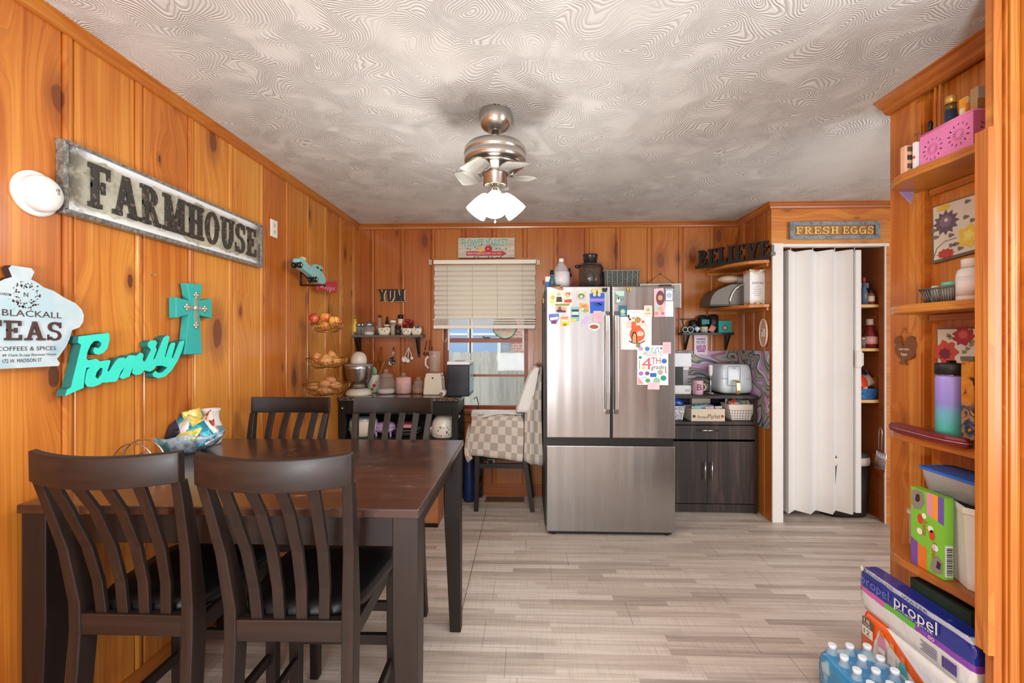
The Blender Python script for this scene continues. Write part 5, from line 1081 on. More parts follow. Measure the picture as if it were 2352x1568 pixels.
def a_grade(b, Y):
    gt(b, 'WELCOME TO', 1430, 1065, 1690, 60, Y, m('#8b8f93')); gt(b, '4', 1415, 1255, 1545, 165, Y, m('#d86a78')); gt(b, 'TH', 1545, 1175, 1672, 85, Y, m('#d0455a')); gt(b, 'grade', 1535, 1272, 1712, 80, Y, m('#3c3d42'), .0002, .2)
    for u, v, r, c in ((1398, 968, 34, '#d9a3c2'), (1487, 970, 34, '#3f8fc4'), (1390, 1090, 22, '#3f8f7a'), (1722, 1140, 38, '#2f78b8'), (1438, 1235, 24, '#e8cf5a'), (1402, 1312, 33, '#b07ac8'), (1487, 1310, 32, '#8a5a9c'), (1668, 1295, 40, '#a9b8a4'), (1712, 1375, 42, '#2f9a86'), (1495, 1410, 34, '#58a860'), (1618, 1412, 50, '#9cc9a0')): dot(b, u, v, r, Y, m(c), .9)
    poly(b, rect(1527, 1305, 1615, 1360), Y, m('#2f6fc0')); poly(b, [(1360, 1355), (1360, 1455), (1440, 1455)], Y, m('#e5a0a0')); line(b, [(1540, 1000), (1570, 945)], 8, Y, m('#3f7f6a')); line(b, [(1598, 1005), (1612, 960), (1640, 950), (1645, 1005)], 9, Y, m('#5aa0c8')); line(b, [(1740, 1215), (1745, 1310)], 14, Y, m('#c25a78')); line(b, [(1380, 1130), (1380, 1250)], 8, Y, m('#4a8a8a')); line(b, [(1400, 1375), (1480, 1360)], 6, Y, m('#8a8f96')); poly(b, rect(1665, 950, 1695, 975), Y, m('#6a6f80'))
card('school_poster', 'white sheet reading WELCOME TO 4TH grade with school doodles on the right refrigerator door', 'poster', [(1347, 922), (1778, 922), (1778, 1473), (1347, 1466)], PAPER, a_grade, 1)
card('magnet', 'pale pink note square over the upper right corner of the school poster', 'magnet', rect(1700, 878, 1815, 1038), m('#f6c3cc'), lambda b, Y: [line(b, [(1720, 920+k*40), (1795, 922+k*40)], 8, Y, m('#e39aa9')) for k in range(3)], 2)
card('magnet', 'pale pink note square over the lower edge of the school poster', 'magnet', [(1495, 1432), (1658, 1438), (1655, 1535), (1490, 1530)], m('#f6cdd2'), lambda b, Y: line(b, [(1560, 1470), (1570, 1510), (1590, 1470)], 6, Y, m('#e8aab5')), 2)
card('magnet', 'dark teal sun card magnet at the upper left corner of the mushroom drawing', 'magnet', rect(1092, 370, 1208, 525), m('#2f6f86'), lambda b, Y: [dot(b, 1150, 455, 36, Y, m('#9cc9b8'), 1), dot(b, 1150, 455, 18, Y, m('#d9d9a0'), 1, .0002), poly(b, rect(1115, 495, 1185, 508), Y, m('#cfe0e0'))], 1)
card('magnet', 'cream card magnet at the upper right corner of the mushroom drawing', 'magnet', rect(1443, 370, 1555, 525), m('#efdfca'), lambda b, Y: [dot(b, 1500, 430, 26, Y, m('#b9b49c'), .8), line(b, [(1465, 480), (1535, 480)], 7, Y, m('#8f8a78'))], 1)
card('magnet', 'olive round magnet between the mushroom drawing and the school poster', 'magnet', [(1362+30*math.cos(k*.5236), 922+30*math.sin(k*.5236)) for k in range(12)], m('#8a8f5a'), None, 2, th=.006)
card('magnet', 'mint landscape card magnet with a small dark figure on the right refrigerator door', 'magnet', rect(1040, 168, 1170, 345), m('#8c9c96'), lambda b, Y: [poly(b, [(1040, 170), (1168, 170), (1168, 235), (1110, 240), (1050, 205)], Y, m('#b8e3d2')), poly(b, [(1075, 262), (1095, 255), (1110, 280), (1105, 325), (1060, 325)], Y, m('#f2f2f2')), poly(b, [(1080, 255), (1098, 258), (1100, 285), (1080, 290)], Y, m('#22282c'), .0002), poly(b, rect(1115, 268, 1168, 300), Y, m('#5f9f96'))])
def bfly(nm, lb, u, v, s_, cc, door_lay=0):
    b = MB(); Y = FRY-.004
    for sg in (-1, 1):
        for (a, e, r) in ((.55, -.35, .55), (.45, .4, .4)): c = P(*g(u+sg*a*s_, v+e*s_), Y=Y-.006); b.ball(c, r*s_/6.031*FRY/F*.9, .0025, r*s_/6.031*FRY/F, m(cc), 10, 6)
    c = P(*g(u, v), Y=Y); b.box(c.x-.0015, c.x+.0015, Y-.006, FRY-.0005, c.z-.008, c.z+.008, m('#2a241c')); b.build(nm, None, None, label=lb, cat='magnet', group='butterfly magnets on the refrigerator')
bfly('butterfly_magnet', 'gold butterfly magnet alone near the top of the right refrigerator door', 1238, 150, 34, '#c9b36a'); bfly('butterfly_magnet', 'black butterfly magnet at the top inner corner of the left refrigerator door', 900, 155, 36, '#26282a')
card('picture_card', 'tall pink card with a dark oval and balloons at the upper right of the refrigerator', 'card', [(1578, 140), (1712, 128), (1742, 524), (1585, 528)], m('#f4c3c8'), lambda b, Y: [dot(b, 1668, 265, 60, Y, m('#7a3f56'), 1.75), dot(b, 1668, 262, 34, Y, m('#c2a76a'), 1.1, .0002), dot(b, 1625, 400, 30, Y, m('#9fd8c4'), 1.2), dot(b, 1680, 420, 34, Y, m('#f2ad7a'), 1.2), dot(b, 1615, 480, 26, Y, m('#e58a9a'), 1.1), dot(b, 1700, 480, 22, Y, m('#d76a8a'), 1.1)], 1)
card('list_pad', 'white note pad with a blue floral header beside the tall pink card', 'note pad', rect(1735, 140, 1848, 525), PAPER, lambda b, Y: [poly(b, rect(1738, 150, 1845, 308), Y, m('#35405c')), poly(b, rect(1746, 158, 1838, 300), Y, m('#dfe6f0'), .0002), dot(b, 1792, 230, 38, Y, m('#a9bfe0'), 1, .0003)]+[line(b, [(1745, 365+k*28), (1800-20*(k % 2), 365+k*28)], 6, Y, m('#b5bcc8')) for k in range(2)], 0)
# left door
card('photo', 'wide family photo print at the upper left of the left refrigerator door', 'photo', [(150, 182), (445, 182), (445, 380), (155, 386)], m('#f0e0cc'), lambda b, Y: [dot(b, 262, 215, 26, Y, m('#e8b79a'), 1), poly(b, [(232, 250), (300, 250), (312, 320), (225, 322)], Y, m('#4a3a3e')), dot(b, 385, 220, 34, Y, m('#d9774f'), 1), dot(b, 385, 240, 28, Y, m('#f0c0a4'), 1, .0002), poly(b, [(340, 290), (440, 280), (440, 330), (340, 330)], Y, m('#c94a3a')), poly(b, rect(405, 182, 445, 215), Y, m('#f2c2c8')), poly(b, [(200, 350), (420, 340), (400, 372), (230, 378)], Y, m('#8a9a5a'))], 1)
card('magnet', 'yellow flower shaped magnet overlapping the left edge of the family photo', 'magnet', [(125, 260), (150, 210), (200, 205), (228, 260), (215, 325), (165, 350), (130, 320)], m('#efe6b8'), lambda b, Y: [dot(b, 180, 260, 30, Y, m('#c9b86a'), 1), dot(b, 170, 315, 26, Y, m('#e8d75a'), .8)], 2)
card('photo', 'small photo of two people hung under the wide family photo', 'photo', rect(215, 375, 368, 466), m('#d9b8a0'), lambda b, Y: [dot(b, 275, 405, 24, Y, m('#a0503a')), poly(b, [(235, 425), (310, 425), (318, 464), (230, 464)], Y, m('#3a4258')), dot(b, 335, 425, 16, Y, m('#c98a6a')), poly(b, [(312, 440), (360, 440), (360, 464), (312, 464)], Y, m('#6a3a3a'))], 0)
card('magnet', 'brown sandal shaped magnet along the top of the left refrigerator door', 'magnet', [(160, 120), (230, 108), (300, 105), (330, 135), (320, 158), (270, 155), (220, 135)], m('#b9774a'), lambda b, Y: [dot(b, 298, 122, 12, Y, m('#2d2622'), .8)], 0, th=.006)
card('magnet', 'grey sea scene dome magnet at the top middle of the left refrigerator door', 'magnet', [(508, 200), (530, 170), (580, 165), (630, 172), (642, 210), (632, 290), (580, 300), (515, 285)], m('#d9c9a8'), lambda b, Y: [dot(b, 575, 240, 48, Y, m('#6a8a7c'), .8), dot(b, 575, 248, 22, Y, m('#cfd9cc'), .9, .0002), dot(b, 575, 185, 44, Y, m('#efe0d0'), .3, .0002)], 0, th=.004)
card('gift_bag', 'blue printed packet with gold bow held on the left refrigerator door', 'packet', [(692, 205), (895, 195), (892, 450), (700, 480)], m('#2a5fc8'), lambda b, Y: [poly(b, [(695, 270), (893, 275), (893, 312), (695, 318)], Y, m('#9a7fd8')), poly(b, [(740, 330), (880, 340), (870, 380), (760, 380)], Y, m('#1f48a0')), line(b, [(790, 330), (850, 360)], 14, Y, m('#a04a8a'))], 1)
bfly('butterfly_magnet', 'larger pale gold bow shaped magnet holding the blue packet', 790, 190, 70, '#d8cf8a')
card('magnet', 'orange fish magnet over green reeds in the middle of the left refrigerator door', 'magnet', [(548, 330), (600, 340), (650, 345), (680, 390), (678, 455), (630, 468), (580, 445), (550, 400)], m('#d8b06a'), lambda b, Y: [dot(b, 615, 380, 46, Y, m('#d9894a'), .55), dot(b, 635, 438, 38, Y, m('#7fb060'), .5), dot(b, 590, 420, 16, Y, m('#f2efe6'))], 0, th=.004)
card('magnet', 'teal and black striped souvenir magnet left of the fish magnet', 'magnet', [(428, 395), (545, 385), (548, 580), (430, 595)], m('#7fc4c0'), lambda b, Y: [poly(b, rect(440, 425, 540, 452), Y, m('#3a3630')), poly(b, rect(440, 505, 540, 528), Y, m('#4a3560')), poly(b, rect(430, 550, 500, 590), Y, m('#e8d05a')), poly(b, rect(445, 465, 535, 492), Y, m('#dfeee8'))], 0, th=.004)
card('magnet', 'blue and red souvenir magnet at the left edge of the left refrigerator door', 'magnet', [(122, 490), (262, 482), (266, 545), (240, 590), (230, 625), (160, 625), (150, 590), (125, 570)], m('#6a72c0'), lambda b, Y: [poly(b, [(140, 540), (255, 525), (250, 560), (145, 575)], Y, m('#efeaf4')), dot(b, 195, 600, 34, Y, m('#8a2f3a'), .6), poly(b, [(200, 490), (258, 488), (255, 520), (205, 520)], Y, m('#4a90d0'))], 0, th=.004)
card('magnet', 'yellow and pink castle souvenir magnet under the small photo', 'magnet', [(288, 525), (395, 518), (402, 560), (408, 640), (350, 660), (292, 650)], m('#e8cf4a'), lambda b, Y: [poly(b, rect(300, 525, 392, 560), Y, m('#d98a8a')), poly(b, [(300, 565), (395, 565), (390, 590), (305, 590)], Y, m('#e9e2ee')), dot(b, 345, 635, 30, Y, m('#8f7a2a'), .5)], 0, th=.004)
card('magnet', 'lavender dolphin shaped magnet below the fish magnet', 'magnet', [(575, 635), (590, 570), (630, 520), (650, 510), (695, 525), (665, 545), (660, 590), (640, 615), (630, 640), (612, 615)], m('#c9b6e6'), None, 0, th=.005)
card('magnet', 'pale pink note square beside the left refrigerator handle', 'magnet', rect(742, 445, 855, 598), m('#f3bcc8'), lambda b, Y: [line(b, [(758, 480+k*30), (838, 482+k*30)], 7, Y, m('#e59ab0')) for k in range(3)], 2)
card('magnet', 'white hexagonal magnet below the pink note on the left refrigerator door', 'magnet', [(672, 660), (682, 632), (748, 612), (826, 632), (826, 685), (750, 724), (680, 690)], m('#f4f2ee'), lambda b, Y: [dot(b, 750, 665, 62, Y, m('#8a6a5c'), .5), dot(b, 750, 665, 34, Y, m('#b9563f'), .6, .0002)], 0, th=.004)
# bits hanging on the fridge's window side
b = MB(); c = Vector((x0-.02, 3.36, 0))
sidec = [(648, '#b53a2e', .016), (668, '#9fb08a', .02), (690, '#d9c87a', .018), (712, '#3f6b4a', .016)]
for i, (y, cc, r) in enumerate(sidec):
    q = P(1247, y, Y=3.40); b = MB(); b.ball((x0-.015, 3.40, q.z), .007, r, r*1.2); b.build('side_magnet', M(cc, .5, 0, .3, 50), None, label=['red magnet topmost on the window side of the refrigerator', 'pale green magnet second from the top on the refrigerator side', 'yellow magnet third from the top on the refrigerator side', 'dark green magnet lowest on the refrigerator side'][i], cat='magnet', group='magnets on the refrigerator side')
FT = P(1400, 656, Y=FRY).z-.02
# ---------------------------------------------------------------- on top of the fridge
def onfridge(nm, cx, Y, parts, lb, cat, base, zb=None): return bottle(nm, cx, parts, lb, cat, 'things on the refrigerator top', Y, FT if zb is None else zb, base)
onfridge('juice_bottle', 1289, 3.55, [('bottle', [(672, 17), (668, 18), (628, 18), (616, 15), (604, 7), (600, 5)], PLASTIC), ('label', [(662, 18.4), (624, 18.4)], M('#e6dfe0', .4, 0, .12, 70)), ('cap', [(601, 5.5), (592.5, 5.5)], WHITE)], 'big clear bottle with white cap and label on the refrigerator top', 'bottle', 672)
onfridge('cleaner_bottle', 1306, 3.66, [('bottle', [(672, 7), (625, 7), (620, 4), (612, 4)], M('#3a2434', .4, 0, .3, 30)), ('label', [(658, 7.3), (632, 7.3)], M('#d8839c', .4))], 'dark bottle with pink label behind the big clear bottle', 'bottle', 672)
bt = thing('carton', 'blue and cream carton with red lid at the window edge of the refrigerator top', 'carton', 'things on the refrigerator top')
q = P(1247, 658, Y=3.5); MB().box(x0+.0, x0+.07, 3.47, 3.54, FT, FT+.08).build('carton_body', M('#3f6db0', .5, 0, .2, 20), bt); MB().box(x0+.002, x0+.068, 3.472, 3.538, FT+.08, FT+.12).build('carton_top', CREAM, bt); MB().box(x0+.004, x0+.066, 3.474, 3.536, FT+.12, FT+.138).build('lid', REDC, bt)
onfridge('small_bottle', 1268, 3.46, [('bottle', [(672, 6), (645, 6), (640, 4), (630, 4)], M('#3f6f7c', .4)), ('cap', [(631, 4.5), (622, 4)], BLK)], 'small teal bottle with black cap in front of the carton', 'bottle', 672)
fp = thing('food_processor', 'black food processor with clear smoky bowl on the refrigerator top', 'food processor', 'things on the refrigerator top')
Yp = 3.58; dz = FT-zp(671, Yp); SMK = glassm('smoky_plastic', '#4a4440', .55, .08)
def fpl(prof, nm, mat, cx=1356): b = MB(); b.lp(cx, Yp, prof, 26); b.v = [v+Vector((0, 0, dz)) for v in b.v]; b.build(nm, mat, fp)
fpl([(671, 25), (660, 26), (655, 24)], 'base', BLK); fpl([(655, 24), (640, 25), (610, 25), (606, 22)], 'bowl', SMK); fpl([(607, 25.5), (603, 24), (601, 15)], 'lid', SMK); fpl([(602, 14), (585, 15.5), (581, 16.5), (580.5, 14)], 'feed_tube', M('#2d2a28', .25, 0, .2))
fpl([(655, 10), (625, 9), (618, 3)], 'blade_hub', M('#8f8a86', .3, .6))
b = MB(); q = P(1380, 625, Y=Yp)+Vector((0, 0, dz)); b.tube([q+Vector((-.005, 0, .055)), q+Vector((.004, -.02, .05)), q+Vector((.004, -.02, -.08)), q+Vector((-.01, -.01, -.1))], .012, 10); b.build('handle', BLK, fp)
b = MB(); q = P(1327, 608, Y=Yp)+Vector((0, 0, dz)); b.ball(q, .025, .012, .014); b.build('lid_latch', BLK, fp)
wk = thing('wicker_basket', 'grey woven rectangular basket on the refrigerator top', 'basket', 'things on the refrigerator top')
t = NT('grey_wicker'); sp = t.n('SeparateXYZ', {0: t.objc()}).outputs
ck = t.n('TexBrick', {'Vector': t.vec(t.math('ADD', sp[0], sp[1]), sp[2]), 'Color1': '#6b6d66', 'Color2': '#53554f', 'Mortar': '#2a2b28', 'Scale': 16.0, 'Mortar Size': .03, 'Brick Width': .6, 'Row Height': .25})
t.bump(ck.outputs['Fac'], -.8, .01); WK = t.p(Base_Color=ck.outputs[0], Roughness=.7)
Yw2 = 3.50; q0, q1 = P(1388, 671, Y=Yw2), P(1470, 620, Y=Yw2); h_ = q1.z-P(1384, 671, Y=Yw2).z
def bring(s_, z, y0=Yw2, y1=Yw2+.22): xm, ym2 = (q0.x+q1.x)/2, (y0+y1)/2; hx, hy2 = (q1.x-q0.x)/2*s_, (y1-y0)/2*s_; return [(xm-hx, ym2-hy2, z), (xm+hx, ym2-hy2, z), (xm+hx, ym2+hy2, z), (xm-hx, ym2+hy2, z)]
b = MB(); b.loft([bring(.93, FT), bring(1.0, FT+h_), bring(.95, FT+h_), bring(.88, FT+.01)]); b.build('weave', WK, wk)
b = MB()
for i in range(7):
    xx = q0.x+(q1.x-q0.x)*(i+.5)/7; b.rects([((xx-(q0.x+q1.x)/2)*.93+(q0.x+q1.x)/2, Yw2+.004, FT+.004), (xx, Yw2-.004, FT+h_)], .007, .006)
b.build('stakes', M('#7d7f77', .7, 0, .2), wk); b = MB(); R_r = bring(1.01, FT+h_); b.tube([Vector(p) for p in R_r], .006, 6, closed=True); b.build('rim', M('#85877f', .7, 0, .3, 60), wk)
# white louvred panel hung by a wire on the back wall, right of the fridge
lp_ = thing('louvred_frame', 'white slatted shutter panel hung by a wire on the back wall behind the refrigerator', 'wall panel')
Yl = YB-.028; q0, q1 = P(1470, 707, Y=Yl), P(1565, 651, Y=Yl)
b = MB(); b.box(q0.x, q1.x, Yl, YB-.008, q1.z-.012, q1.z); b.box(q1.x-.012, q1.x, Yl, YB-.008, q0.z, q1.z-.012); b.box(q0.x, q0.x+.012, Yl, YB-.008, q0.z, q1.z-.012); b.build('frame', JAMB, lp_)
b = MB()
for i in range(13): z = q0.z+.004+i*(q1.z-q0.z-.02)/13; b.add([(q0.x+.012, Yl+.002, z), (q1.x-.012, Yl+.002, z), (q1.x-.012, YB-.008, z+.016), (q0.x+.012, YB-.008, z+.016)], [(0,1,2,3)])
b.build('slats', JAMB, lp_, solid=.003)
b = MB(); pk = P(1517, 628, Y=YB-.012); b.tube([P(1485, 651, Y=YB-.012), pk, P(1549, 651, Y=YB-.012)], .0016, 5); b.ball(pk, .005); b.build('hanging_wire', DMET, lp_)
# ---------------------------------------------------------------- stool with throws
st = thing('bar_stool', 'dark bar stool draped with blankets between the window and the refrigerator', 'stool')
nf, nr = P(1094, 1173, Z=0), P(1223, 1171, Z=0)
SZT = .76; y0s, y1s = nf.y, nf.y+.34
for yy, s_ in ((y0s, 0), (y1s, 0)):
    b = MB(); b.rects([(nf.x, yy, 0), (nf.x+.012, yy+(.02 if yy == y0s else -.02), SZT-.06)], [.034, .042], [.034, .042]); b.build('leg', BLKW, st, bevel=.002)
    b = MB(); b.rects([(nr.x, yy, 0), (nr.x-.075, yy+(.02 if yy == y0s else -.02), SZT-.25), (nr.x-.08, yy+(.02 if yy == y0s else -.02), SZT-.02), (nr.x+.03, yy+(.03 if yy == y0s else -.03), 1.15)], [.036, .04, .04, .028], [.034, .04, .04, .03]); b.build('leg', BLKW, st, bevel=.002)
for yy in (y0s+.02, y1s-.02): MB().box(nf.x, nr.x-.05, yy-.012, yy+.012, .345, .385).build('side_stretcher', BLKW, st)
MB().box(nf.x-.01, nf.x+.02, y0s+.03, y1s-.03, .16, .19).build('footrest', BLKW, st); MB().box(nr.x-.04, nr.x-.015, y0s+.03, y1s-.03, .2, .23).build('back_stretcher', BLKW, st)
MB().box(nf.x-.02, nr.x-.04, y0s-.01, y1s+.01, SZT-.07, SZT).build('seat', BLK, st, bevel=.012); MB().box(nr.x-.005, nr.x+.02, y0s+.045, y1s-.045, 1.0, 1.15).build('backrest', BLKW, st, bevel=.006)
t = NT('checked_throw'); uv = t.n('UVMap').outputs[0]; ck = t.n('TexChecker', {'Vector': uv, 'Color1': '#b9ada0', 'Color2': '#e8dccf', 'Scale': 1.0}); wv = t.noise(uv, 30, 3, .7)
t.bump(wv, .5, .004); CHK = t.p(Base_Color=t.mix(t.math('MULTIPLY', wv, .3), ck.outputs[0], '#cabdaf'), Roughness=.95, Sheen_Weight=.4)
def cloth(nm, rows, nu, uvs, mat, lb, cat, amp=.012, par=None):
    """grid of cross sections (each a list of points) resampled to nu columns with soft folds"""
    me = bpy.data.meshes.new(nm); V = []; UV = []; nv = len(rows)
    def samp(L, u):
        q = u*(len(L)-1); i = min(int(q), len(L)-2); return Vector(L[i]).lerp(Vector(L[i+1]), q-i)
    for j, L in enumerate(rows):
        for i in range(nu+1):
            u = i/nu; p = samp(L, u); v = j/(nv-1); f = amp*(.3+v)*(math.sin(u*9+v*1.5)+.6*math.sin(u*17+1.3+v*2)); V.append(p+Vector((f*.4, f, 0))); UV.append((u*uvs[0], v*uvs[1]))
    Fc = [(j*(nu+1)+i, j*(nu+1)+i+1, (j+1)*(nu+1)+i+1, (j+1)*(nu+1)+i) for j in range(nv-1) for i in range(nu)]
    off = Vector((sum(v.x for v in V)/len(V), sum(v.y for v in V)/len(V), min(v.z for v in V)))
    me.from_pydata([v-off for v in V], [], Fc); uvl = me.uv_layers.new(name='UVMap')
    for l in me.loops: uvl.data[l.index].uv = UV[l.vertex_index]
    for p in me.polygons: p.use_smooth = True
    me.materials.append(mat); o = bpy.data.objects.new(nm, me); COL.objects.link(o); o.location = off
    q = o.modifiers.new('sub', 'SUBSURF'); q.levels = 1; q.render_levels = 2; q = o.modifiers.new('thick', 'SOLIDIFY'); q.thickness = .006; q.offset = 1
    tag(o, lb, cat); return o
yn = y0s-.035
pz = lambda x, y, Y=yn: tuple(P(x, y, Y=Y))
top_b = [(nf.x-.06, y1s-.06, SZT+.022), (nf.x+.12, y1s-.08, SZT+.026), (nf.x+.3, y1s-.08, SZT+.024), (nr.x-.10, y1s-.08, SZT+.03)]
top_f = [(nf.x-.055, yn+.08, SZT+.022), (nf.x+.12, yn+.07, SZT+.026), (nf.x+.3, yn+.07, SZT+.024), (nr.x-.10, yn+.07, SZT+.028)]
cloth('checked_throw', [top_f, [pz(1085, 960, yn+.012), pz(1120, 958, yn+.005), pz(1160, 958, yn+.005), pz(1203, 962, yn+.005)], [pz(1079, 985), pz(1115, 985), pz(1160, 988), pz(1203, 990)], [pz(1072, 1020, yn-.01), pz(1110, 1020), pz(1160, 1025, yn-.01), pz(1202, 1030)], [pz(1068, 1046, yn-.012), pz(1110, 1047), pz(1160, 1055, yn-.012), pz(1201, 1060)]],
      36, (9, 7), CHK, 'beige checked throw hanging over the seat of the bar stool', 'blanket', .006)
cloth('checked_throw', [[pz(1229, 848, yn+.1), pz(1236, 844, yn+.09), pz(1244, 842, yn+.1)], [pz(1217, 880, yn+.04), pz(1230, 878, yn+.03), pz(1244, 876, yn+.04)], [pz(1208, 920, yn+.02), pz(1224, 915, yn), pz(1243, 915, yn+.03)], [pz(1203, 965), pz(1222, 965, yn-.02), pz(1244, 970, yn+.01)], [pz(1203, 1020), pz(1222, 1020, yn-.02), pz(1246, 1022)], [pz(1201, 1057), pz(1222, 1066, yn-.02), pz(1248, 1069)]],
      18, (5, 10), CHK, 'checked throw hanging from the back of the bar stool against the refrigerator', 'blanket', .008)
SHEET = M('#f1ece6', .9, 0, .04, 30, .3)
cloth('white_sheet', [top_b, [(p[0], (p[1]+q[1])/2, SZT+.034) for p, q in zip(top_b, top_f)], [(p[0], p[1], p[2]+.012) for p in top_f], [pz(1082, 975, yn+.045), pz(1100, 958, yn+.03), pz(1150, 950, yn+.03), pz(1203, 950, yn+.03)]], 30, (1, 1), SHEET, 'white sheet spread over the seat of the bar stool', 'sheet', .012)
cloth('white_sheet', [[(min(L[0][0]+.09, nr.x+.045), y0s-.036, L[0][2])]+L for L in [[(nr.x+.06, y0s+.0, 1.14), (nr.x+.06, (y0s+y1s)/2, 1.15), (nr.x+.06, y1s-.02, 1.14)], [(nr.x+.03, y0s-.01, 1.185), (nr.x+.03, (y0s+y1s)/2, 1.185), (nr.x+.03, y1s-.01, 1.185)], [(nr.x-.02, y0s-.03, 1.12), (nr.x-.02, (y0s+y1s)/2, 1.12), (nr.x-.02, y1s, 1.12)], [(nr.x-.085, y0s-.03, .93), (nr.x-.085, (y0s+y1s)/2, .93), (nr.x-.085, y1s, .93)], [(nr.x-.12, y0s-.03, SZT+.05), (nr.x-.14, (y0s+y1s)/2, SZT+.05), (nr.x-.12, y1s, SZT+.05)]]], 18, (1, 1), SHEET, 'white sheet hanging down the back of the bar stool', 'sheet', .008)
cloth('hanging_sheet', [[pz(1073, 985, yn+.02), pz(1078, 972, yn+.01)], [pz(1068, 1015, yn-.0), pz(1076, 1015, yn-.02)], [pz(1064, 1040, yn-.02), pz(1082, 1050, yn-.03)], [pz(1073, 1064, yn-.02), pz(1086, 1052, yn-.03)]], 6, (1.5, 4), CHK, 'loose pale corner of the throw hanging past the front of the stool seat', 'blanket', .003)
b = MB(); q0, q1 = P(1113, 1153, Z=0), P(1205, 1141, Z=0)
vt = thing('floor_register', 'brown metal floor register beneath the bar stool', 'floor vent')
BRN = M('#8a6a48', .4, .5, .2); b.box(-.362, -.022, 3.885, 4.035, 0, .006); b.build('frame', BRN, vt, bevel=.002)
b = MB()
for i in range(22): x = -.345+i*.0145; b.box(x, x+.007, 3.91, 4.01, .0062, .0072)
b.build('slots', M('#1e1711', .6), vt)
wo = thing('wall_outlet', 'white power outlet low on the back wall with a black plug', 'outlet'); q = P(1128, 1057, Y=YB)
MB().box(q.x-.036, q.x+.036, YB-.008, YB-.0005, q.z-.058, q.z+.058).build('plate', WHITE, wo, bevel=.002)
pg = MB(); pg.box(q.x-.016, q.x+.016, YB-.05, YB-.0085, q.z-.03, q.z+.0); pg.tube([(q.x, YB-.04, q.z-.02), (q.x-.04, YB-.05, q.z+.02), (q.x-.12, YB-.05, q.z+.05), (q.x-.2, YB-.06, q.z+.1)], .004, 6); pg.build('power_plug', BLK, None, label='black plug and cord running from the outlet behind the bar stool', cat='cord')
b = MB(); a = P(1075, 912, Y=3.98); b.tube([(-.47, 4.03, CZ-.06), (-.445, 4.02, CZ-.04), (-.425, 4.0, CZ-.1), (-.44, 4.0, CZ-.2), (-.46, 4.02, CZ-.28)], .004, 6); b.build('appliance_cord', BLK, None, label='black cord looping off the window end of the counter', cat='cord')
# ---------------------------------------------------------------- microwave stand and its corner
CFY = 3.70; cx0_, cx1_ = 1.10, P(1742, 1000, Y=CFY).x; zc = lambda y, Y=CFY: zp(y, Y)
cab = thing('coffee_bar_cabinet', 'dark walnut cabinet with open shelf, drawer and two doors beside the refrigerator', 'cabinet')
ztop = zc(906.5); MB().box(cx0_-.01, cx1_+.0, CFY-.01, 4.07, ztop-.022, ztop).build('top', WALNUT, cab, bevel=.002)
zs = zc(966); b = MB()
b.box(cx0_, cx1_-.005, CFY+.005, 4.06, zs-.022, zs); b.build('shelf', WALNUT, cab)
b = MB(); b.box(cx0_, cx0_+.018, CFY+.005, 4.06, 0, zs-.022).box(cx1_-.023, cx1_-.005, CFY+.005, 4.06, 0, zs-.022); b.build('side_panel', WALNUT, cab)
b = MB()
for x in (cx0_, cx1_-.028):
    for y in (CFY+.005, 4.03): b.box(x, x+.023, y, y+.023, zs, ztop-.022)
b.build('post', WALNUT, cab)
dr = MB().box(cx0_+.02, cx1_-.025, CFY, CFY+.018, zc(1005), zc(974)).build('drawer', WALNUT, cab, bevel=.0015)
def bar(x0, y0, x1, y1, par):
    a, e = P(x0, y0, Y=CFY-.025), P(x1, y1, Y=CFY-.025); u = (e-a).normalized(); b = MB(); b.tube([a, e], .0055, 10)
    for q in (a+u*.025, e-u*.025): b.tube([q, Vector((q.x, CFY+.001, q.z))], .004, 8)
    b.build('handle', CHROME, par)
bar(1606, 988.5, 1651, 988.5, dr)
xm = P(1625, 1000, Y=CFY).x
for xa, xb, hx in ((cx0_+.02, xm-.0015, 1620), (xm+.0015, cx1_-.025, 1636)):
    d_ = MB().box(xa, xb, CFY, CFY+.018, zc(1150), zc(1010)).build('door', WALNUT, cab, bevel=.0015); bar(hx, 1060, hx, 1103.6, d_)
MB().box(cx0_+.02, cx1_-.025, CFY+.006, CFY+.02, .012, zc(1152)).build('plinth', WALNUT, cab); MB().box(cx0_+.018, cx1_-.025, 4.05, 4.06, 0, ztop-.023).build('back_panel', M('#1a1e33', .7, 0, .2), cab)
# marbled sheets on the walls
t = NT('agate_print'); p_ = t.pos(); v = t.vec(t.math('ADD', p_[0], t.math('MULTIPLY', p_[1], -1)), p_[2])
w1 = t.noise(v, 2.3, 2, .5, 1.0); bands = t.math('FRACT', t.math('MULTIPLY', w1, 5.0))
AG = t.ramp(bands, [(0, '#3f4a52'), (.10, '#b7b7b2'), (.22, '#8c5f86'), (.36, '#d8b3d0'), (.46, '#b88ab2'), (.56, '#e8dfe2'), (.64, '#5f7f9c'), (.74, '#33454f'), (.84, '#b59a72'), (.93, '#9fa39f'), (1, '#2f3a40')])
MAG = t.p(Base_Color=AG, Roughness=.35)
zg0, zg1 = 1.295, .70
a0 = P(1500, 806, Y=YB).x
MB().box(a0, XS-.011, YB-.0095, YB-.008, .88, 1.297).build('marbled_sheet', MAG, None, label='pink and grey agate patterned sheet on the back wall behind the air fryer', cat='wall covering', group='agate patterned wall sheets')
MB().box(XS-.0095, XS-.008, YPF+.01, YB-.012, .70, 1.305).build('marbled_sheet', MAG, None, label='pink and grey agate patterned sheet on the pantry side wall beside the air fryer', cat='wall covering', group='agate patterned wall sheets')
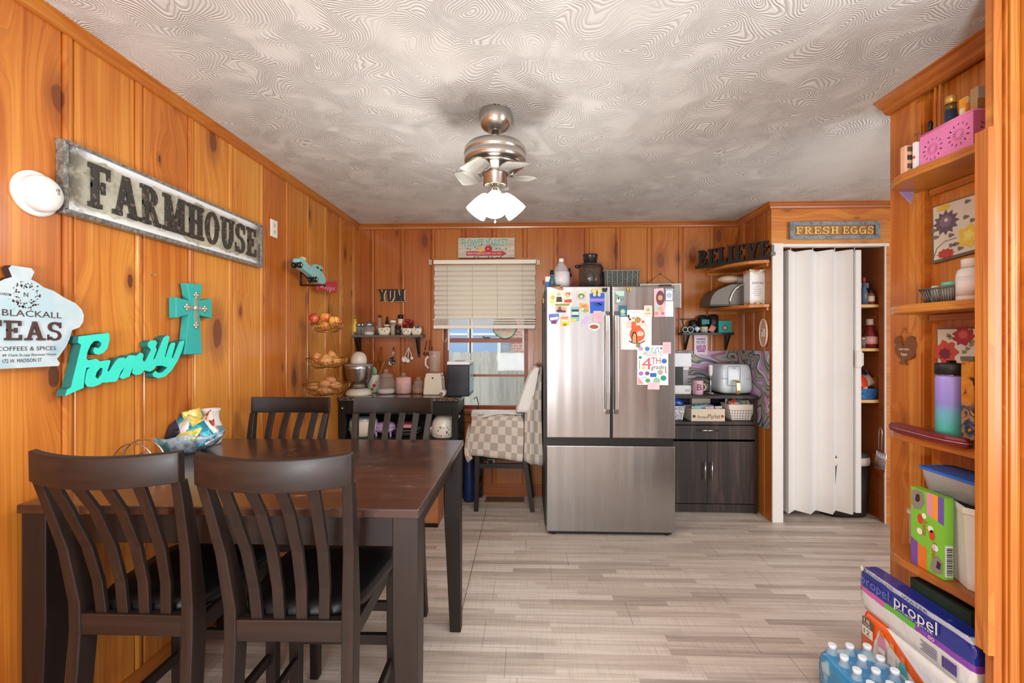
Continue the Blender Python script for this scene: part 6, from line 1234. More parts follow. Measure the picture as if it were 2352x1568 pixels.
# coffee machine
cm = thing('coffee_machine', 'white and black coffee machine beside the refrigerator on the dark cabinet', 'coffee machine')
Ym = 3.80; zz = lambda y: zp(y, Ym)-zp(896, Ym)+ztop; x0, x1 = P(1530, 800, Y=Ym).x, P(1588, 800, Y=Ym).x; xb_ = P(1573, 800, Y=Ym).x
MB().box(x0, x1, Ym, Ym+.22, ztop, zz(876)).build('base', WHITE, cm, bevel=.005); MB().box(x0, xb_, Ym+.04, Ym+.22, zz(876), zz(834)).build('column', M('#2a2c29', .25, 0, .1), cm); MB().box(x0, x1, Ym-.005, Ym+.22, zz(834), zz(803)).build('brew_head', M('#eef0f3', .3, 0, .03), cm, bevel=.006)
b = MB(); b.box(xb_, x1-.004, Ym+.07, Ym+.21, zz(876), zz(842)); b.build('water_tank', PLASTIC, cm); MB().box(xb_, x1, Ym+.06, Ym+.22, zz(842), zz(834)).build('tank_lid', WHITE, cm); MB().box(x1-.05, x1-.015, Ym-.001, Ym+.002, zz(890), zz(885)).build('badge', M('#bdbdbd', .3), cm)
mg = thing('coffee_mug', 'pink mug printed with a dark letter B on the dark cabinet', 'mug'); Yg = 3.79
b = MB(); b.lp(1602.5, Yg, [(894, 10.2), (892, 11), (862, 11.5), (861, 11), (866, 10.2)], 24, zb=ztop); b.build('mug_body', M('#d9a9ba', .35, 0, .05), mg)
q = P(1602.5, 880, Y=Yg); kk = Yg/F; zg = ztop+16*kk; b = MB(); b.tube([(q.x+11*kk+r_*math.cos(a), Yg, zg+r_*math.sin(a)*1.1) for r_ in (7*kk,) for a in [-1.5+j*.375 for j in range(9)]], .0055, 8); b.build('handle', M('#c9b68a', .4, .3, .1), mg)
b = MB(); text(b, 'B', (q.x-.019, Yg-.0425, ztop+.038), (1,0,0), (0,0,1), .036, .05, .001); b.build('letter_print', M('#5a2436', .5), mg)
fr_ = thing('milk_frother', 'white handheld milk frother standing between the mug and the air fryer', 'frother')
b = MB(); b.lp(1632, 3.86, [(897, 9), (895, 9), (894, 2), (870, 1.2), (862, 1.2)], 14, zb=ztop); b.build('stand', CHROME, fr_); b = MB(); q = ztop-P(1632, 897, Y=3.86).z; b.lp(1632, 3.86, [(858, 1), (855, 3), (850, 4.2), (834, 4.6), (831, 4)], 14); b.v = [v+Vector((0, 0, q)) for v in b.v]; b.build('handle', WHITE, fr_)
b = MB(); b.v; b.lp(1632, 3.86, [(864, .8), (857, .8)], 6); b.v = [v+Vector((0, 0, q)) for v in b.v]; b.build('whisk', CHROME, fr_)
af = thing('air_fryer', 'pale blue white air fryer with a gold handle on the dark cabinet', 'air fryer'); Ya = 3.90
def sq(cx, Y, ry, prof, zb, e=.42, n=40):
    R = []; kk = Y/F; X = P(cx, 800, Y=Y).x
    for z, r_ in prof: R.append([(X+r_*math.copysign(abs(math.cos(a))**e, math.cos(a)), Y+ry*(r_/prof[2][1])*math.copysign(abs(math.sin(a))**e, math.sin(a)), zb+z) for a in [2*math.pi*j/n for j in range(n)]])
    b = MB(); b.loft(R, None, True, True); return b
kk = Ya/F; AFM = M('#d9e3ea', .28, 0, .03, 10, coat=.3); hh = 66*kk
b = sq(1678, Ya, .13, [(.008, .8*37*kk), (.02, .95*37.5*kk), (.06, 38*kk), (.13, 37*kk), (.20, 35*kk), (hh-.01, 32*kk), (hh, 28*kk)], ztop); b.build('body', AFM, af)
b = sq(1678, Ya, .10, [(0, 27*kk), (.004, 28*kk), (.01, 28*kk)], ztop); b.build('foot_ring', BLK, af)
yf_ = Ya-.131; X_ = lambda x: P(x, 800, Y=yf_).x; zA = lambda y: ztop+(895-y)*kk
b = MB(); b.box(P(1641, 1, Y=Ya).x+.003, P(1715, 1, Y=Ya).x-.003, yf_+.006, yf_+.009, zA(860.5), zA(859.5)); b.build('drawer_seam', M('#8f9aa2', .5), af)
b = MB(); L = [(1672, 833), (1699, 833), (1700, 836), (1700, 873), (1698, 875), (1673, 875), (1671, 873), (1671, 836)]
b.tube([Vector((X_(x), yf_-.001, zA(y))) for x, y in L], .0016, 5, closed=True); b.build('panel_outline', M('#3a444c', .4), af)
b = MB(); text(b, '45', (X_(1683), yf_-.001, zA(838)), (1,0,0), (0,0,1), .02, .010, .001); b.build('display_digits', DMET, af)
b = MB(); b.rects([(X_(1690), yf_-.035, zA(892)), (X_(1690), yf_-.045, zA(884)), (X_(1689), yf_-.045, zA(868)), (X_(1688), yf_-.03, zA(863)), (X_(1687), yf_+.004, zA(862))], .03, .018); b.build('handle', M('#cfb48a', .25, .7, .06), af, bevel=.006)
# ---- on the open shelf of the cabinet
cr2 = thing('market_crate', 'shallow cream wooden crate lettered Farmers Market full of drink packets', 'crate'); Yc_ = 3.735
x0, x1 = P(1588, 950, Y=Yc_).x, P(1665, 950, Y=Yc_).x; x00 = P(1556, 950, Y=3.9).x
h_ = 28*Yc_/F; CRM = M('#d8c8ae', .6, 0, .1, 20)
b = MB(); b.box(x0, x1, Yc_, Yc_+.008, zs+.001, zs+h_); b.build('front_board', CRM, cr2); b = MB(); b.box(x0, x1, Yc_+.0081, 3.98, zs+.001, zs+.008).box(x0, x1, 3.972, 3.98, zs+.008, zs+h_); b.box(x0, x0+.007, Yc_+.0081, 3.972, zs+.008, zs+h_).box(x1-.007, x1, Yc_+.0081, 3.972, zs+.008, zs+h_); b.build('tray', CRM, cr2)
b = MB(); text(b, 'Farmers', (x0+.045, Yc_, zs+.022), (1,0,0), (0,0,1), .085, .026, .001, None, .25); text(b, 'Market', (x0+.133, Yc_, zs+.022), (1,0,0), (0,0,1), .098, .038, .001); b.build('lettering', M('#5a4632', .6), cr2)
b = MB(); blob(b, (x0+.022, Yc_, zs+.04), (1,0,0), (0,0,1), .013, M('#4a4640', .6), 7, .001); blob(b, (x1-.02, Yc_, zs+.04), (1,0,0), (0,0,1), .013, M('#a8552f', .6), 7, .001); b.build('printed_birds', None, cr2)
pk = [((1600, 931), '#a9dcea', 'pale blue drink packet, first from the refrigerator end of the crate', .07, .06), ((1614, 936), '#c9e9ef', 'light blue and white drink packet second from the refrigerator end of the crate', .075, .09), ((1608, 929), '#74c3d8', 'turquoise drink packet standing at the back of the crate', .07, .15), ((1632, 937), '#f0c9dc', 'white and pink drink packet in the middle of the crate', .072, .05), ((1628, 929), '#b9dbe6', 'pale packet behind the pink packet in the crate', .07, .14), ((1652, 941), '#e2e0d8', 'small cream packet at the basket end of the crate', .06, .06)]
for (x, y), cc, lb, w_, dy in pk:
    b = MB(); c = P(x, y, Y=Yc_+dy); pouch(b, Vector((max(c.x, x0+.05), c.y, zs+.066)), w_, .10, .006, Matrix.Rotation(.12*math.sin(x), 4, 'Y') @ Matrix.Rotation(-.25, 4, 'X'), None)
    b.build('drink_packet', bag_mat('pk%d' % x, [cc, '#f3f3f0', cc], 18), None, label=lb, cat='packet', group='drink packets in the market crate')
b = MB(); c = P(1610, 918, Y=4.0); b.box(P(1590, 918, Y=3.99).x, P(1632, 918, Y=3.99).x, 3.995, 4.045, zs+.003, P(1600, 912, Y=4.0).z).build('carton', M('#d9cfc0', .6, 0, .15), None, label='pale carton at the back of the cabinet shelf behind the crate', cat='box')
wb2 = thing('wire_basket', 'white lined chicken wire basket of snacks at the end of the cabinet shelf', 'basket'); Yk = 3.83; kk = Yk/F; X = P(1695, 950, Y=Yk).x; hB = 40*kk
b = MB(); R = []
for z, s_ in ((.004, .72), (hB*.9, 1.0), (hB*.9, .96), (.01, .68)): R.append([(X+s_*.105*a, Yk+s_*.075*c, zs+z) for a, c in ((-1,-1),(1,-1),(1,1),(-1,1))])
b.loft(R); t = NT('chicken_wire'); o_ = t.objc(); sp = t.n('SeparateXYZ', {0: o_}).outputs
vv = t.n('TexVoronoi', {'Vector': t.vec(sp[0], sp[2]), 'Scale': 46.0, 'Randomness': .15}, feature='DISTANCE_TO_EDGE', voronoi_dimensions='2D'); b.build('wire_sides', t.p(Base_Color=t.mix(t.smooth(vv.outputs['Distance'], .05, .09), '#4b4742', '#ece4da'), Roughness=.8), wb2)
b = MB(); b.loft([[(X+s_*.107*a, Yk+s_*.078*c, zs+z) for a, c in ((-1,-1),(1,-1),(1,1),(-1,1))] for z, s_ in ((hB*.62, .94), (hB*.92, 1.04), (hB*.92, .98), (hB*.64, .92))], None, False); b.build('cloth_liner', M('#eadfd0', .9, 0, .05, 40, .2), wb2)
for i, (dx, dy, cc, lb) in enumerate(((-.05, 0, '#d8603a', 'orange snack bag in the lined basket of the cabinet shelf'), (.0, .02, '#5fb0c8', 'blue snack bag in the middle of the lined basket'), (.05, 0, '#93b070', 'green snack bag at the wall end of the lined basket'), (-.06, .05, '#5a8fa5', 'dull blue bag leaning at the back of the lined basket'), (.06, .05, '#b9d0da', 'clear pale bag at the back of the lined basket'))):
    b = MB(); pouch(b, Vector((X+dx, Yk+dy-.02, zs+hB*.92+.006)), .07, .06, .012, Matrix.Rotation(.3*(i-2), 4, 'Y') @ Matrix.Rotation(-.5, 4, 'X'), None); b.build('snack_bag', bag_mat('sb%d' % i, [cc, '#efe9df', cc], 26), None, label=lb, cat='snack bag', group='snack bags in the lined basket')
fb = thing('fabric_bin', 'white patterned bin of snacks half hidden behind the refrigerator on the cabinet shelf', 'bin'); X2 = P(1548, 950, Y=3.82).x
b = MB(); b.loft([[(X2+s_*.07*a, 3.82+s_*.07*c, zs+z) for a, c in ((-1,-1),(1,-1),(1,1),(-1,1))] for z, s_ in ((.004, .75), (.12, 1), (.12, .95), (.01, .7))]); b.build('bin_body', bag_mat('patterned', ['#e9e4de', '#8b8a90', '#f0ece7', '#5c5b60'], 60), fb)
b = MB(); pouch(b, Vector((X2+.02, 3.81, zs+.135)), .09, .08, .02, Matrix.Rotation(.4, 4, 'Y'), None); b.build('snack_bag', bag_mat('navybag', ['#22429a', '#2f5fc0', '#d98a9a'], 22), None, label='bright blue snack bag in the half hidden bin on the cabinet shelf', cat='snack bag', group='snack bags in the lined basket')
# ---- black wall shelf with mugs
Yq = 3.97; zq = zp(764, Yq); bx0, bx1 = P(1569, 765, Y=Yq).x, P(1687, 765, Y=Yq).x
bs = thing('mug_shelf', 'small black wall shelf with angled brackets above the air fryer', 'shelf')
MB().box(bx0, bx1, Yq, YB-.001, zq-.02, zq).build('board', BLK, bs)
for x in (1580, 1674):
    q = P(x, 770, Y=Yq+.04).x; b = MB(); b.box(q-.009, q+.009, YB-.016, YB-.002, zq-.15, zq-.02); b.prism([(q-.008, Yq+.015, zq-.02), (q-.008, Yq+.04, zq-.02), (q-.008, YB-.016, zq-.13), (q-.008, YB-.016, zq-.15)], (.016, 0, 0)); b.build('bracket', BLK, bs)
b = MB(); b.tube([P(1562, 733, Y=YB-.05), P(1620, 731, Y=YB-.05)], .003, 6); b.tube([P(1566, 733, Y=YB-.05), P(1575, 762, Y=Yq+.03)], .003, 6); b.build('wire_rail', DMET, bs)
def small(nm, cx, prof, mat, lb, cat, Y=4.02, extra=None):
    t_ = thing(nm, lb, cat, 'things on the black wall shelf'); b = MB(); b.lp(cx, Y, prof, 18, zb=zq); b.build('body', mat, t_)
    if extra: extra(t_, Y)
def ringface(cx, cy, r, cc):
    def f(t_, Y):
        b = MB(); kk = Y/F; c = P(cx, cy, Y=Y-.035); z = zq+(764-cy)*kk
        b.tube([(c.x+r*kk*math.cos(a), Y-.036, z+r*kk*math.sin(a)) for a in [2*math.pi*j/20 for j in range(20)]], .003, 5, closed=True); b.build('rim', M(cc, .4), t_)
    return f
small('coffee_pod', 1574, [(764, 5), (752, 6), (751, 5.5)], M('#2b2b2d', .4), 'first dark cup with a white ringed lid on the black wall shelf', 'cup', 4.02, ringface(1574, 757, 5.5, '#e9eef2'))
small('coffee_pod', 1586, [(764, 6), (751, 7), (750, 6.5)], M('#33363a', .4), 'second dark cup with a white ringed lid on the black wall shelf', 'cup', 4.02, ringface(1586, 757, 6.5, '#e9eef2'))
b = MB(); q = P(1602, 757, Y=4.0); b.lathe((q.x, 4.01, zq+.028), [(.001, -.028), (.018, -.008), (.028, .008), (.022, .018), (.001, .03)], 6); b.build('white_ornament', M('#dfeaf0', .3), None, label='white faceted ornament on the black wall shelf', cat='ornament')
small('tan_cup', 1617, [(764, 7), (757, 8.5), (751, 9), (750, 8)], bag_mat('tanc', ['#b5a58c', '#cfd0ae', '#8d7f6c'], 40), 'tan and green patterned cup in the middle of the black wall shelf', 'cup')
small('black_tumbler', 1592, [(764, 8), (748, 10), (738, 9), (734, 4)], BLK, 'rounded black tumbler at the back of the black wall shelf', 'tumbler', 4.055)
small('black_pot', 1614, [(764, 9), (744, 10), (735, 11), (725, 9), (723, 4)], M('#1c2426', .3, 0, .3), 'taller black canister with teal label at the back of the wall shelf', 'canister', 4.055, lambda t_, Y: MB().box(P(1612, 740, Y=Y-.045).x, P(1629, 740, Y=Y-.045).x, Y-.046, Y-.0435, zq+.075, zq+.115).build('label', M('#3f8f8c', .5), t_))
small('dark_canister', 1638, [(764, 10), (740, 11), (725, 10.5), (722, 6)], M('#201c1c', .4, 0, .4), 'tall dark canister between the tan cup and the teal box on the shelf', 'canister', 4.045)
b = MB(); q = P(1636, 755, Y=3.99); pouch(b, Vector((q.x, 3.992, zq+.034)), .05, .06, .012, Matrix.Rotation(.5, 4, 'Y'), None); b.build('pink_packet', M('#d98f7a', .5, 0, .2), None, label='pink packet leaning in front of the dark canister on the shelf', cat='packet')
tx = thing('teal_box', 'teal box with a round dark emblem at the end of the black wall shelf', 'box'); x0, x1 = P(1651, 755, Y=3.985).x, P(1680, 755, Y=3.985).x
MB().box(x0, x1, 3.985, 4.05, zq, zq+27*3.985/F).build('box_body', M('#2fa79a', .45, 0, .08, 30), tx); b = MB(); blob(b, ((x0+x1)/2, 3.985, zq+.042), (1,0,0), (0,0,1), .024, M('#4a4a4c', .5), 16, .0008); blob(b, ((x0+x1)/2, 3.985, zq+.042), (1,0,0), (0,0,1), .016, M('#c9a9b0', .5), 16, .0012); b.build('emblem', None, tx)
ms_ = thing('coffee_sign', 'small white wall sign reading MOMS Coffee below the black wall shelf', 'sign'); Yz = YB-.02
MB().box(*bface(1594.5, 1625, 769, 814, Yz, .012)).build('board', M('#efe4ec', .5, 0, .04), ms_)
b = MB(); btext(b, 'MOMS', 1600, 791, 1620, 9, Yz); b.build('dark_lettering', M('#5a4560', .5), ms_); b = MB(); b.box(*bface(1600, 1620, 777, 780, Yz-.001, .001)).box(*bface(1600, 1621, 793, 803, Yz-.001, .001)).box(*bface(1602, 1619, 804, 808, Yz-.001, .001)); b.build('pink_bands', M('#b0589c', .5), ms_)
b = MB(); btext(b, 'Coffee', 1602, 801, 1619, 7, Yz-.0012, None, .0006, .2); b.build('pink_lettering', M('#f4e3ef', .5), ms_)
# ---- corner shelves
def corner_shelf(ztop_, xl, yfr, lb):
    t_ = thing('corner_shelf', lb, 'shelf', 'corner shelves'); Xl = P(xl, 700, Y=YB).x; pts = [(XS-.006, YB-.005), (Xl, YB-.005)]
    for j in range(1, 14): a = math.pi/2*j/14; pts.append((XS-.006-(XS-.006-Xl)*math.cos(a)**.9, YB-.005-(YB-.005-yfr)*math.sin(a)))
    pts.append((XS-.006, yfr)); b = MB(); plate(b, [(x, y, ztop_-.024) for x, y in pts], [], (0, 0, .024)); b.build('board', MPSH, t_, bevel=.002)
    b = MB(); b.box(Xl+.01, XS-.006, YB-.022, YB-.004, ztop_-.048, ztop_-.0245).box(XS-.022, XS-.006, yfr+.01, YB-.022, ztop_-.048, ztop_-.0245); b.build('cleat', MPSH, t_)
    return Xl
ZA, ZBs = 2.008, 1.668
corner_shelf(ZA, 1620, YPF+.012, 'upper rounded pine corner shelf carrying the BELIEVE letters'); corner_shelf(ZBs, 1622, YPF+.012, 'lower rounded pine corner shelf carrying the bread box')
bv = thing('believe_sign', 'black block letters reading BELIEVE on a base on the upper corner shelf', 'sign')
A = P(1606, 600, Y=3.99); E_ = P(1772, 600, Y=3.575); A.z = E_.z = ZA+.001; d_ = (E_-A); L_ = d_.length; d_.normalize(); nrm = d_.cross(Vector((0, 0, 1))).normalized()
b = MB(); BB = M('#1b1715', .5, 0, .3, 40)
b.prism([A-d_*.02, A+d_*L_, A+d_*L_+Vector((0, 0, .022)), A-d_*.02+Vector((0, 0, .022))], nrm*.035); b.build('base', BB, bv)
b = MB(); slab(b, 'BELIEVE', A+Vector((0, 0, .0225)), d_, (0,0,1), L_*.99, .128, .026, None, .27, .05); b.build('lettering', BB, bv)
br = thing('bread_box', 'brushed grey roll top bread box on the lower corner shelf', 'bread box'); Y0b = 3.74
out = [(1631, 707), (1631.5, 697), (1635, 686), (1641, 677), (1650, 670), (1662, 665), (1676, 659), (1690, 656.5), (1722, 656.5), (1722, 707)]
b = MB(); dzb = ZBs+.002-P(1650, 707, Y=Y0b).z; q = [P(x, y, Y=Y0b)+Vector((0, 0, dzb)) for x, y in out]; plate(b, q, [], (0, .22, 0), M('#6b655f', .5, .7, .05, 60)); b.build('body', None, br, bevel=.004)
b = MB(); arc_ = [(1677, 706), (1677, 692), (1681, 680), (1689, 668), (1700, 660), (1712, 657)]; b.tube([P(x, y, Y=Y0b-.004)+Vector((0, 0, dzb)) for x, y in arc_], .007, 8); b.build('chrome_band', CHROME, br)
b = MB(); b.box(q[0].x-.002, q[-1].x, Y0b-.003, Y0b+.02, ZBs+.001, ZBs+.014); b.build('base_strip', BLK, br)
b = MB(); u = P(1716, 694, Y=Y0b-.006)+Vector((0, 0, dzb)); b.ball(u, .007); b.build('knob', CHROME, br)
bg = thing('bread_bag', 'clear bag of bread lying on top of the bread box', 'bread'); zt_b = zp(656.5, Y0b)+dzb
b = MB(); c = P(1672, 650, Y=Y0b+.06); b.ball((c.x+.01, Y0b+.08, zt_b+.035), .085, .06, .032); b.build('loaf', M('#c99a5f', .6, 0, .25, 25), bg)
b = MB(); b.ball((c.x+.02, Y0b+.08, zt_b+.037), .10, .064, .036); c2 = P(1702, 648, Y=Y0b+.06); b.ball((c2.x, Y0b+.08, zt_b+.03), .05, .05, .03); b.build('clear_wrap', glassm('crumpled_wrap', '#e8e2da', .3, .1), bg)
ab = thing('drink_carton', 'tall white carton with floral ends beside the bread box', 'carton'); Yv = 3.64
x0, x1 = P(1722.5, 660, Y=Yv).x, P(1757, 660, Y=Yv).x; za = ZBs+.001; hz = (703-623)*Yv/F
t = NT('floral_carton'); sp = t.n('SeparateXYZ', {0: t.objc()}).outputs; nn = t.noise(t.objc(), 30, 3)
ed = t.math('ADD', t.smooth(sp[2], hz*.80, hz*1.0), t.smooth(sp[2], hz*.18, 0.0)); fl_ = t.ramp(nn, [(.35, '#b93a3a'), (.45, '#e08a4a'), (.5, '#7fae6a'), (.56, '#f3f1ec'), (.65, '#d0607a')], 'CONSTANT')
MB().box(x0, x1, Yv, Yv+.11, za, za+hz).build('carton_body', t.p(Base_Color=t.mix(ed, '#f1f1ee', fl_), Roughness=.45), ab, bevel=.002)
b = MB(); text(b, 'AVION', (x0+.016, Yv, za+hz*.58), (1,0,0), (0,0,1), (x1-x0)*.76, .019, .001)
for i, w_ in enumerate((.3, .55, .5, .6, .4)): b.box((x0+x1)/2-(x1-x0)*w_/2, (x0+x1)/2+(x1-x0)*w_/2, Yv-.0012, Yv-.0006, za+hz*(.5-.06*i), za+hz*(.5-.06*i)+.002)
b.build('lettering', M('#4c4f55', .5), ab)
cw = thing('cow_board', 'small pink oval cutting board with a white cow hung on the pantry side wall', 'board'); xw = XS-.018
c = P(1753, 764, X=xw); ry, rz = .055, .108; b = MB(); nn_ = 28
cy_ = c.y; pts = [(xw, cy_+ry*math.cos(2*math.pi*j/nn_), c.z+rz*math.sin(2*math.pi*j/nn_)) for j in range(nn_)]; b.prism(pts, (.010, 0, 0)); hz_ = P(1753, 733, X=xw).z; b.box(xw, xw+.01, cy_-.012, cy_+.012, c.z+rz*.95, hz_)
b.build('board', M('#e0a890', .5, 0, .08), cw); b = MB(); b.tube([Vector(p)+Vector((-.002, 0, 0)) for p in pts], .004, 5, closed=True); b.build('rim', M('#efe3d0', .5), cw)
b = MB(); b.box(xw-.002, xw, cy_-.026, cy_+.024, c.z-.008, c.z+.03).box(xw-.002, xw, cy_+.012, cy_+.03, c.z+.01, c.z+.036); [b.box(xw-.0021, xw, cy_+o, cy_+o+.008, c.z-.03, c.z-.0081) for o in (-.024, -.012, .006, .015)]; b.build('cow_print', M('#f4eee6', .5), cw)
b = MB(); q = P(1773, 580, X=XS-.02); b.box(XS-.03, XS+.004, YPF-.055, YPF-.018, q.z-.02, q.z+.004); b.box(XS-.022, XS-.004, YPF-.05, YPF-.022, q.z+.0, q.z+.06); b.build('wall_bracket', M('#6f6a66', .4, .5), None, label='small grey metal bracket on the jamb beside the last letter of BELIEVE', cat='bracket')
# ---- fresh eggs sign
fe = thing('fresh_eggs_sign', 'framed sign with raised gold letters FRESH EGGS above the folding door', 'sign'); Ye = YPF-.03
cs_ = [P(x, y, Y=Ye) for x, y in ((1815, 549), (2023, 507))]; fw = .036
b = MB(); X0, X1, Z0, Z1 = cs_[0].x, cs_[1].x, cs_[0].z, cs_[1].z
b.box(X0, X1, Ye, YPF-.0045, Z1-fw*.8, Z1).box(X0, X1, Ye, YPF-.0045, Z0, Z0+fw*.8).box(X0, X0+fw, Ye+.0005, YPF-.0045, Z0+fw*.8, Z1-fw*.8).box(X1-fw, X1, Ye+.0005, YPF-.0045, Z0+fw*.8, Z1-fw*.8); b.build('frame', bag_mat('grey_blue', ['#6f7478', '#7f8b92', '#8f959a', '#666b6e'], 24), fe, bevel=.002)
MB().box(X0+fw, X1-fw, Ye+.016, YPF-.0046, Z0+fw*.8, Z1-fw*.8).build('board', M('#a9793f', .6, 0, .2, 30), fe)
b = MB(); wl = X1-X0-2*fw; slab(b, 'FRESH', (X0+fw+.012, Ye+.016, Z0+fw*.8+.010), (1,0,0), (0,0,1), wl*.53, Z1-Z0-fw*1.6-.02, .010, None, .17, .13); slab(b, 'EGGS', (X0+fw+wl*.60, Ye+.016, Z0+fw*.8+.010), (1,0,0), (0,0,1), wl*.385, Z1-Z0-fw*1.6-.02, .010, None, .17, .13); b.build('lettering', M('#e3c077', .45, 0, .1, 40), fe)
# ---------------------------------------------------------------- pantry
PSH = M('#dcb779', .6, 0, .15, 10); SF = 3.575; pzs = []
for y, lb in ((700.5, 'top visible pine shelf inside the pantry'), (799.5, 'middle pine shelf inside the pantry, under the ketchup'), (916, 'lowest pine shelf inside the pantry, under the snack basket')):
    z = zp(y, SF); pzs.append(z); MB().box(2.55, XPR+.025, max(SF, YPF+.063), YPB-.01, z-.022, z).build('pantry_shelf', PSH, None, label=lb, cat='shelf', group='pantry shelves')
def pbot(nm, cx, Y, parts, lb, cat, zi, base): return bottle(nm, cx, parts, lb, cat, 'food in the pantry', Y, pzs[zi], base)
pbot('syrup_bottle', 1984, 3.66, [('bottle', [(699, 8), (672, 8), (660, 4), (645, 3)], M('#5a6a7a', .2, 0, .2)), ('cap', [(645, 3.5), (636, 3.5)], REDC)], 'dark bottle with red cap next to the folding door on the top pantry shelf', 'bottle', 0, 699)
pbot('spice_shaker', 2000, 3.645, [('bottle', [(699, 7), (676, 7), (670, 4)], M('#8a4a2a', .3, 0, .3)), ('label', [(692, 7.3), (679, 7.3)], M('#e2d5bd', .5)), ('cap', [(670, 4.5), (664, 4.5)], BLK)], 'small amber bottle in front of the blue carton on the top pantry shelf', 'bottle', 0, 699)
bc = thing('blue_carton', 'blue carton with pale label on the top pantry shelf', 'carton', 'food in the pantry'); x0, x1 = P(2008, 660, Y=3.64).x-.06, XPR+.022
MB().box(x0, x1, 3.72, 3.80, pzs[0], pzs[0]+54*3.72/F).build('carton_body', M('#2b3f93', .4, 0, .15, 25), bc); MB().box(x0+.012, x1-.012, 3.718, 3.7199, pzs[0]+.14, pzs[0]+.18).build('label', M('#e3e6ee', .5), bc); MB().box(x0+.01, x1-.01, 3.718, 3.7199, pzs[0]+.03, pzs[0]+.07).build('label', M('#7f96d0', .5), bc)
pbot('ketchup_bottle', 1998, 3.665, [('bottle', [(796, 14), (775, 14.5), (757, 10), (748, 6), (742, 5.5)], M('#7d1f1f', .25, 0, .1)), ('label', [(786, 14.8), (769, 14.6)], M('#d9a5a0', .5, 0, .2, 60)), ('cap', [(743, 7), (729, 7)], M('#d9cfc6', .4))], 'red ketchup bottle with white cap on the middle pantry shelf', 'bottle', 1, 796)
pbot('small_jar', 1981, 3.66, [('jar', [(796, 6), (776, 6)], JARG), ('lid', [(777, 6.4), (771, 6.4)], SIL)], 'small jar half hidden by the folding door beside the ketchup', 'jar', 1, 796)
sb_ = thing('snack_basket', 'blue woven basket of snack bags on the lowest pantry shelf', 'basket', 'food in the pantry'); x0, x1 = 2.565, XPR+.012
b = MB(); b.loft([[(xx, yy, pzs[2]+z) for xx, yy in ((x0-e, 3.635-e), (x1+e*.3, 3.635-e), (x1+e*.3, 3.80+e), (x0-e, 3.80+e))] for z, e in ((.002, -.01), (.085, .006), (.085, -.0), (.01, -.02))]); b.build('basket_body', bag_mat('blue_weave', ['#2a5f9c', '#3f84c4', '#1d3f70', '#6fa3d0'], 60), sb_)
for x, y, dy, cc, w_, lb in ((1981, 874, .03, '#d9472a', .12, 'large orange snack bag by the folding door in the blue pantry basket'), (2002, 868, .09, '#2a3f6a', .11, 'dark blue snack bag at the back of the blue pantry basket'), (2022, 874, .04, '#c9c4bc', .085, 'white crumpled snack bag at the wall end of the blue pantry basket'), (2012, 862, .12, '#3a3a42', .10, 'black snack bag on top at the back of the blue pantry basket')):
    c = P(x-4, y, Y=3.65+dy*.8); c.x = min(c.x, XPR-.03); b = MB(); pouch(b, c, w_, w_*1.05, .022, Matrix.Rotation(.4*math.sin(x), 4, 'Y') @ Matrix.Rotation(-.4, 4, 'X'), None); b.build('snack_bag', bag_mat('pb%d' % x, [cc, cc, '#e9dfd2', cc], 18), None, label=lb, cat='snack bag', group='snack bags in the pantry basket')
tc = thing('trash_can', 'black step trash can with white liner standing in the pantry', 'trash can'); Yt = 3.765; kk = Yt/F; X = 2.53
def can(z, wx, wy): return [(X+wx*math.copysign(abs(math.cos(a))**.6, math.cos(a)), Yt+wy*math.copysign(abs(math.sin(a))**.6, math.sin(a)), z) for a in [2*math.pi*j/32 for j in range(32)]]
zr = zp(1043, Yt-.1); b = MB(); b.loft([can(0, .165, .115), can(.02, .17, .12), can(zr-.06, .185, .13)], None, True, True); b.build('can_body', M('#262120', .45, 0, .12), tc)
b = MB(); b.loft([can(zr-.062, .189, .134), can(zr-.03, .193, .137), can(zr, .189, .134)], None, True, True); b.build('liner', M('#e3d8d3', .5, 0, .1, 30, .3), tc); b = MB(); b.loft([can(zr+.001, .188, .133), can(zr+.02, .18, .126), can(zr+.03, .15, .1)], None, True, True); b.build('lid', M('#555150', .5), tc)
sk = thing('wire_strainer', 'flat wire grater hanging on the pantry wall above the trash can', 'grater'); xh = XPR-.03
tp, a_, e_ = P(2022, 977, X=xh), P(2012, 1040, X=xh), P(2033, 1083, X=xh)
b = MB(); b.tube([P(2018, 1035, X=xh), P(2019, 990, X=xh), tp, P(2026, 990, X=xh), P(2025, 1035, X=xh)], .003, 6); b.build('handle', CHROME, sk)
b = MB(); q4 = [P(2014, 1033, X=xh), P(2036, 1043, X=xh), P(2031, 1084, X=xh), P(2009, 1072, X=xh)]; b.tube(q4, .003, 6, closed=True)
for i in range(9): u = (i+1)/10; b.tube([q4[0].lerp(q4[1], u), q4[3].lerp(q4[2], u)], .0015, 4); b.tube([q4[0].lerp(q4[3], u), q4[1].lerp(q4[2], u)], .0015, 4)
b.build('mesh_plate', CHROME, sk)
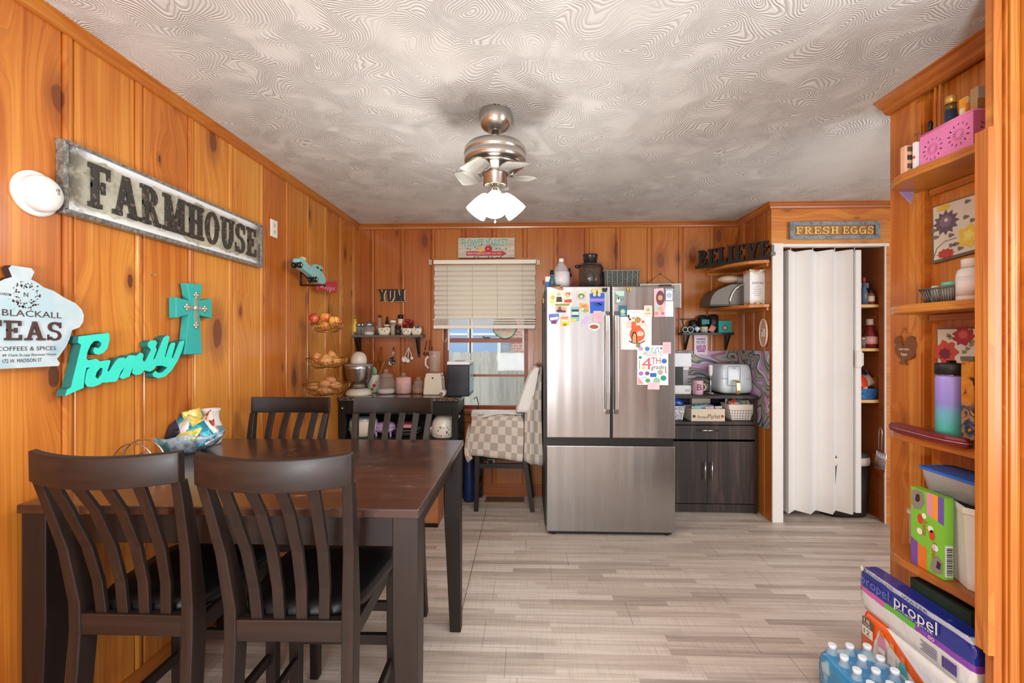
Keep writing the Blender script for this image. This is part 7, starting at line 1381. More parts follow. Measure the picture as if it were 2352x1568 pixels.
# ---------------------------------------------------------------- open shelves on the partition
def oshelf(zt, lb, xo=0.):
    t_ = thing('wall_shelf', lb, 'shelf', 'rounded shelves on the partition'); xn = 1.450
    pts = [(XR+.024, 1.412), (xn, 1.412), (1.446, 1.60), (1.434, 1.72), (1.433, 1.79), (1.443, 1.84), (1.468, 1.885), (1.505, 1.912), (1.55, 1.928), (XR-.001, 1.933), (XR-.001, yj), (XR+.024, yj)]
    R = []
    cx_, cy_ = 1.56, 1.66
    for z, k in ((-.030, .985), (-.026, 1.), (-.018, 1.), (-.0165, .99), (-.0155, 1.), (-.004, 1.), (0, .985)):
        R.append([(cx_+(x-cx_)*(k if x < 1.58 else 1), cy_+(y-cy_)*(k if 1.6 < y < 1.93 and x < 1.6 else 1), zt+z) for x, y in pts])
    b = MB(); b.loft(R); b.build('board', MPSH, t_)
    b = MB(); b.box(XR+.005, XR+.024, 1.415, yj-.01, zt-.056, zt-.0305); b.build('cleat', MPSH, t_, bevel=.004); return zt
S1 = oshelf(2.022, 'topmost rounded pine shelf carrying the pink basket'); S2 = oshelf(1.519, 'second rounded pine shelf from the top, carrying the white bottle')
S3 = oshelf(1.030, 'third rounded pine shelf from the top, carrying the water bottle'); S4 = oshelf(.548, 'lowest rounded pine shelf carrying the treat box')
sx_ = P(2238, 700, Y=1.411).x
b = MB(); zt1, zb1 = P(2262, 300, Y=1.39).z, .47; R = []
xq = P(2270, 700, Y=1.362).x; sec = [(sx_, 1.409), (sx_-.001, 1.38), (sx_+.004, 1.367), (sx_+.010, 1.361), (xq, 1.362), (xq+.002, 1.3785), (XC-.0005, 1.3785), (XC-.0005, 1.409)]
b.loft([[(x, y+.0005, z+(.012*(x-sx_)/.05 if z > 1 else 0)) for x, y in sec] for z in (zb1, zt1)]); o_ = b.build('upright_post', MPR, None, kind='structure'); o_.name = 'trim_shelf_upright'
# pictures in the recess
def canvas(pts, X, lb, art):
    t_ = thing('floral_canvas', lb, 'picture', 'floral canvases'); b = MB(); q = [P(x, y, X=X) for x, y in pts]; plate(b, q, [], (.012, 0, 0), M('#6b6150', .6, 0, .1)); b.build('stretcher_frame', None, t_)
    c = sum(q, Vector())/4; b = MB(); q2 = [c+(p-c)*k for p, k in zip(q, (.96, .96, .90, .90))]; b.add([p+Vector((-.001, 0, 0)) for p in q2], [(0,1,2,3)], M('#ded6c9', .7, 0, .1, 14)); art(b, X-.0018); b.build('painting', None, t_)
def fdot(b, x, y, r, X, cc, sy=1., pet=0, d=0.):
    c = P(x, y, X=X-d); n = 24; k = c.y/F
    pts = []
    for j in range(n):
        a = 2*math.pi*j/n; rr = r*k*(1+(.18*math.cos(a*pet) if pet else 0)); pts.append((X-d, c.y-rr*math.cos(a)*1.15, c.z+rr*math.sin(a)*sy))
    b.add(pts, [tuple(range(n))], M(cc, .7, 0, .2, 50))
def art1(b, X):
    fdot(b, 2172, 511, 24, X, '#6b5a6b', 1.0, 12); fdot(b, 2172, 508, 13, X, '#85748a', 1, 9, .0003); fdot(b, 2173, 505, 4, X, '#e3d5b8', 1, 0, .0006)
    fdot(b, 2166, 477, 14, X, '#e3c24a', .5, 5); fdot(b, 2223, 542, 20, X, '#ecc94a', 1.2, 5); fdot(b, 2224, 540, 10, X, '#f2dc7a', 1.2, 5, .0003); fdot(b, 2172, 582, 17, X, '#b9463f', .6, 10)
    for x, y in ((2184, 540), (2150, 545), (2145, 530), (2222, 462), (2234, 505), (2196, 560), (2205, 570), (2185, 563), (2218, 498)): fdot(b, x, y, 6, X, '#7a746a', .7, 3, .0004)
    p_ = [P(x, y, X=X-.0005) for x, y in ((2144, 592), (2152, 570), (2170, 554), (2198, 545))]; b.tube(p_, .0012, 4, M('#7d8066', .7))
canvas([(2142, 475), (2250, 441), (2250, 576.5), (2141, 606)], XR+.014, 'canvas with purple and yellow flowers in the upper recess of the partition shelves', art1)
def art2(b, X):
    fdot(b, 2172, 808, 24, X, '#c9503f', 1., 7); fdot(b, 2170, 812, 12, X, '#7a2f38', 1, 8, .0003); fdot(b, 2213, 772, 22, X, '#a8343a', .9, 9); fdot(b, 2212, 768, 10, X, '#d0605a', .9, 7, .0003)
    for x, y in ((2178, 770), (2183, 775), (2230, 792), (2222, 800), (2214, 808), (2235, 785)): fdot(b, x, y, 5, X, '#8f8a6a', .8, 3, .0004)
canvas([(2152, 753), (2250, 751), (2250, 935), (2152, 915)], XR+.012, 'canvas with red flowers standing behind the tumbler in the partition shelves', art2)
# rooster plaque
rs = thing('rooster_plaque', 'brown rooster shaped plaque reading FARM FRESH Eggs hung on a brass pin', 'plaque'); xr = XR-.010
ro = crop([(248,320),(262,300),(285,298),(290,320),(292,350),(310,385),(318,345),(340,305),(368,298),(395,315),(408,345),(412,375),(400,400),(398,430),(380,460),(350,475),(322,478),(318,492),(332,505),(330,512),(280,508),(278,495),(300,480),(275,460),(250,430),(245,395),(258,365),(240,345)], 3.266, 1980, 680)
b = MB(); plate(b, [P(x, y, X=xr) for x, y in ro], [], (.008, 0, 0)); b.build('plaque', M('#7a4a2c', .6, 0, .1), rs)
b = MB()
def rtext(mb, s, x, y, x2, hp, X, mat=None, d=.0008):
    o = P(x, y, X=X); e = P(x2, y, X=X); hz = P(x, y-hp, X=X).z-o.z; return text(mb, s, o, (0,-1,0), (0,0,1), abs(e.y-o.y), hz, d, mat)
rtext(b, 'FARM FRESH', 2065, 804, 2089, 4.5, xr); rtext(b, 'Eggs', 2070, 817, 2084, 7, xr); b.build('lettering', M('#f0e8dc', .6), rs)
b = MB(); pn = P(2078, 753, X=xr+.006); b.tube([P(2068, 772, X=xr), pn, P(2087, 771, X=xr)], .0009, 4); b.ball(pn+Vector((-.004, 0, 0)), .004); b.build('hanger', BRASS, rs)
# ---- topmost shelf
pb = thing('pink_basket', 'pink plastic basket with flower cutouts on the topmost partition shelf', 'basket'); PKM = M('#ea86bd', .35, 0, .03, 10)
bX0, bX1, bY0, bY1, bz, bh = 1.464, 1.59, 1.541, 1.744, S1+.0012, .118
cY, cZ = (bY0+bY1)/2, bz+bh/2; holes = []
def petals(y0, z0, r0, r1, n, w, ph=0.):
    for j in range(n):
        a = 2*math.pi*j/n+ph; u = (math.cos(a), math.sin(a)); v = (-u[1], u[0]); L = []
        for (r_, s_) in ((r0, 0), (r0+(r1-r0)*.55, w), (r1, 0), (r0+(r1-r0)*.55, -w)): L.append((y0+u[0]*r_+v[0]*s_, z0+u[1]*r_+v[1]*s_))
        if all(bY0+.008 < y < bY1-.008 and bz+.010 < z < bz+bh-.014 for y, z in L): holes.append(L)
petals(bY1-.052, bz+.052, .008, .024, 16, .0016); petals(bY1-.052, bz+.052, .028, .042, 13, .0034, .1); petals(bY0+.052, bz+.060, .008, .024, 16, .0016); petals(bY0+.052, bz+.060, .028, .042, 13, .0034, .1)
for y_, z_ in ((cY, .018), (cY, .098), (cY-.02, .104), (cY+.02, .102), (cY-.092, .022), (cY+.092, .10), (cY-.092, .10), (cY+.092, .02)): petals(y_, bz+z_, .0008, .0055, 1, .002, y_*90)
b = MB(); plate(b, [(bX0, bY1, bz+.004), (bX0, bY0, bz+.004), (bX0, bY0, bz+bh), (bX0, bY1, bz+bh)], [[(bX0, y, z) for y, z in h] for h in holes], (.003, 0, 0))
h2 = []
for y0_ in (0,):
    for j in range(14):
        a = 2*math.pi*j/14; u = (math.cos(a), math.sin(a)); v = (-u[1], u[0])
        for r0, r1, w in ((.008, .024, .0018), (.028, .042, .0032)):
            h2.append([(bX0+.0625+u[0]*r_+v[0]*s_, bY0, bz+.06+u[1]*r_+v[1]*s_) for r_, s_ in ((r0, 0), (r0+(r1-r0)*.55, w), (r1, 0), (r0+(r1-r0)*.55, -w))])
plate(b, [(bX0+.0031, bY0, bz+.004), (bX1, bY0, bz+.004), (bX1, bY0, bz+bh), (bX0+.0031, bY0, bz+bh)], h2, (0, .003, 0))
b.box(bX0+.0031, bX1, bY1-.003, bY1, bz+.004, bz+bh).box(bX1, bX1+.003, bY0, bY1, bz+.004, bz+bh).box(bX0+.002, bX1, bY0+.002, bY1-.002, bz, bz+.004); b.build('basket_body', PKM, pb)
b = MB(); b.tube([(bX0, bY0, bz+bh), (bX1, bY0, bz+bh), (bX1, bY1, bz+bh), (bX0, bY1, bz+bh)], .004, 6, closed=True); b.build('rim', PKM, pb)
def ritem(nm, X, Y, z, parts, lb, cat, grp):
    t_ = thing(nm, lb, cat, grp)
    for pn_, prof, mat in parts: b = MB(); b.lathe((X, Y, z), prof, 18); b.build(pn_, mat, t_)
    return t_
G1 = 'things on the topmost partition shelf'
ritem('blue_bottle', 1.528, 1.685, bz+.0045, [('bottle', [(.018, 0), (.019, .14), (.016, .165), (.006, .175)], M('#2f7fd0', .3))], 'bright blue bottle in the pink basket behind the gold capped one', 'bottle', G1)
ritem('gold_bottle', 1.493, 1.652, bz+.0045, [('bottle', [(.017, 0), (.017, .165)], M('#2b3550', .3, 0, .3)), ('shoulder', [(.016, .1652), (.015, .188)], M('#6a5426', .25, .3)), ('cap', [(.0165, .188), (.0165, .213), (.015, .215)], M('#d09a4a', .3, .5))], 'dark bottle with gold cap standing in the pink basket', 'bottle', G1)
def rbox(nm, lb, cat, X0_, X1_, Y0_, Y1_, z, h, mat, grp, deco=None):
    t_ = thing(nm, lb, cat, grp); MB().box(X0_, X1_, Y0_, Y1_, z, z+h).build('box_body', mat, t_, bevel=.001)
    if deco: b = MB(); deco(b); b.build('print', None, t_)
    return t_
rbox('medicine_box', 'orange and white medicine box in the pink basket', 'box', 1.488, 1.533, 1.586, 1.616, bz+.0045, .182, M('#efe3c0', .5, 0, .1), G1, lambda b: b.box(1.4868, 1.4879, 1.587, 1.615, bz+.155, bz+.184, M('#f0a02a', .5)).box(1.476, 1.519, 1.5805, 1.5819, bz+.12, bz+.16, M('#f0a02a', .5)))
rbox('medicine_box', 'grey and tan medicine box at the near end of the pink basket', 'box', 1.485, 1.555, 1.549, 1.574, bz+.0045, .195, M('#b99a6a', .5, 0, .15), G1, lambda b: b.box(1.486, 1.554, 1.5475, 1.5489, bz+.16, bz+.198, M('#c9d0d8', .5)).box(1.512, 1.565, 1.570, 1.5704, bz+.148, bz+.153, M('#8a5a6a', .5)))
rbox('tablet_box', 'white tablet box beside the far end of the pink basket', 'box', 1.455, 1.515, 1.752, 1.766, S1+.0012, .105, M('#f2f1ee', .5, 0, .03), G1, lambda b: rtext(b, 'Epi', 2101, 315, 2112, 8, 1.4545, M('#2a2a2c', .5)) and b.box(1.4535, 1.4545, 1.753, 1.765, S1+.045, S1+.055, M('#c9584a', .5)))
egg = thing('blister_pack', 'peach coloured packet with dark pictures at the far end of the topmost shelf', 'packet', G1); b = MB(); b.box(1.444, 1.487, 1.782, 1.812, S1+.0012, S1+.108); b.build('pack_body', M('#e9b394', .5, 0, .12, 40), egg, bevel=.006)
b = MB(); [b.box(1.449, 1.480, 1.7805, 1.7819, S1+.018+i*.032, S1+.036+i*.032, M(['#6a5a48', '#40443a', '#5f5648'][i], .5)) for i in range(3)]; b.build('picture', None, egg)
ritem('dropper_bottle', 1.55, 1.80, S1+.001, [('bottle', [(.014, 0), (.015, .14), (.012, .155)], BLK), ('dropper', [(.006, .155), (.007, .18), (.009, .19), (.007, .202), (.003, .205)], BLK)], 'black dropper bottle behind the white tablet box', 'bottle', G1)
b = MB(); c = P(2092, 440, X=1.55); b.add([(1.52, c.y+.02, S1-.031), (1.58, c.y+.02, S1-.031), (1.55, c.y, S1-.085)], [(0,1,2)]); b.build('lilac_tag', M('#a99ad0', .5), None, solid=.002, label='lilac corner of a bag hanging under the topmost shelf', cat='bag')
# ---- second shelf
G2 = 'things on the second partition shelf'
ritem('pill_bottle', 1.515, 1.60, S2+.001, [('bottle', [(.038, 0), (.040, .004), (.040, .088), (.036, .104), (.024, .112)], WHITE), ('label', [(.0404, .015), (.0404, .082)], M('#efe6e4', .5, 0, .05)), ('cap', [(.027, .112), (.027, .140), (.025, .142)], WHITE)], 'big white plastic pill bottle on the second partition shelf', 'bottle', G2)
gb = thing('grey_basket', 'small grey slotted basket on the second partition shelf', 'basket', G2); GRY = M('#5f5d59', .5, 0, .05); b = MB()
ga = [(1.50, 1.78), (1.50, 1.655), (1.60, 1.655), (1.60, 1.78)]
def gr(z, e): return [(x+(-e if x < 1.55 else e), y+(e if y > 1.7 else -e), z) for x, y in ga]
r0, r1 = gr(S2+.002, -.008), gr(S2+.056, .004)
for i in range(4):
    A0, B0, A1, B1 = Vector(r0[i]), Vector(r0[(i+1) % 4]), Vector(r1[i]), Vector(r1[(i+1) % 4])
    for j in range(13): u = j/12; b.tube([A0.lerp(B0, u), A1.lerp(B1, u)], .0022, 5)
b.tube([Vector(p) for p in r1], .004, 6, closed=True); b.tube([Vector(p) for p in r0], .003, 6, closed=True); b.add(r0, [(0,1,2,3)]); b.build('slotted_sides', GRY, gb)
ritem('cream_tub', 1.54, 1.70, S2+.006, [('tub', [(.026, 0), (.027, .05)], M('#e8e4dc', .4)), ('lid', [(.029, .05), (.029, .068), (.027, .07)], M('#6fc4a8', .4))], 'small tub with mint green lid in the grey basket', 'tub', G2)
ritem('white_tube', 1.525, 1.75, S2+.006, [('tube', [(.012, 0), (.013, .055), (.010, .062)], WHITE)], 'white tube at the far end of the grey basket', 'tube', G2); ritem('white_cup', 1.575, 1.672, S2+.006, [('cup', [(.012, 0), (.014, .055), (.010, .066), (.003, .07)], WHITE)], 'white rounded tube at the near end of the grey basket', 'tube', G2)
# ---- third shelf
tm = thing('water_bottle', 'purple to mint gradient steel water bottle with black lid on the third shelf', 'bottle')
t = NT('gradient_paint'); sp = t.n('SeparateXYZ', {0: t.objc()}).outputs
tX, tY = 1.502, 1.66
b = MB(); b.lathe((tX, tY, S3+.001), [(.040, 0), (.044, .005), (.044, .215), (.042, .225), (.036, .232)], 30); b.build('bottle_body', t.p(Base_Color=t.ramp(t.math('DIVIDE', sp[2], .23), [(.10, '#58c8ac'), (.42, '#6ab0c4'), (.58, '#8f84d0'), (.95, '#a08fd8')]), Roughness=.4), tm)
b = MB(); b.lathe((tX, tY, S3+.2335), [(.036, 0), (.0455, .001), (.0455, .036), (.042, .04), (.012, .041)], 30); b.build('lid', M('#1c1b1a', .5), tm); b = MB(); b.box(tX-.012, tX+.012, tY-.006, tY+.006, S3+.274, S3+.283); b.build('lid_loop', BLK, tm); b = MB(); b.lathe((tX, tY, S3+.2322), [(.0445, 0), (.0445, .0012)], 30); b.build('steel_collar', CHROME, tm)
tn = thing('gold_tin', 'golden printed tin with dark lettering at the near end of the third shelf', 'tin'); x0 = P(2207, 900, Y=1.585).x
t = NT('gold_print'); nn = t.noise(t.objc(), 26, 4, .6, .4); sp = t.n('SeparateXYZ', {0: t.objc()}).outputs
MB().box(x0, x0+.075, 1.541, 1.585, S3+.001, S3+.285).build('tin_body', t.p(Base_Color=t.mix(t.smooth(sp[2], .16, .12), t.ramp(nn, [(.42, '#d8912a'), (.58, '#c87a1e'), (.66, '#3a2410')]), t.ramp(nn, [(.36, '#2f3a4a'), (.45, '#c98a3a'), (.52, '#3f5f84'), (.6, '#2a1d16'), (.68, '#e0a040')])), Roughness=.35), tn, bevel=.002)
b = MB(); MB_ = M('#3a2412', .5); b.tube([(x0+.008+.012*math.sin(j*.9), 1.5395, S3+.19+.016*math.cos(j*1.3)+j*.003) for j in range(8)], .0018, 5, MB_); b.tube([(x0+.03+.010*math.sin(j*1.7), 1.5395, S3+.175+j*.007) for j in range(7)], .0018, 5, MB_); b.build('script_lettering', None, tn); b = MB(); b.box(x0-.001, x0+.076, 1.540, 1.586, S3+.2855, S3+.30); b.build('lid', M('#8a8478', .3, .8), tn)
wl = thing('wallet', 'dark red leather zip wallet lying on the third partition shelf', 'wallet'); zw = S3+.0015
wp = [P(x, y, Z=zw) for x, y in ((2054, 986), (2063, 994), (2140, 1012), (2236, 1018))]
xa = [(1.447, 1.825), (1.440, 1.775), (1.444, 1.63), (1.475, 1.562), (1.528, 1.556), (1.47, 1.70), (1.50, 1.845)]
WAL = M('#6e1a20', .38, 0, .15, 60, .1)
cxx = sum(p[0] for p in xa)/7; cyy = sum(p[1] for p in xa)/7
xa = [(1.432, 1.85), (1.420, 1.79), (1.406, 1.64), (1.410, 1.58), (1.430, 1.525), (1.450, 1.525), (1.452, 1.72), (1.47, 1.80), (1.465, 1.85)]
cxx = sum(p[0] for p in xa)/9; cyy = sum(p[1] for p in xa)/9
b = MB(); b.loft([[(cxx+(x-cxx)*k, cyy+(y-cyy)*k, zw+z) for x, y in xa] for z, k in ((0, .94), (.007, 1.0), (.022, 1.0), (.031, .93))], None, True, False); b.build('leather_body', WAL, wl, bevel=.003)
b = MB(); b.tube([(cxx+(x-cxx)*1.005, cyy+(y-cyy)*1.005, zw+.015) for x, y in xa], .0015, 5, closed=True); b.build('zip', M('#c9a9a0', .3, .6), wl)
ky = thing('keys', 'bunch of keys at the near edge of the third partition shelf', 'keys'); b = MB()
for i in range(4):
    c = Vector((1.462+.004*i, 1.515+.008*(i % 2), S3+.003+.0015*i)); b.lathe(c, [(.006, 0), (.006, .0012)], 10); b.obox(Matrix.Translation(c+Vector((-.013, -.001+.002*i, .0006))) @ Matrix.Rotation(.3*i, 4, 'Z'), .024, .004, .0012)
b.build('key_blades', M('#b8b0a0', .3, .9), ky)
# ---- lowest shelf
G4 = 'things on the lowest partition shelf'; z4 = S4+.001
tbx = thing('treat_box', 'green and purple cat treat box with cat pictures on the lowest shelf', 'box', G4); a0, a1, c0, c1, hh = 1.452, 1.484, 1.632, 1.768, .285
LG = M('#7fc23a', .45, 0, .06); MB().box(a0, a1, c0, c1, z4, z4+hh).build('box_body', LG, tbx)
b = MB(); pX = lambda pts, cc, d=.0006: b.add([(a0-d, c1-(c1-c0)*u, z4+hh*v) for u, v in pts], [tuple(range(len(pts)))], M(cc, .5, 0, .08))
pX([(0, 0), (.22, 0), (.22, .30), (0, .34)], '#7a4fa0'); pX([(.22, 0), (.5, 0), (.5, .28), (.22, .30)], '#e07a2a'); pX([(.5, .72), (.66, .70), (.66, 1), (.5, 1)], '#e58fa8'); pX([(.66, .70), (.83, .68), (.83, 1), (.66, 1)], '#ef9a3a'); pX([(.83, .68), (1, .66), (1, 1), (.83, 1)], '#6f58a8')
pX([(.02, .78), (.10, .72), (.30, .74), (.44, .84), (.40, .97), (.2, .99), (.04, .95)], '#8d8478', .0010); pX([(.14, .84), (.22, .82), (.30, .86), (.28, .93), (.18, .93)], '#3f2a24', .0014); pX([(.6, .05), (.72, .02), (.96, .06), (.97, .20), (.82, .26), (.66, .2)], '#8d8478', .0010); pX([(.78, .10), (.9, .10), (.92, .18), (.82, .20)], '#3f2a24', .0014)
for u, v, r_, cc in ((.28, .46, .012, '#f0e8dc'), (.42, .68, .010, '#eef2e6'), (.75, .34, .013, '#e9f0f4'), (.62, .55, .012, '#f0e8dc')): blob(b, (a0-.0008, c1-(c1-c0)*u, z4+hh*v), (0,-1,0), (0,0,1), r_, M(cc, .5), 10, .0004)
for u, v, s_ in ((.30, .62, 1), (.66, .48, 1)): blob(b, (a0-.0008, c1-(c1-c0)*u, z4+hh*v), (0,-1,0), (0,0,1), .012, M('#d8402e', .5), 8, .0004, 1.6)
text(b, 'Friskies', (a0-.001, c1-(c1-c0)*.38, z4+hh*.62), (0,0,-1), (0,-1,0), .055, .018, .0006, M('#d02f2a', .5)); text(b, 'Friskies', (a0-.001, c1-(c1-c0)*.66, z4+hh*.40), (0,0,-1), (0,-1,0), .055, .018, .0006, M('#d02f2a', .5))
b.box(a0+.003, a1-.003, c0-.0012, c0-.0002, z4+.01, z4+hh*.42, M('#d9dbd8', .5))
for i in range(16): zz_ = z4+.016+i*.0062; b.box(a0+.008, a1-.005, c0-.0020, c0-.0013, zz_, zz_+.0022+.0018*((i*7) % 3)/2, M('#26262a', .5))
b.build('print', None, tbx)
wbn = thing('white_bin', 'tall white plastic storage bin on the lowest partition shelf', 'bin', G4); b = MB()
def br_(z, e): return [(1.466-e, 1.575, z), (1.482-e*.5, 1.546-e*.3, z), (1.60, 1.546-e*.3, z), (1.60, 1.755+e, z), (1.502-e*.5, 1.755+e, z), (1.496-e*.5, 1.64, z)]
b.loft([br_(z4, -.012), br_(z4+.20, -.002), br_(z4+.262, .0), br_(z4+.262, -.006), br_(z4+.02, -.016)]); b.build('bin_body', M('#e6e4df', .4, 0, .03), wbn, bevel=.004)
b = MB(); b.loft([br_(z4+.255, .004), br_(z4+.275, .004), br_(z4+.275, -.006), br_(z4+.255, -.004)], None, False); b.build('rim', M('#f0efeb', .4), wbn, bevel=.002)
b = MB(); [b.box(1.502, 1.60, 1.58+i*.02, 1.59+i*.02, z4+.2755, z4+.279) for i in range(8)]; b.box(1.503, 1.595, 1.56, 1.75, z4+.258, z4+.275); b.build('slotted_lid', M('#2b2b2c', .5), wbn)
bl2 = thing('food_container', 'clear food container with blue lid on top of the white bin', 'container', G4); zl = z4+.281; b = MB()
def rr2(z, e, x0=1.478, x1=1.60, y0=1.548, y1=1.765, n=6):
    r_ = .02; P4 = []
    for (cx, cy, a0_) in ((x1+e-r_, y1+e-r_, 0), (x0-e+r_, y1+e-r_, 90), (x0-e+r_, y0-e+r_, 180), (x1+e-r_, y0-e+r_, 270)):
        for j in range(n+1): a = math.radians(a0_+90*j/n); P4.append((cx+r_*math.cos(a), cy+r_*math.sin(a), z))
    return P4
b.loft([rr2(zl, -.012), rr2(zl+.07, 0), rr2(zl+.075, .002), rr2(zl+.07, -.003), rr2(zl+.004, -.015)], None, True, True); b.build('tub', PLASTIC, bl2)
b = MB(); b.loft([rr2(zl+.0755, .005), rr2(zl+.084, .006), rr2(zl+.085, .001), rr2(zl+.082, -.004)], None, True); b.build('lid', M('#2f6fd0', .35, 0, .04), bl2)
cc2 = thing('treat_container', 'clear plastic canister of brown kibble at the far end of the lowest shelf', 'canister', G4); b = MB()
kx = dict(x0=1.515, x1=1.585, y0=1.80, y1=1.87); b.loft([rr2(z4, -.002, **kx), rr2(z4+.15, 0, **kx), rr2(z4+.15, -.003, **kx), rr2(z4+.004, -.005, **kx)], None, True, True); b.build('canister_body', PLASTIC, cc2)
b = MB(); b.loft([rr2(z4+.005, -.006, **kx), rr2(z4+.07, -.006, **kx)]); b.build('kibble', M('#5f4030', .8, 0, .5, 120, .6), cc2); b = MB(); b.loft([rr2(z4+.1505, .004, **kx), rr2(z4+.163, .004, **kx)]); b.build('lid', M('#d9cfc0', .4), cc2)
# ---------------------------------------------------------------- drink packs under the shelves
xp = 1.392
def soft(mb, x0, x1, y0, y1, z0, z1, mat, bul=.012, n=10):
    R = []
    for i in range(9):
        v = i/8; k = 1-.10*abs(2*v-1)**4; ring = []
        for j in range(40):
            a = 2*math.pi*j/40; cx, sy = math.cos(a), math.sin(a); e = .22
            px_ = math.copysign(abs(cx)**e, cx); py_ = math.copysign(abs(sy)**e, sy); w_ = 1+.015*math.sin(j*2.1+i*1.7)
            ring.append(((x0+x1)/2+(x1-x0)/2*px_*k*w_, (y0+y1)/2+(y1-y0)/2*py_*k*w_, z0+(z1-z0)*v+(.004*math.sin(j*1.3) if 0 < i < 8 else 0)))
        R.append(ring)
    return mb.loft(R, mat, True, True)
pw = thing('electrolyte_water_pack', 'navy and white shrink wrapped drink pack lying right under the lowest shelf', 'drink pack')
t = NT('navy_wrap'); sp = t.n('SeparateXYZ', {0: t.objc()}).outputs; nn = t.noise(t.objc(), 14, 3, .6)
zw_ = t.math('ADD', sp[2], t.math('MULTIPLY', nn, .012)); yy_ = sp[1]
hz = .172
stripe = t.ramp(t.math('DIVIDE', t.math('SUBTRACT', .247, yy_), .494), [(0, '#d964b0'), (.28, '#62c23a'), (.56, '#8a3fb0')], 'CONSTANT')
cc_ = t.mix(t.smooth(zw_, .074, .076), '#e9e6e4', stripe); cc_ = t.mix(t.smooth(zw_, .096, .098), cc_, '#1f2f8f'); cc_ = t.mix(t.smooth(zw_, .158, .160), cc_, '#b9bdc8'); cc_ = t.mix(t.smooth(zw_, .174, .176), cc_, '#1f2f8f')
t.bump(t.noise(t.objc(), 22, 3, .6), .25, .02); PRM = t.p(Base_Color=cc_, Roughness=.22, Coat_Weight=.4)
b = MB(); soft(b, xp, 1.457, 1.462, 1.955, .276, .276+hz, None); b.build('wrapped_bottles', PRM, pw)
b = MB(); WH = M('#eceaf0', .4)
def ptext(s, x, y, x2, hp, mat=WH, X=xp-.0065): rtext(b, s, x, y, x2, hp, X, mat, .0008)
def ytext(s, ya, yb_, z, h, mat=WH, X=xp-.0045): text(b, s, (X, ya, z), (0,-1,0), (0,0,1), ya-yb_, h, .0008, mat)
ytext('propel', 1.765, 1.585, .370, .058); ytext('propel', 1.935, 1.79, .372, .048, M('#6a7ae0', .4)); ytext('FITNESS WATER', 1.755, 1.60, .3755, .007); ytext('ELECTROLYTE', 1.92, 1.77, .4345, .011, M('#3a3f55', .4)); ytext('WATER', 1.73, 1.62, .4345, .011, M('#3a3f55', .4)); ytext('00', 1.62, 1.596, .355, .012)
for i in range(15): b.box(xp-.006, xp-.0045, 1.565-i*.0036, 1.565-i*.0036+.0012+.0008*(i % 3), .295, .332, M('#5a4a8a', .5))
for i in range(5): b.box(xp-.006, xp-.0045, 1.585, 1.65-.008*(i % 2), .297+i*.008, .300+i*.008, M('#7a7688', .5))
blob(b, (xp-.0035, 1.93, .442), (0,-1,0), (0,0,1), .010, WH, 14, .001); b.build('print', None, pw)
gp = thing('sports_drink_pack', 'orange and white shrink wrapped drink pack beneath the navy and white pack', 'drink pack'); xg = 1.384
t = NT('orange_wrap'); sp = t.n('SeparateXYZ', {0: t.objc()}).outputs; nn = t.noise(t.objc(), 7, 2)
cv = t.math('ADD', t.math('ADD', t.math('MULTIPLY', sp[1], 1.0), t.math('MULTIPLY', sp[2], .35)), t.math('MULTIPLY', nn, .06))
cc_ = t.mix(t.smooth(cv, .245, .25), '#eeeae6', '#f0641e'); bnd = t.math('ABSOLUTE', t.math('SUBTRACT', t.math('ADD', sp[2], t.math('MULTIPLY', sp[1], -.5)), .20)); cc_ = t.mix(t.smooth(bnd, .024, .021), cc_, '#f0641e')
t.bump(t.noise(t.objc(), 22, 3, .6), .22, .02)
b = MB(); soft(b, xg, 1.456, 1.462, 1.94, .002, .274, None); b.build('wrapped_bottles', t.p(Base_Color=cc_, Roughness=.22, Coat_Weight=.4), gp)
b = MB(); X = xg-.006
for y0_, cc, cap, dz in ((1.815, '#d98fae', '#e8823a', .0), (1.765, '#dcd7cc', '#e89a5a', -.012), (1.715, '#5fb0b5', '#e8823a', -.03)):
    z_ = .125+dz; b.add([(X, y0_+.019, z_), (X, y0_-.019, z_), (X, y0_-.019, z_+.085), (X, y0_-.010, z_+.105), (X, y0_+.010, z_+.105), (X, y0_+.019, z_+.085)], [tuple(range(6))], M(cc, .4)); b.box(X-.0004, X+.0004, y0_-.009, y0_+.009, z_+.106, z_+.125, M(cap, .4)); b.box(X-.0008, X-.0003, y0_-.017, y0_+.017, z_+.018, z_+.06, M('#ebe7e0', .4)); text(b, 'ZERO', (X-.001, y0_+.015, z_+.03), (0,-1,0), (0,0,1), .03, .012, .0004, M('#2e2c2c', .4))
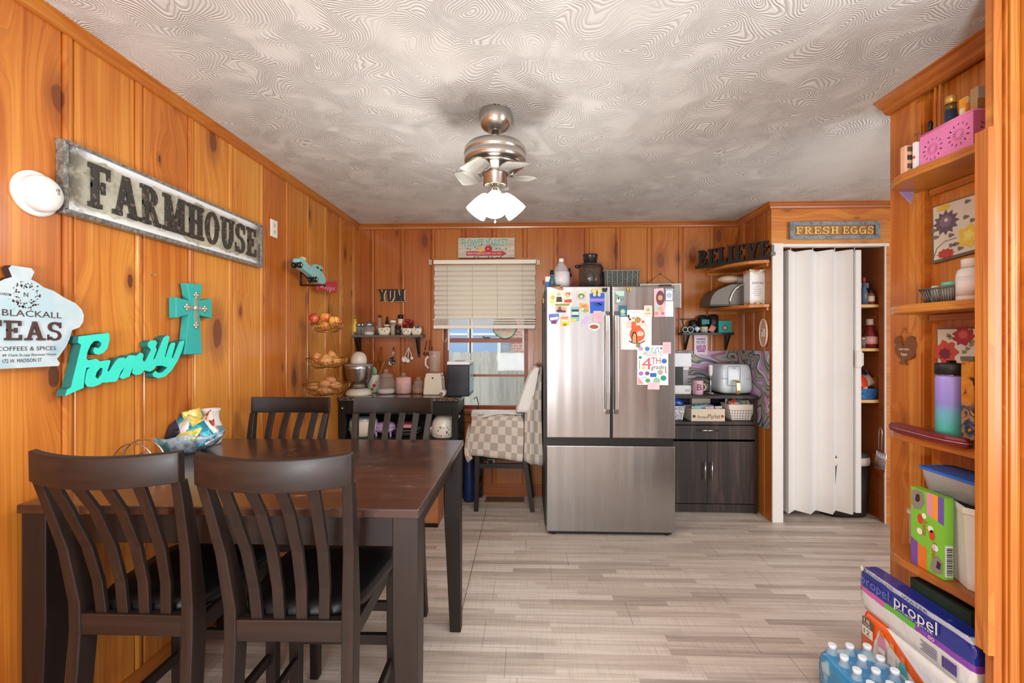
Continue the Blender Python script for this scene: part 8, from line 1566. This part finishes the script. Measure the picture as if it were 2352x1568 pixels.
b.box(X-.0005, X+.0005, 1.86, 1.915, .222, .257, M('#6a5f55', .5)).box(X-.0005, X+.0005, 1.86, 1.915, .185, .221, M('#efe8dc', .5)); text(b, '18', (X-.001, 1.905, .239), (0,-1,0), (0,0,1), .03, .016, .0004, M('#f3efe8', .5)); text(b, 'PACK', (X-.001, 1.905, .226), (0,-1,0), (0,0,1), .035, .009, .0004, M('#f3efe8', .5)); text(b, '12', (X-.001, 1.905, .193), (0,-1,0), (0,0,1), .03, .02, .0004, M('#3a332c', .5)); text(b, 'G ZERO', (X-.001, 1.65, .150), (0,-1,0), (0,0,1), .10, .032, .0006, M('#3f3a3a', .5)); b.build('print', None, gp)
wp_ = thing('water_bottle_pack', 'shrink wrapped pack of clear water bottles on the floor in front of the shelves', 'drink pack')
WB_ = glassm('water_plastic', '#d9ecf5', .35, .08)
for i in range(3):
    for j in range(6):
        x = 1.185+i*.066; y = 1.475+j*.066; b = MB(); b.lathe((x, y, .002), [(.030, 0), (.032, .01), (.032, .06), (.030, .065), (.032, .07), (.032, .13), (.028, .15), (.013, .185), (.013, .19)], 16); q = b.build('bottle', WB_, wp_); b = MB(); b.lathe((x, y, .1905), [(.014, 0), (.0145, .014), (.013, .016)], 14); b.build('cap', M('#e9f0f4', .35), q)
t = NT('blue_shrink_wrap'); nn = t.noise(t.objc(), 9, 2); b = MB(); soft(b, 1.146, 1.356, 1.432, 1.848, .001, .172, None); sp = t.n('SeparateXYZ', {0: t.objc()}).outputs
t.bump(t.noise(t.objc(), 20, 3), .3, .02)
b.build('shrink_wrap', t.p(Base_Color=t.mix(t.smooth(nn, .52, .60), '#1b93d0', '#bfe3f2'), Roughness=.15, Alpha=.74, Coat_Weight=.4), wp_)
dg = MB(); dg.lathe((1.53, 1.70, .40), [(.03, 0), (.032, .01), (.032, .09), (.02, .105)], 16); dg.v = [Vector((v.x, v.y, v.z)) for v in dg.v]
rk = thing('green_bottle_box', 'dark green box standing under the lowest shelf behind the blue pack', 'box'); MB().box(1.475, 1.60, 1.56, 1.80, .001, .475).build('box_body', M('#2f3f33', .5, 0, .3, 20), rk)
# ---------------------------------------------------------------- last: put every Empty at the base of its thing
settle()
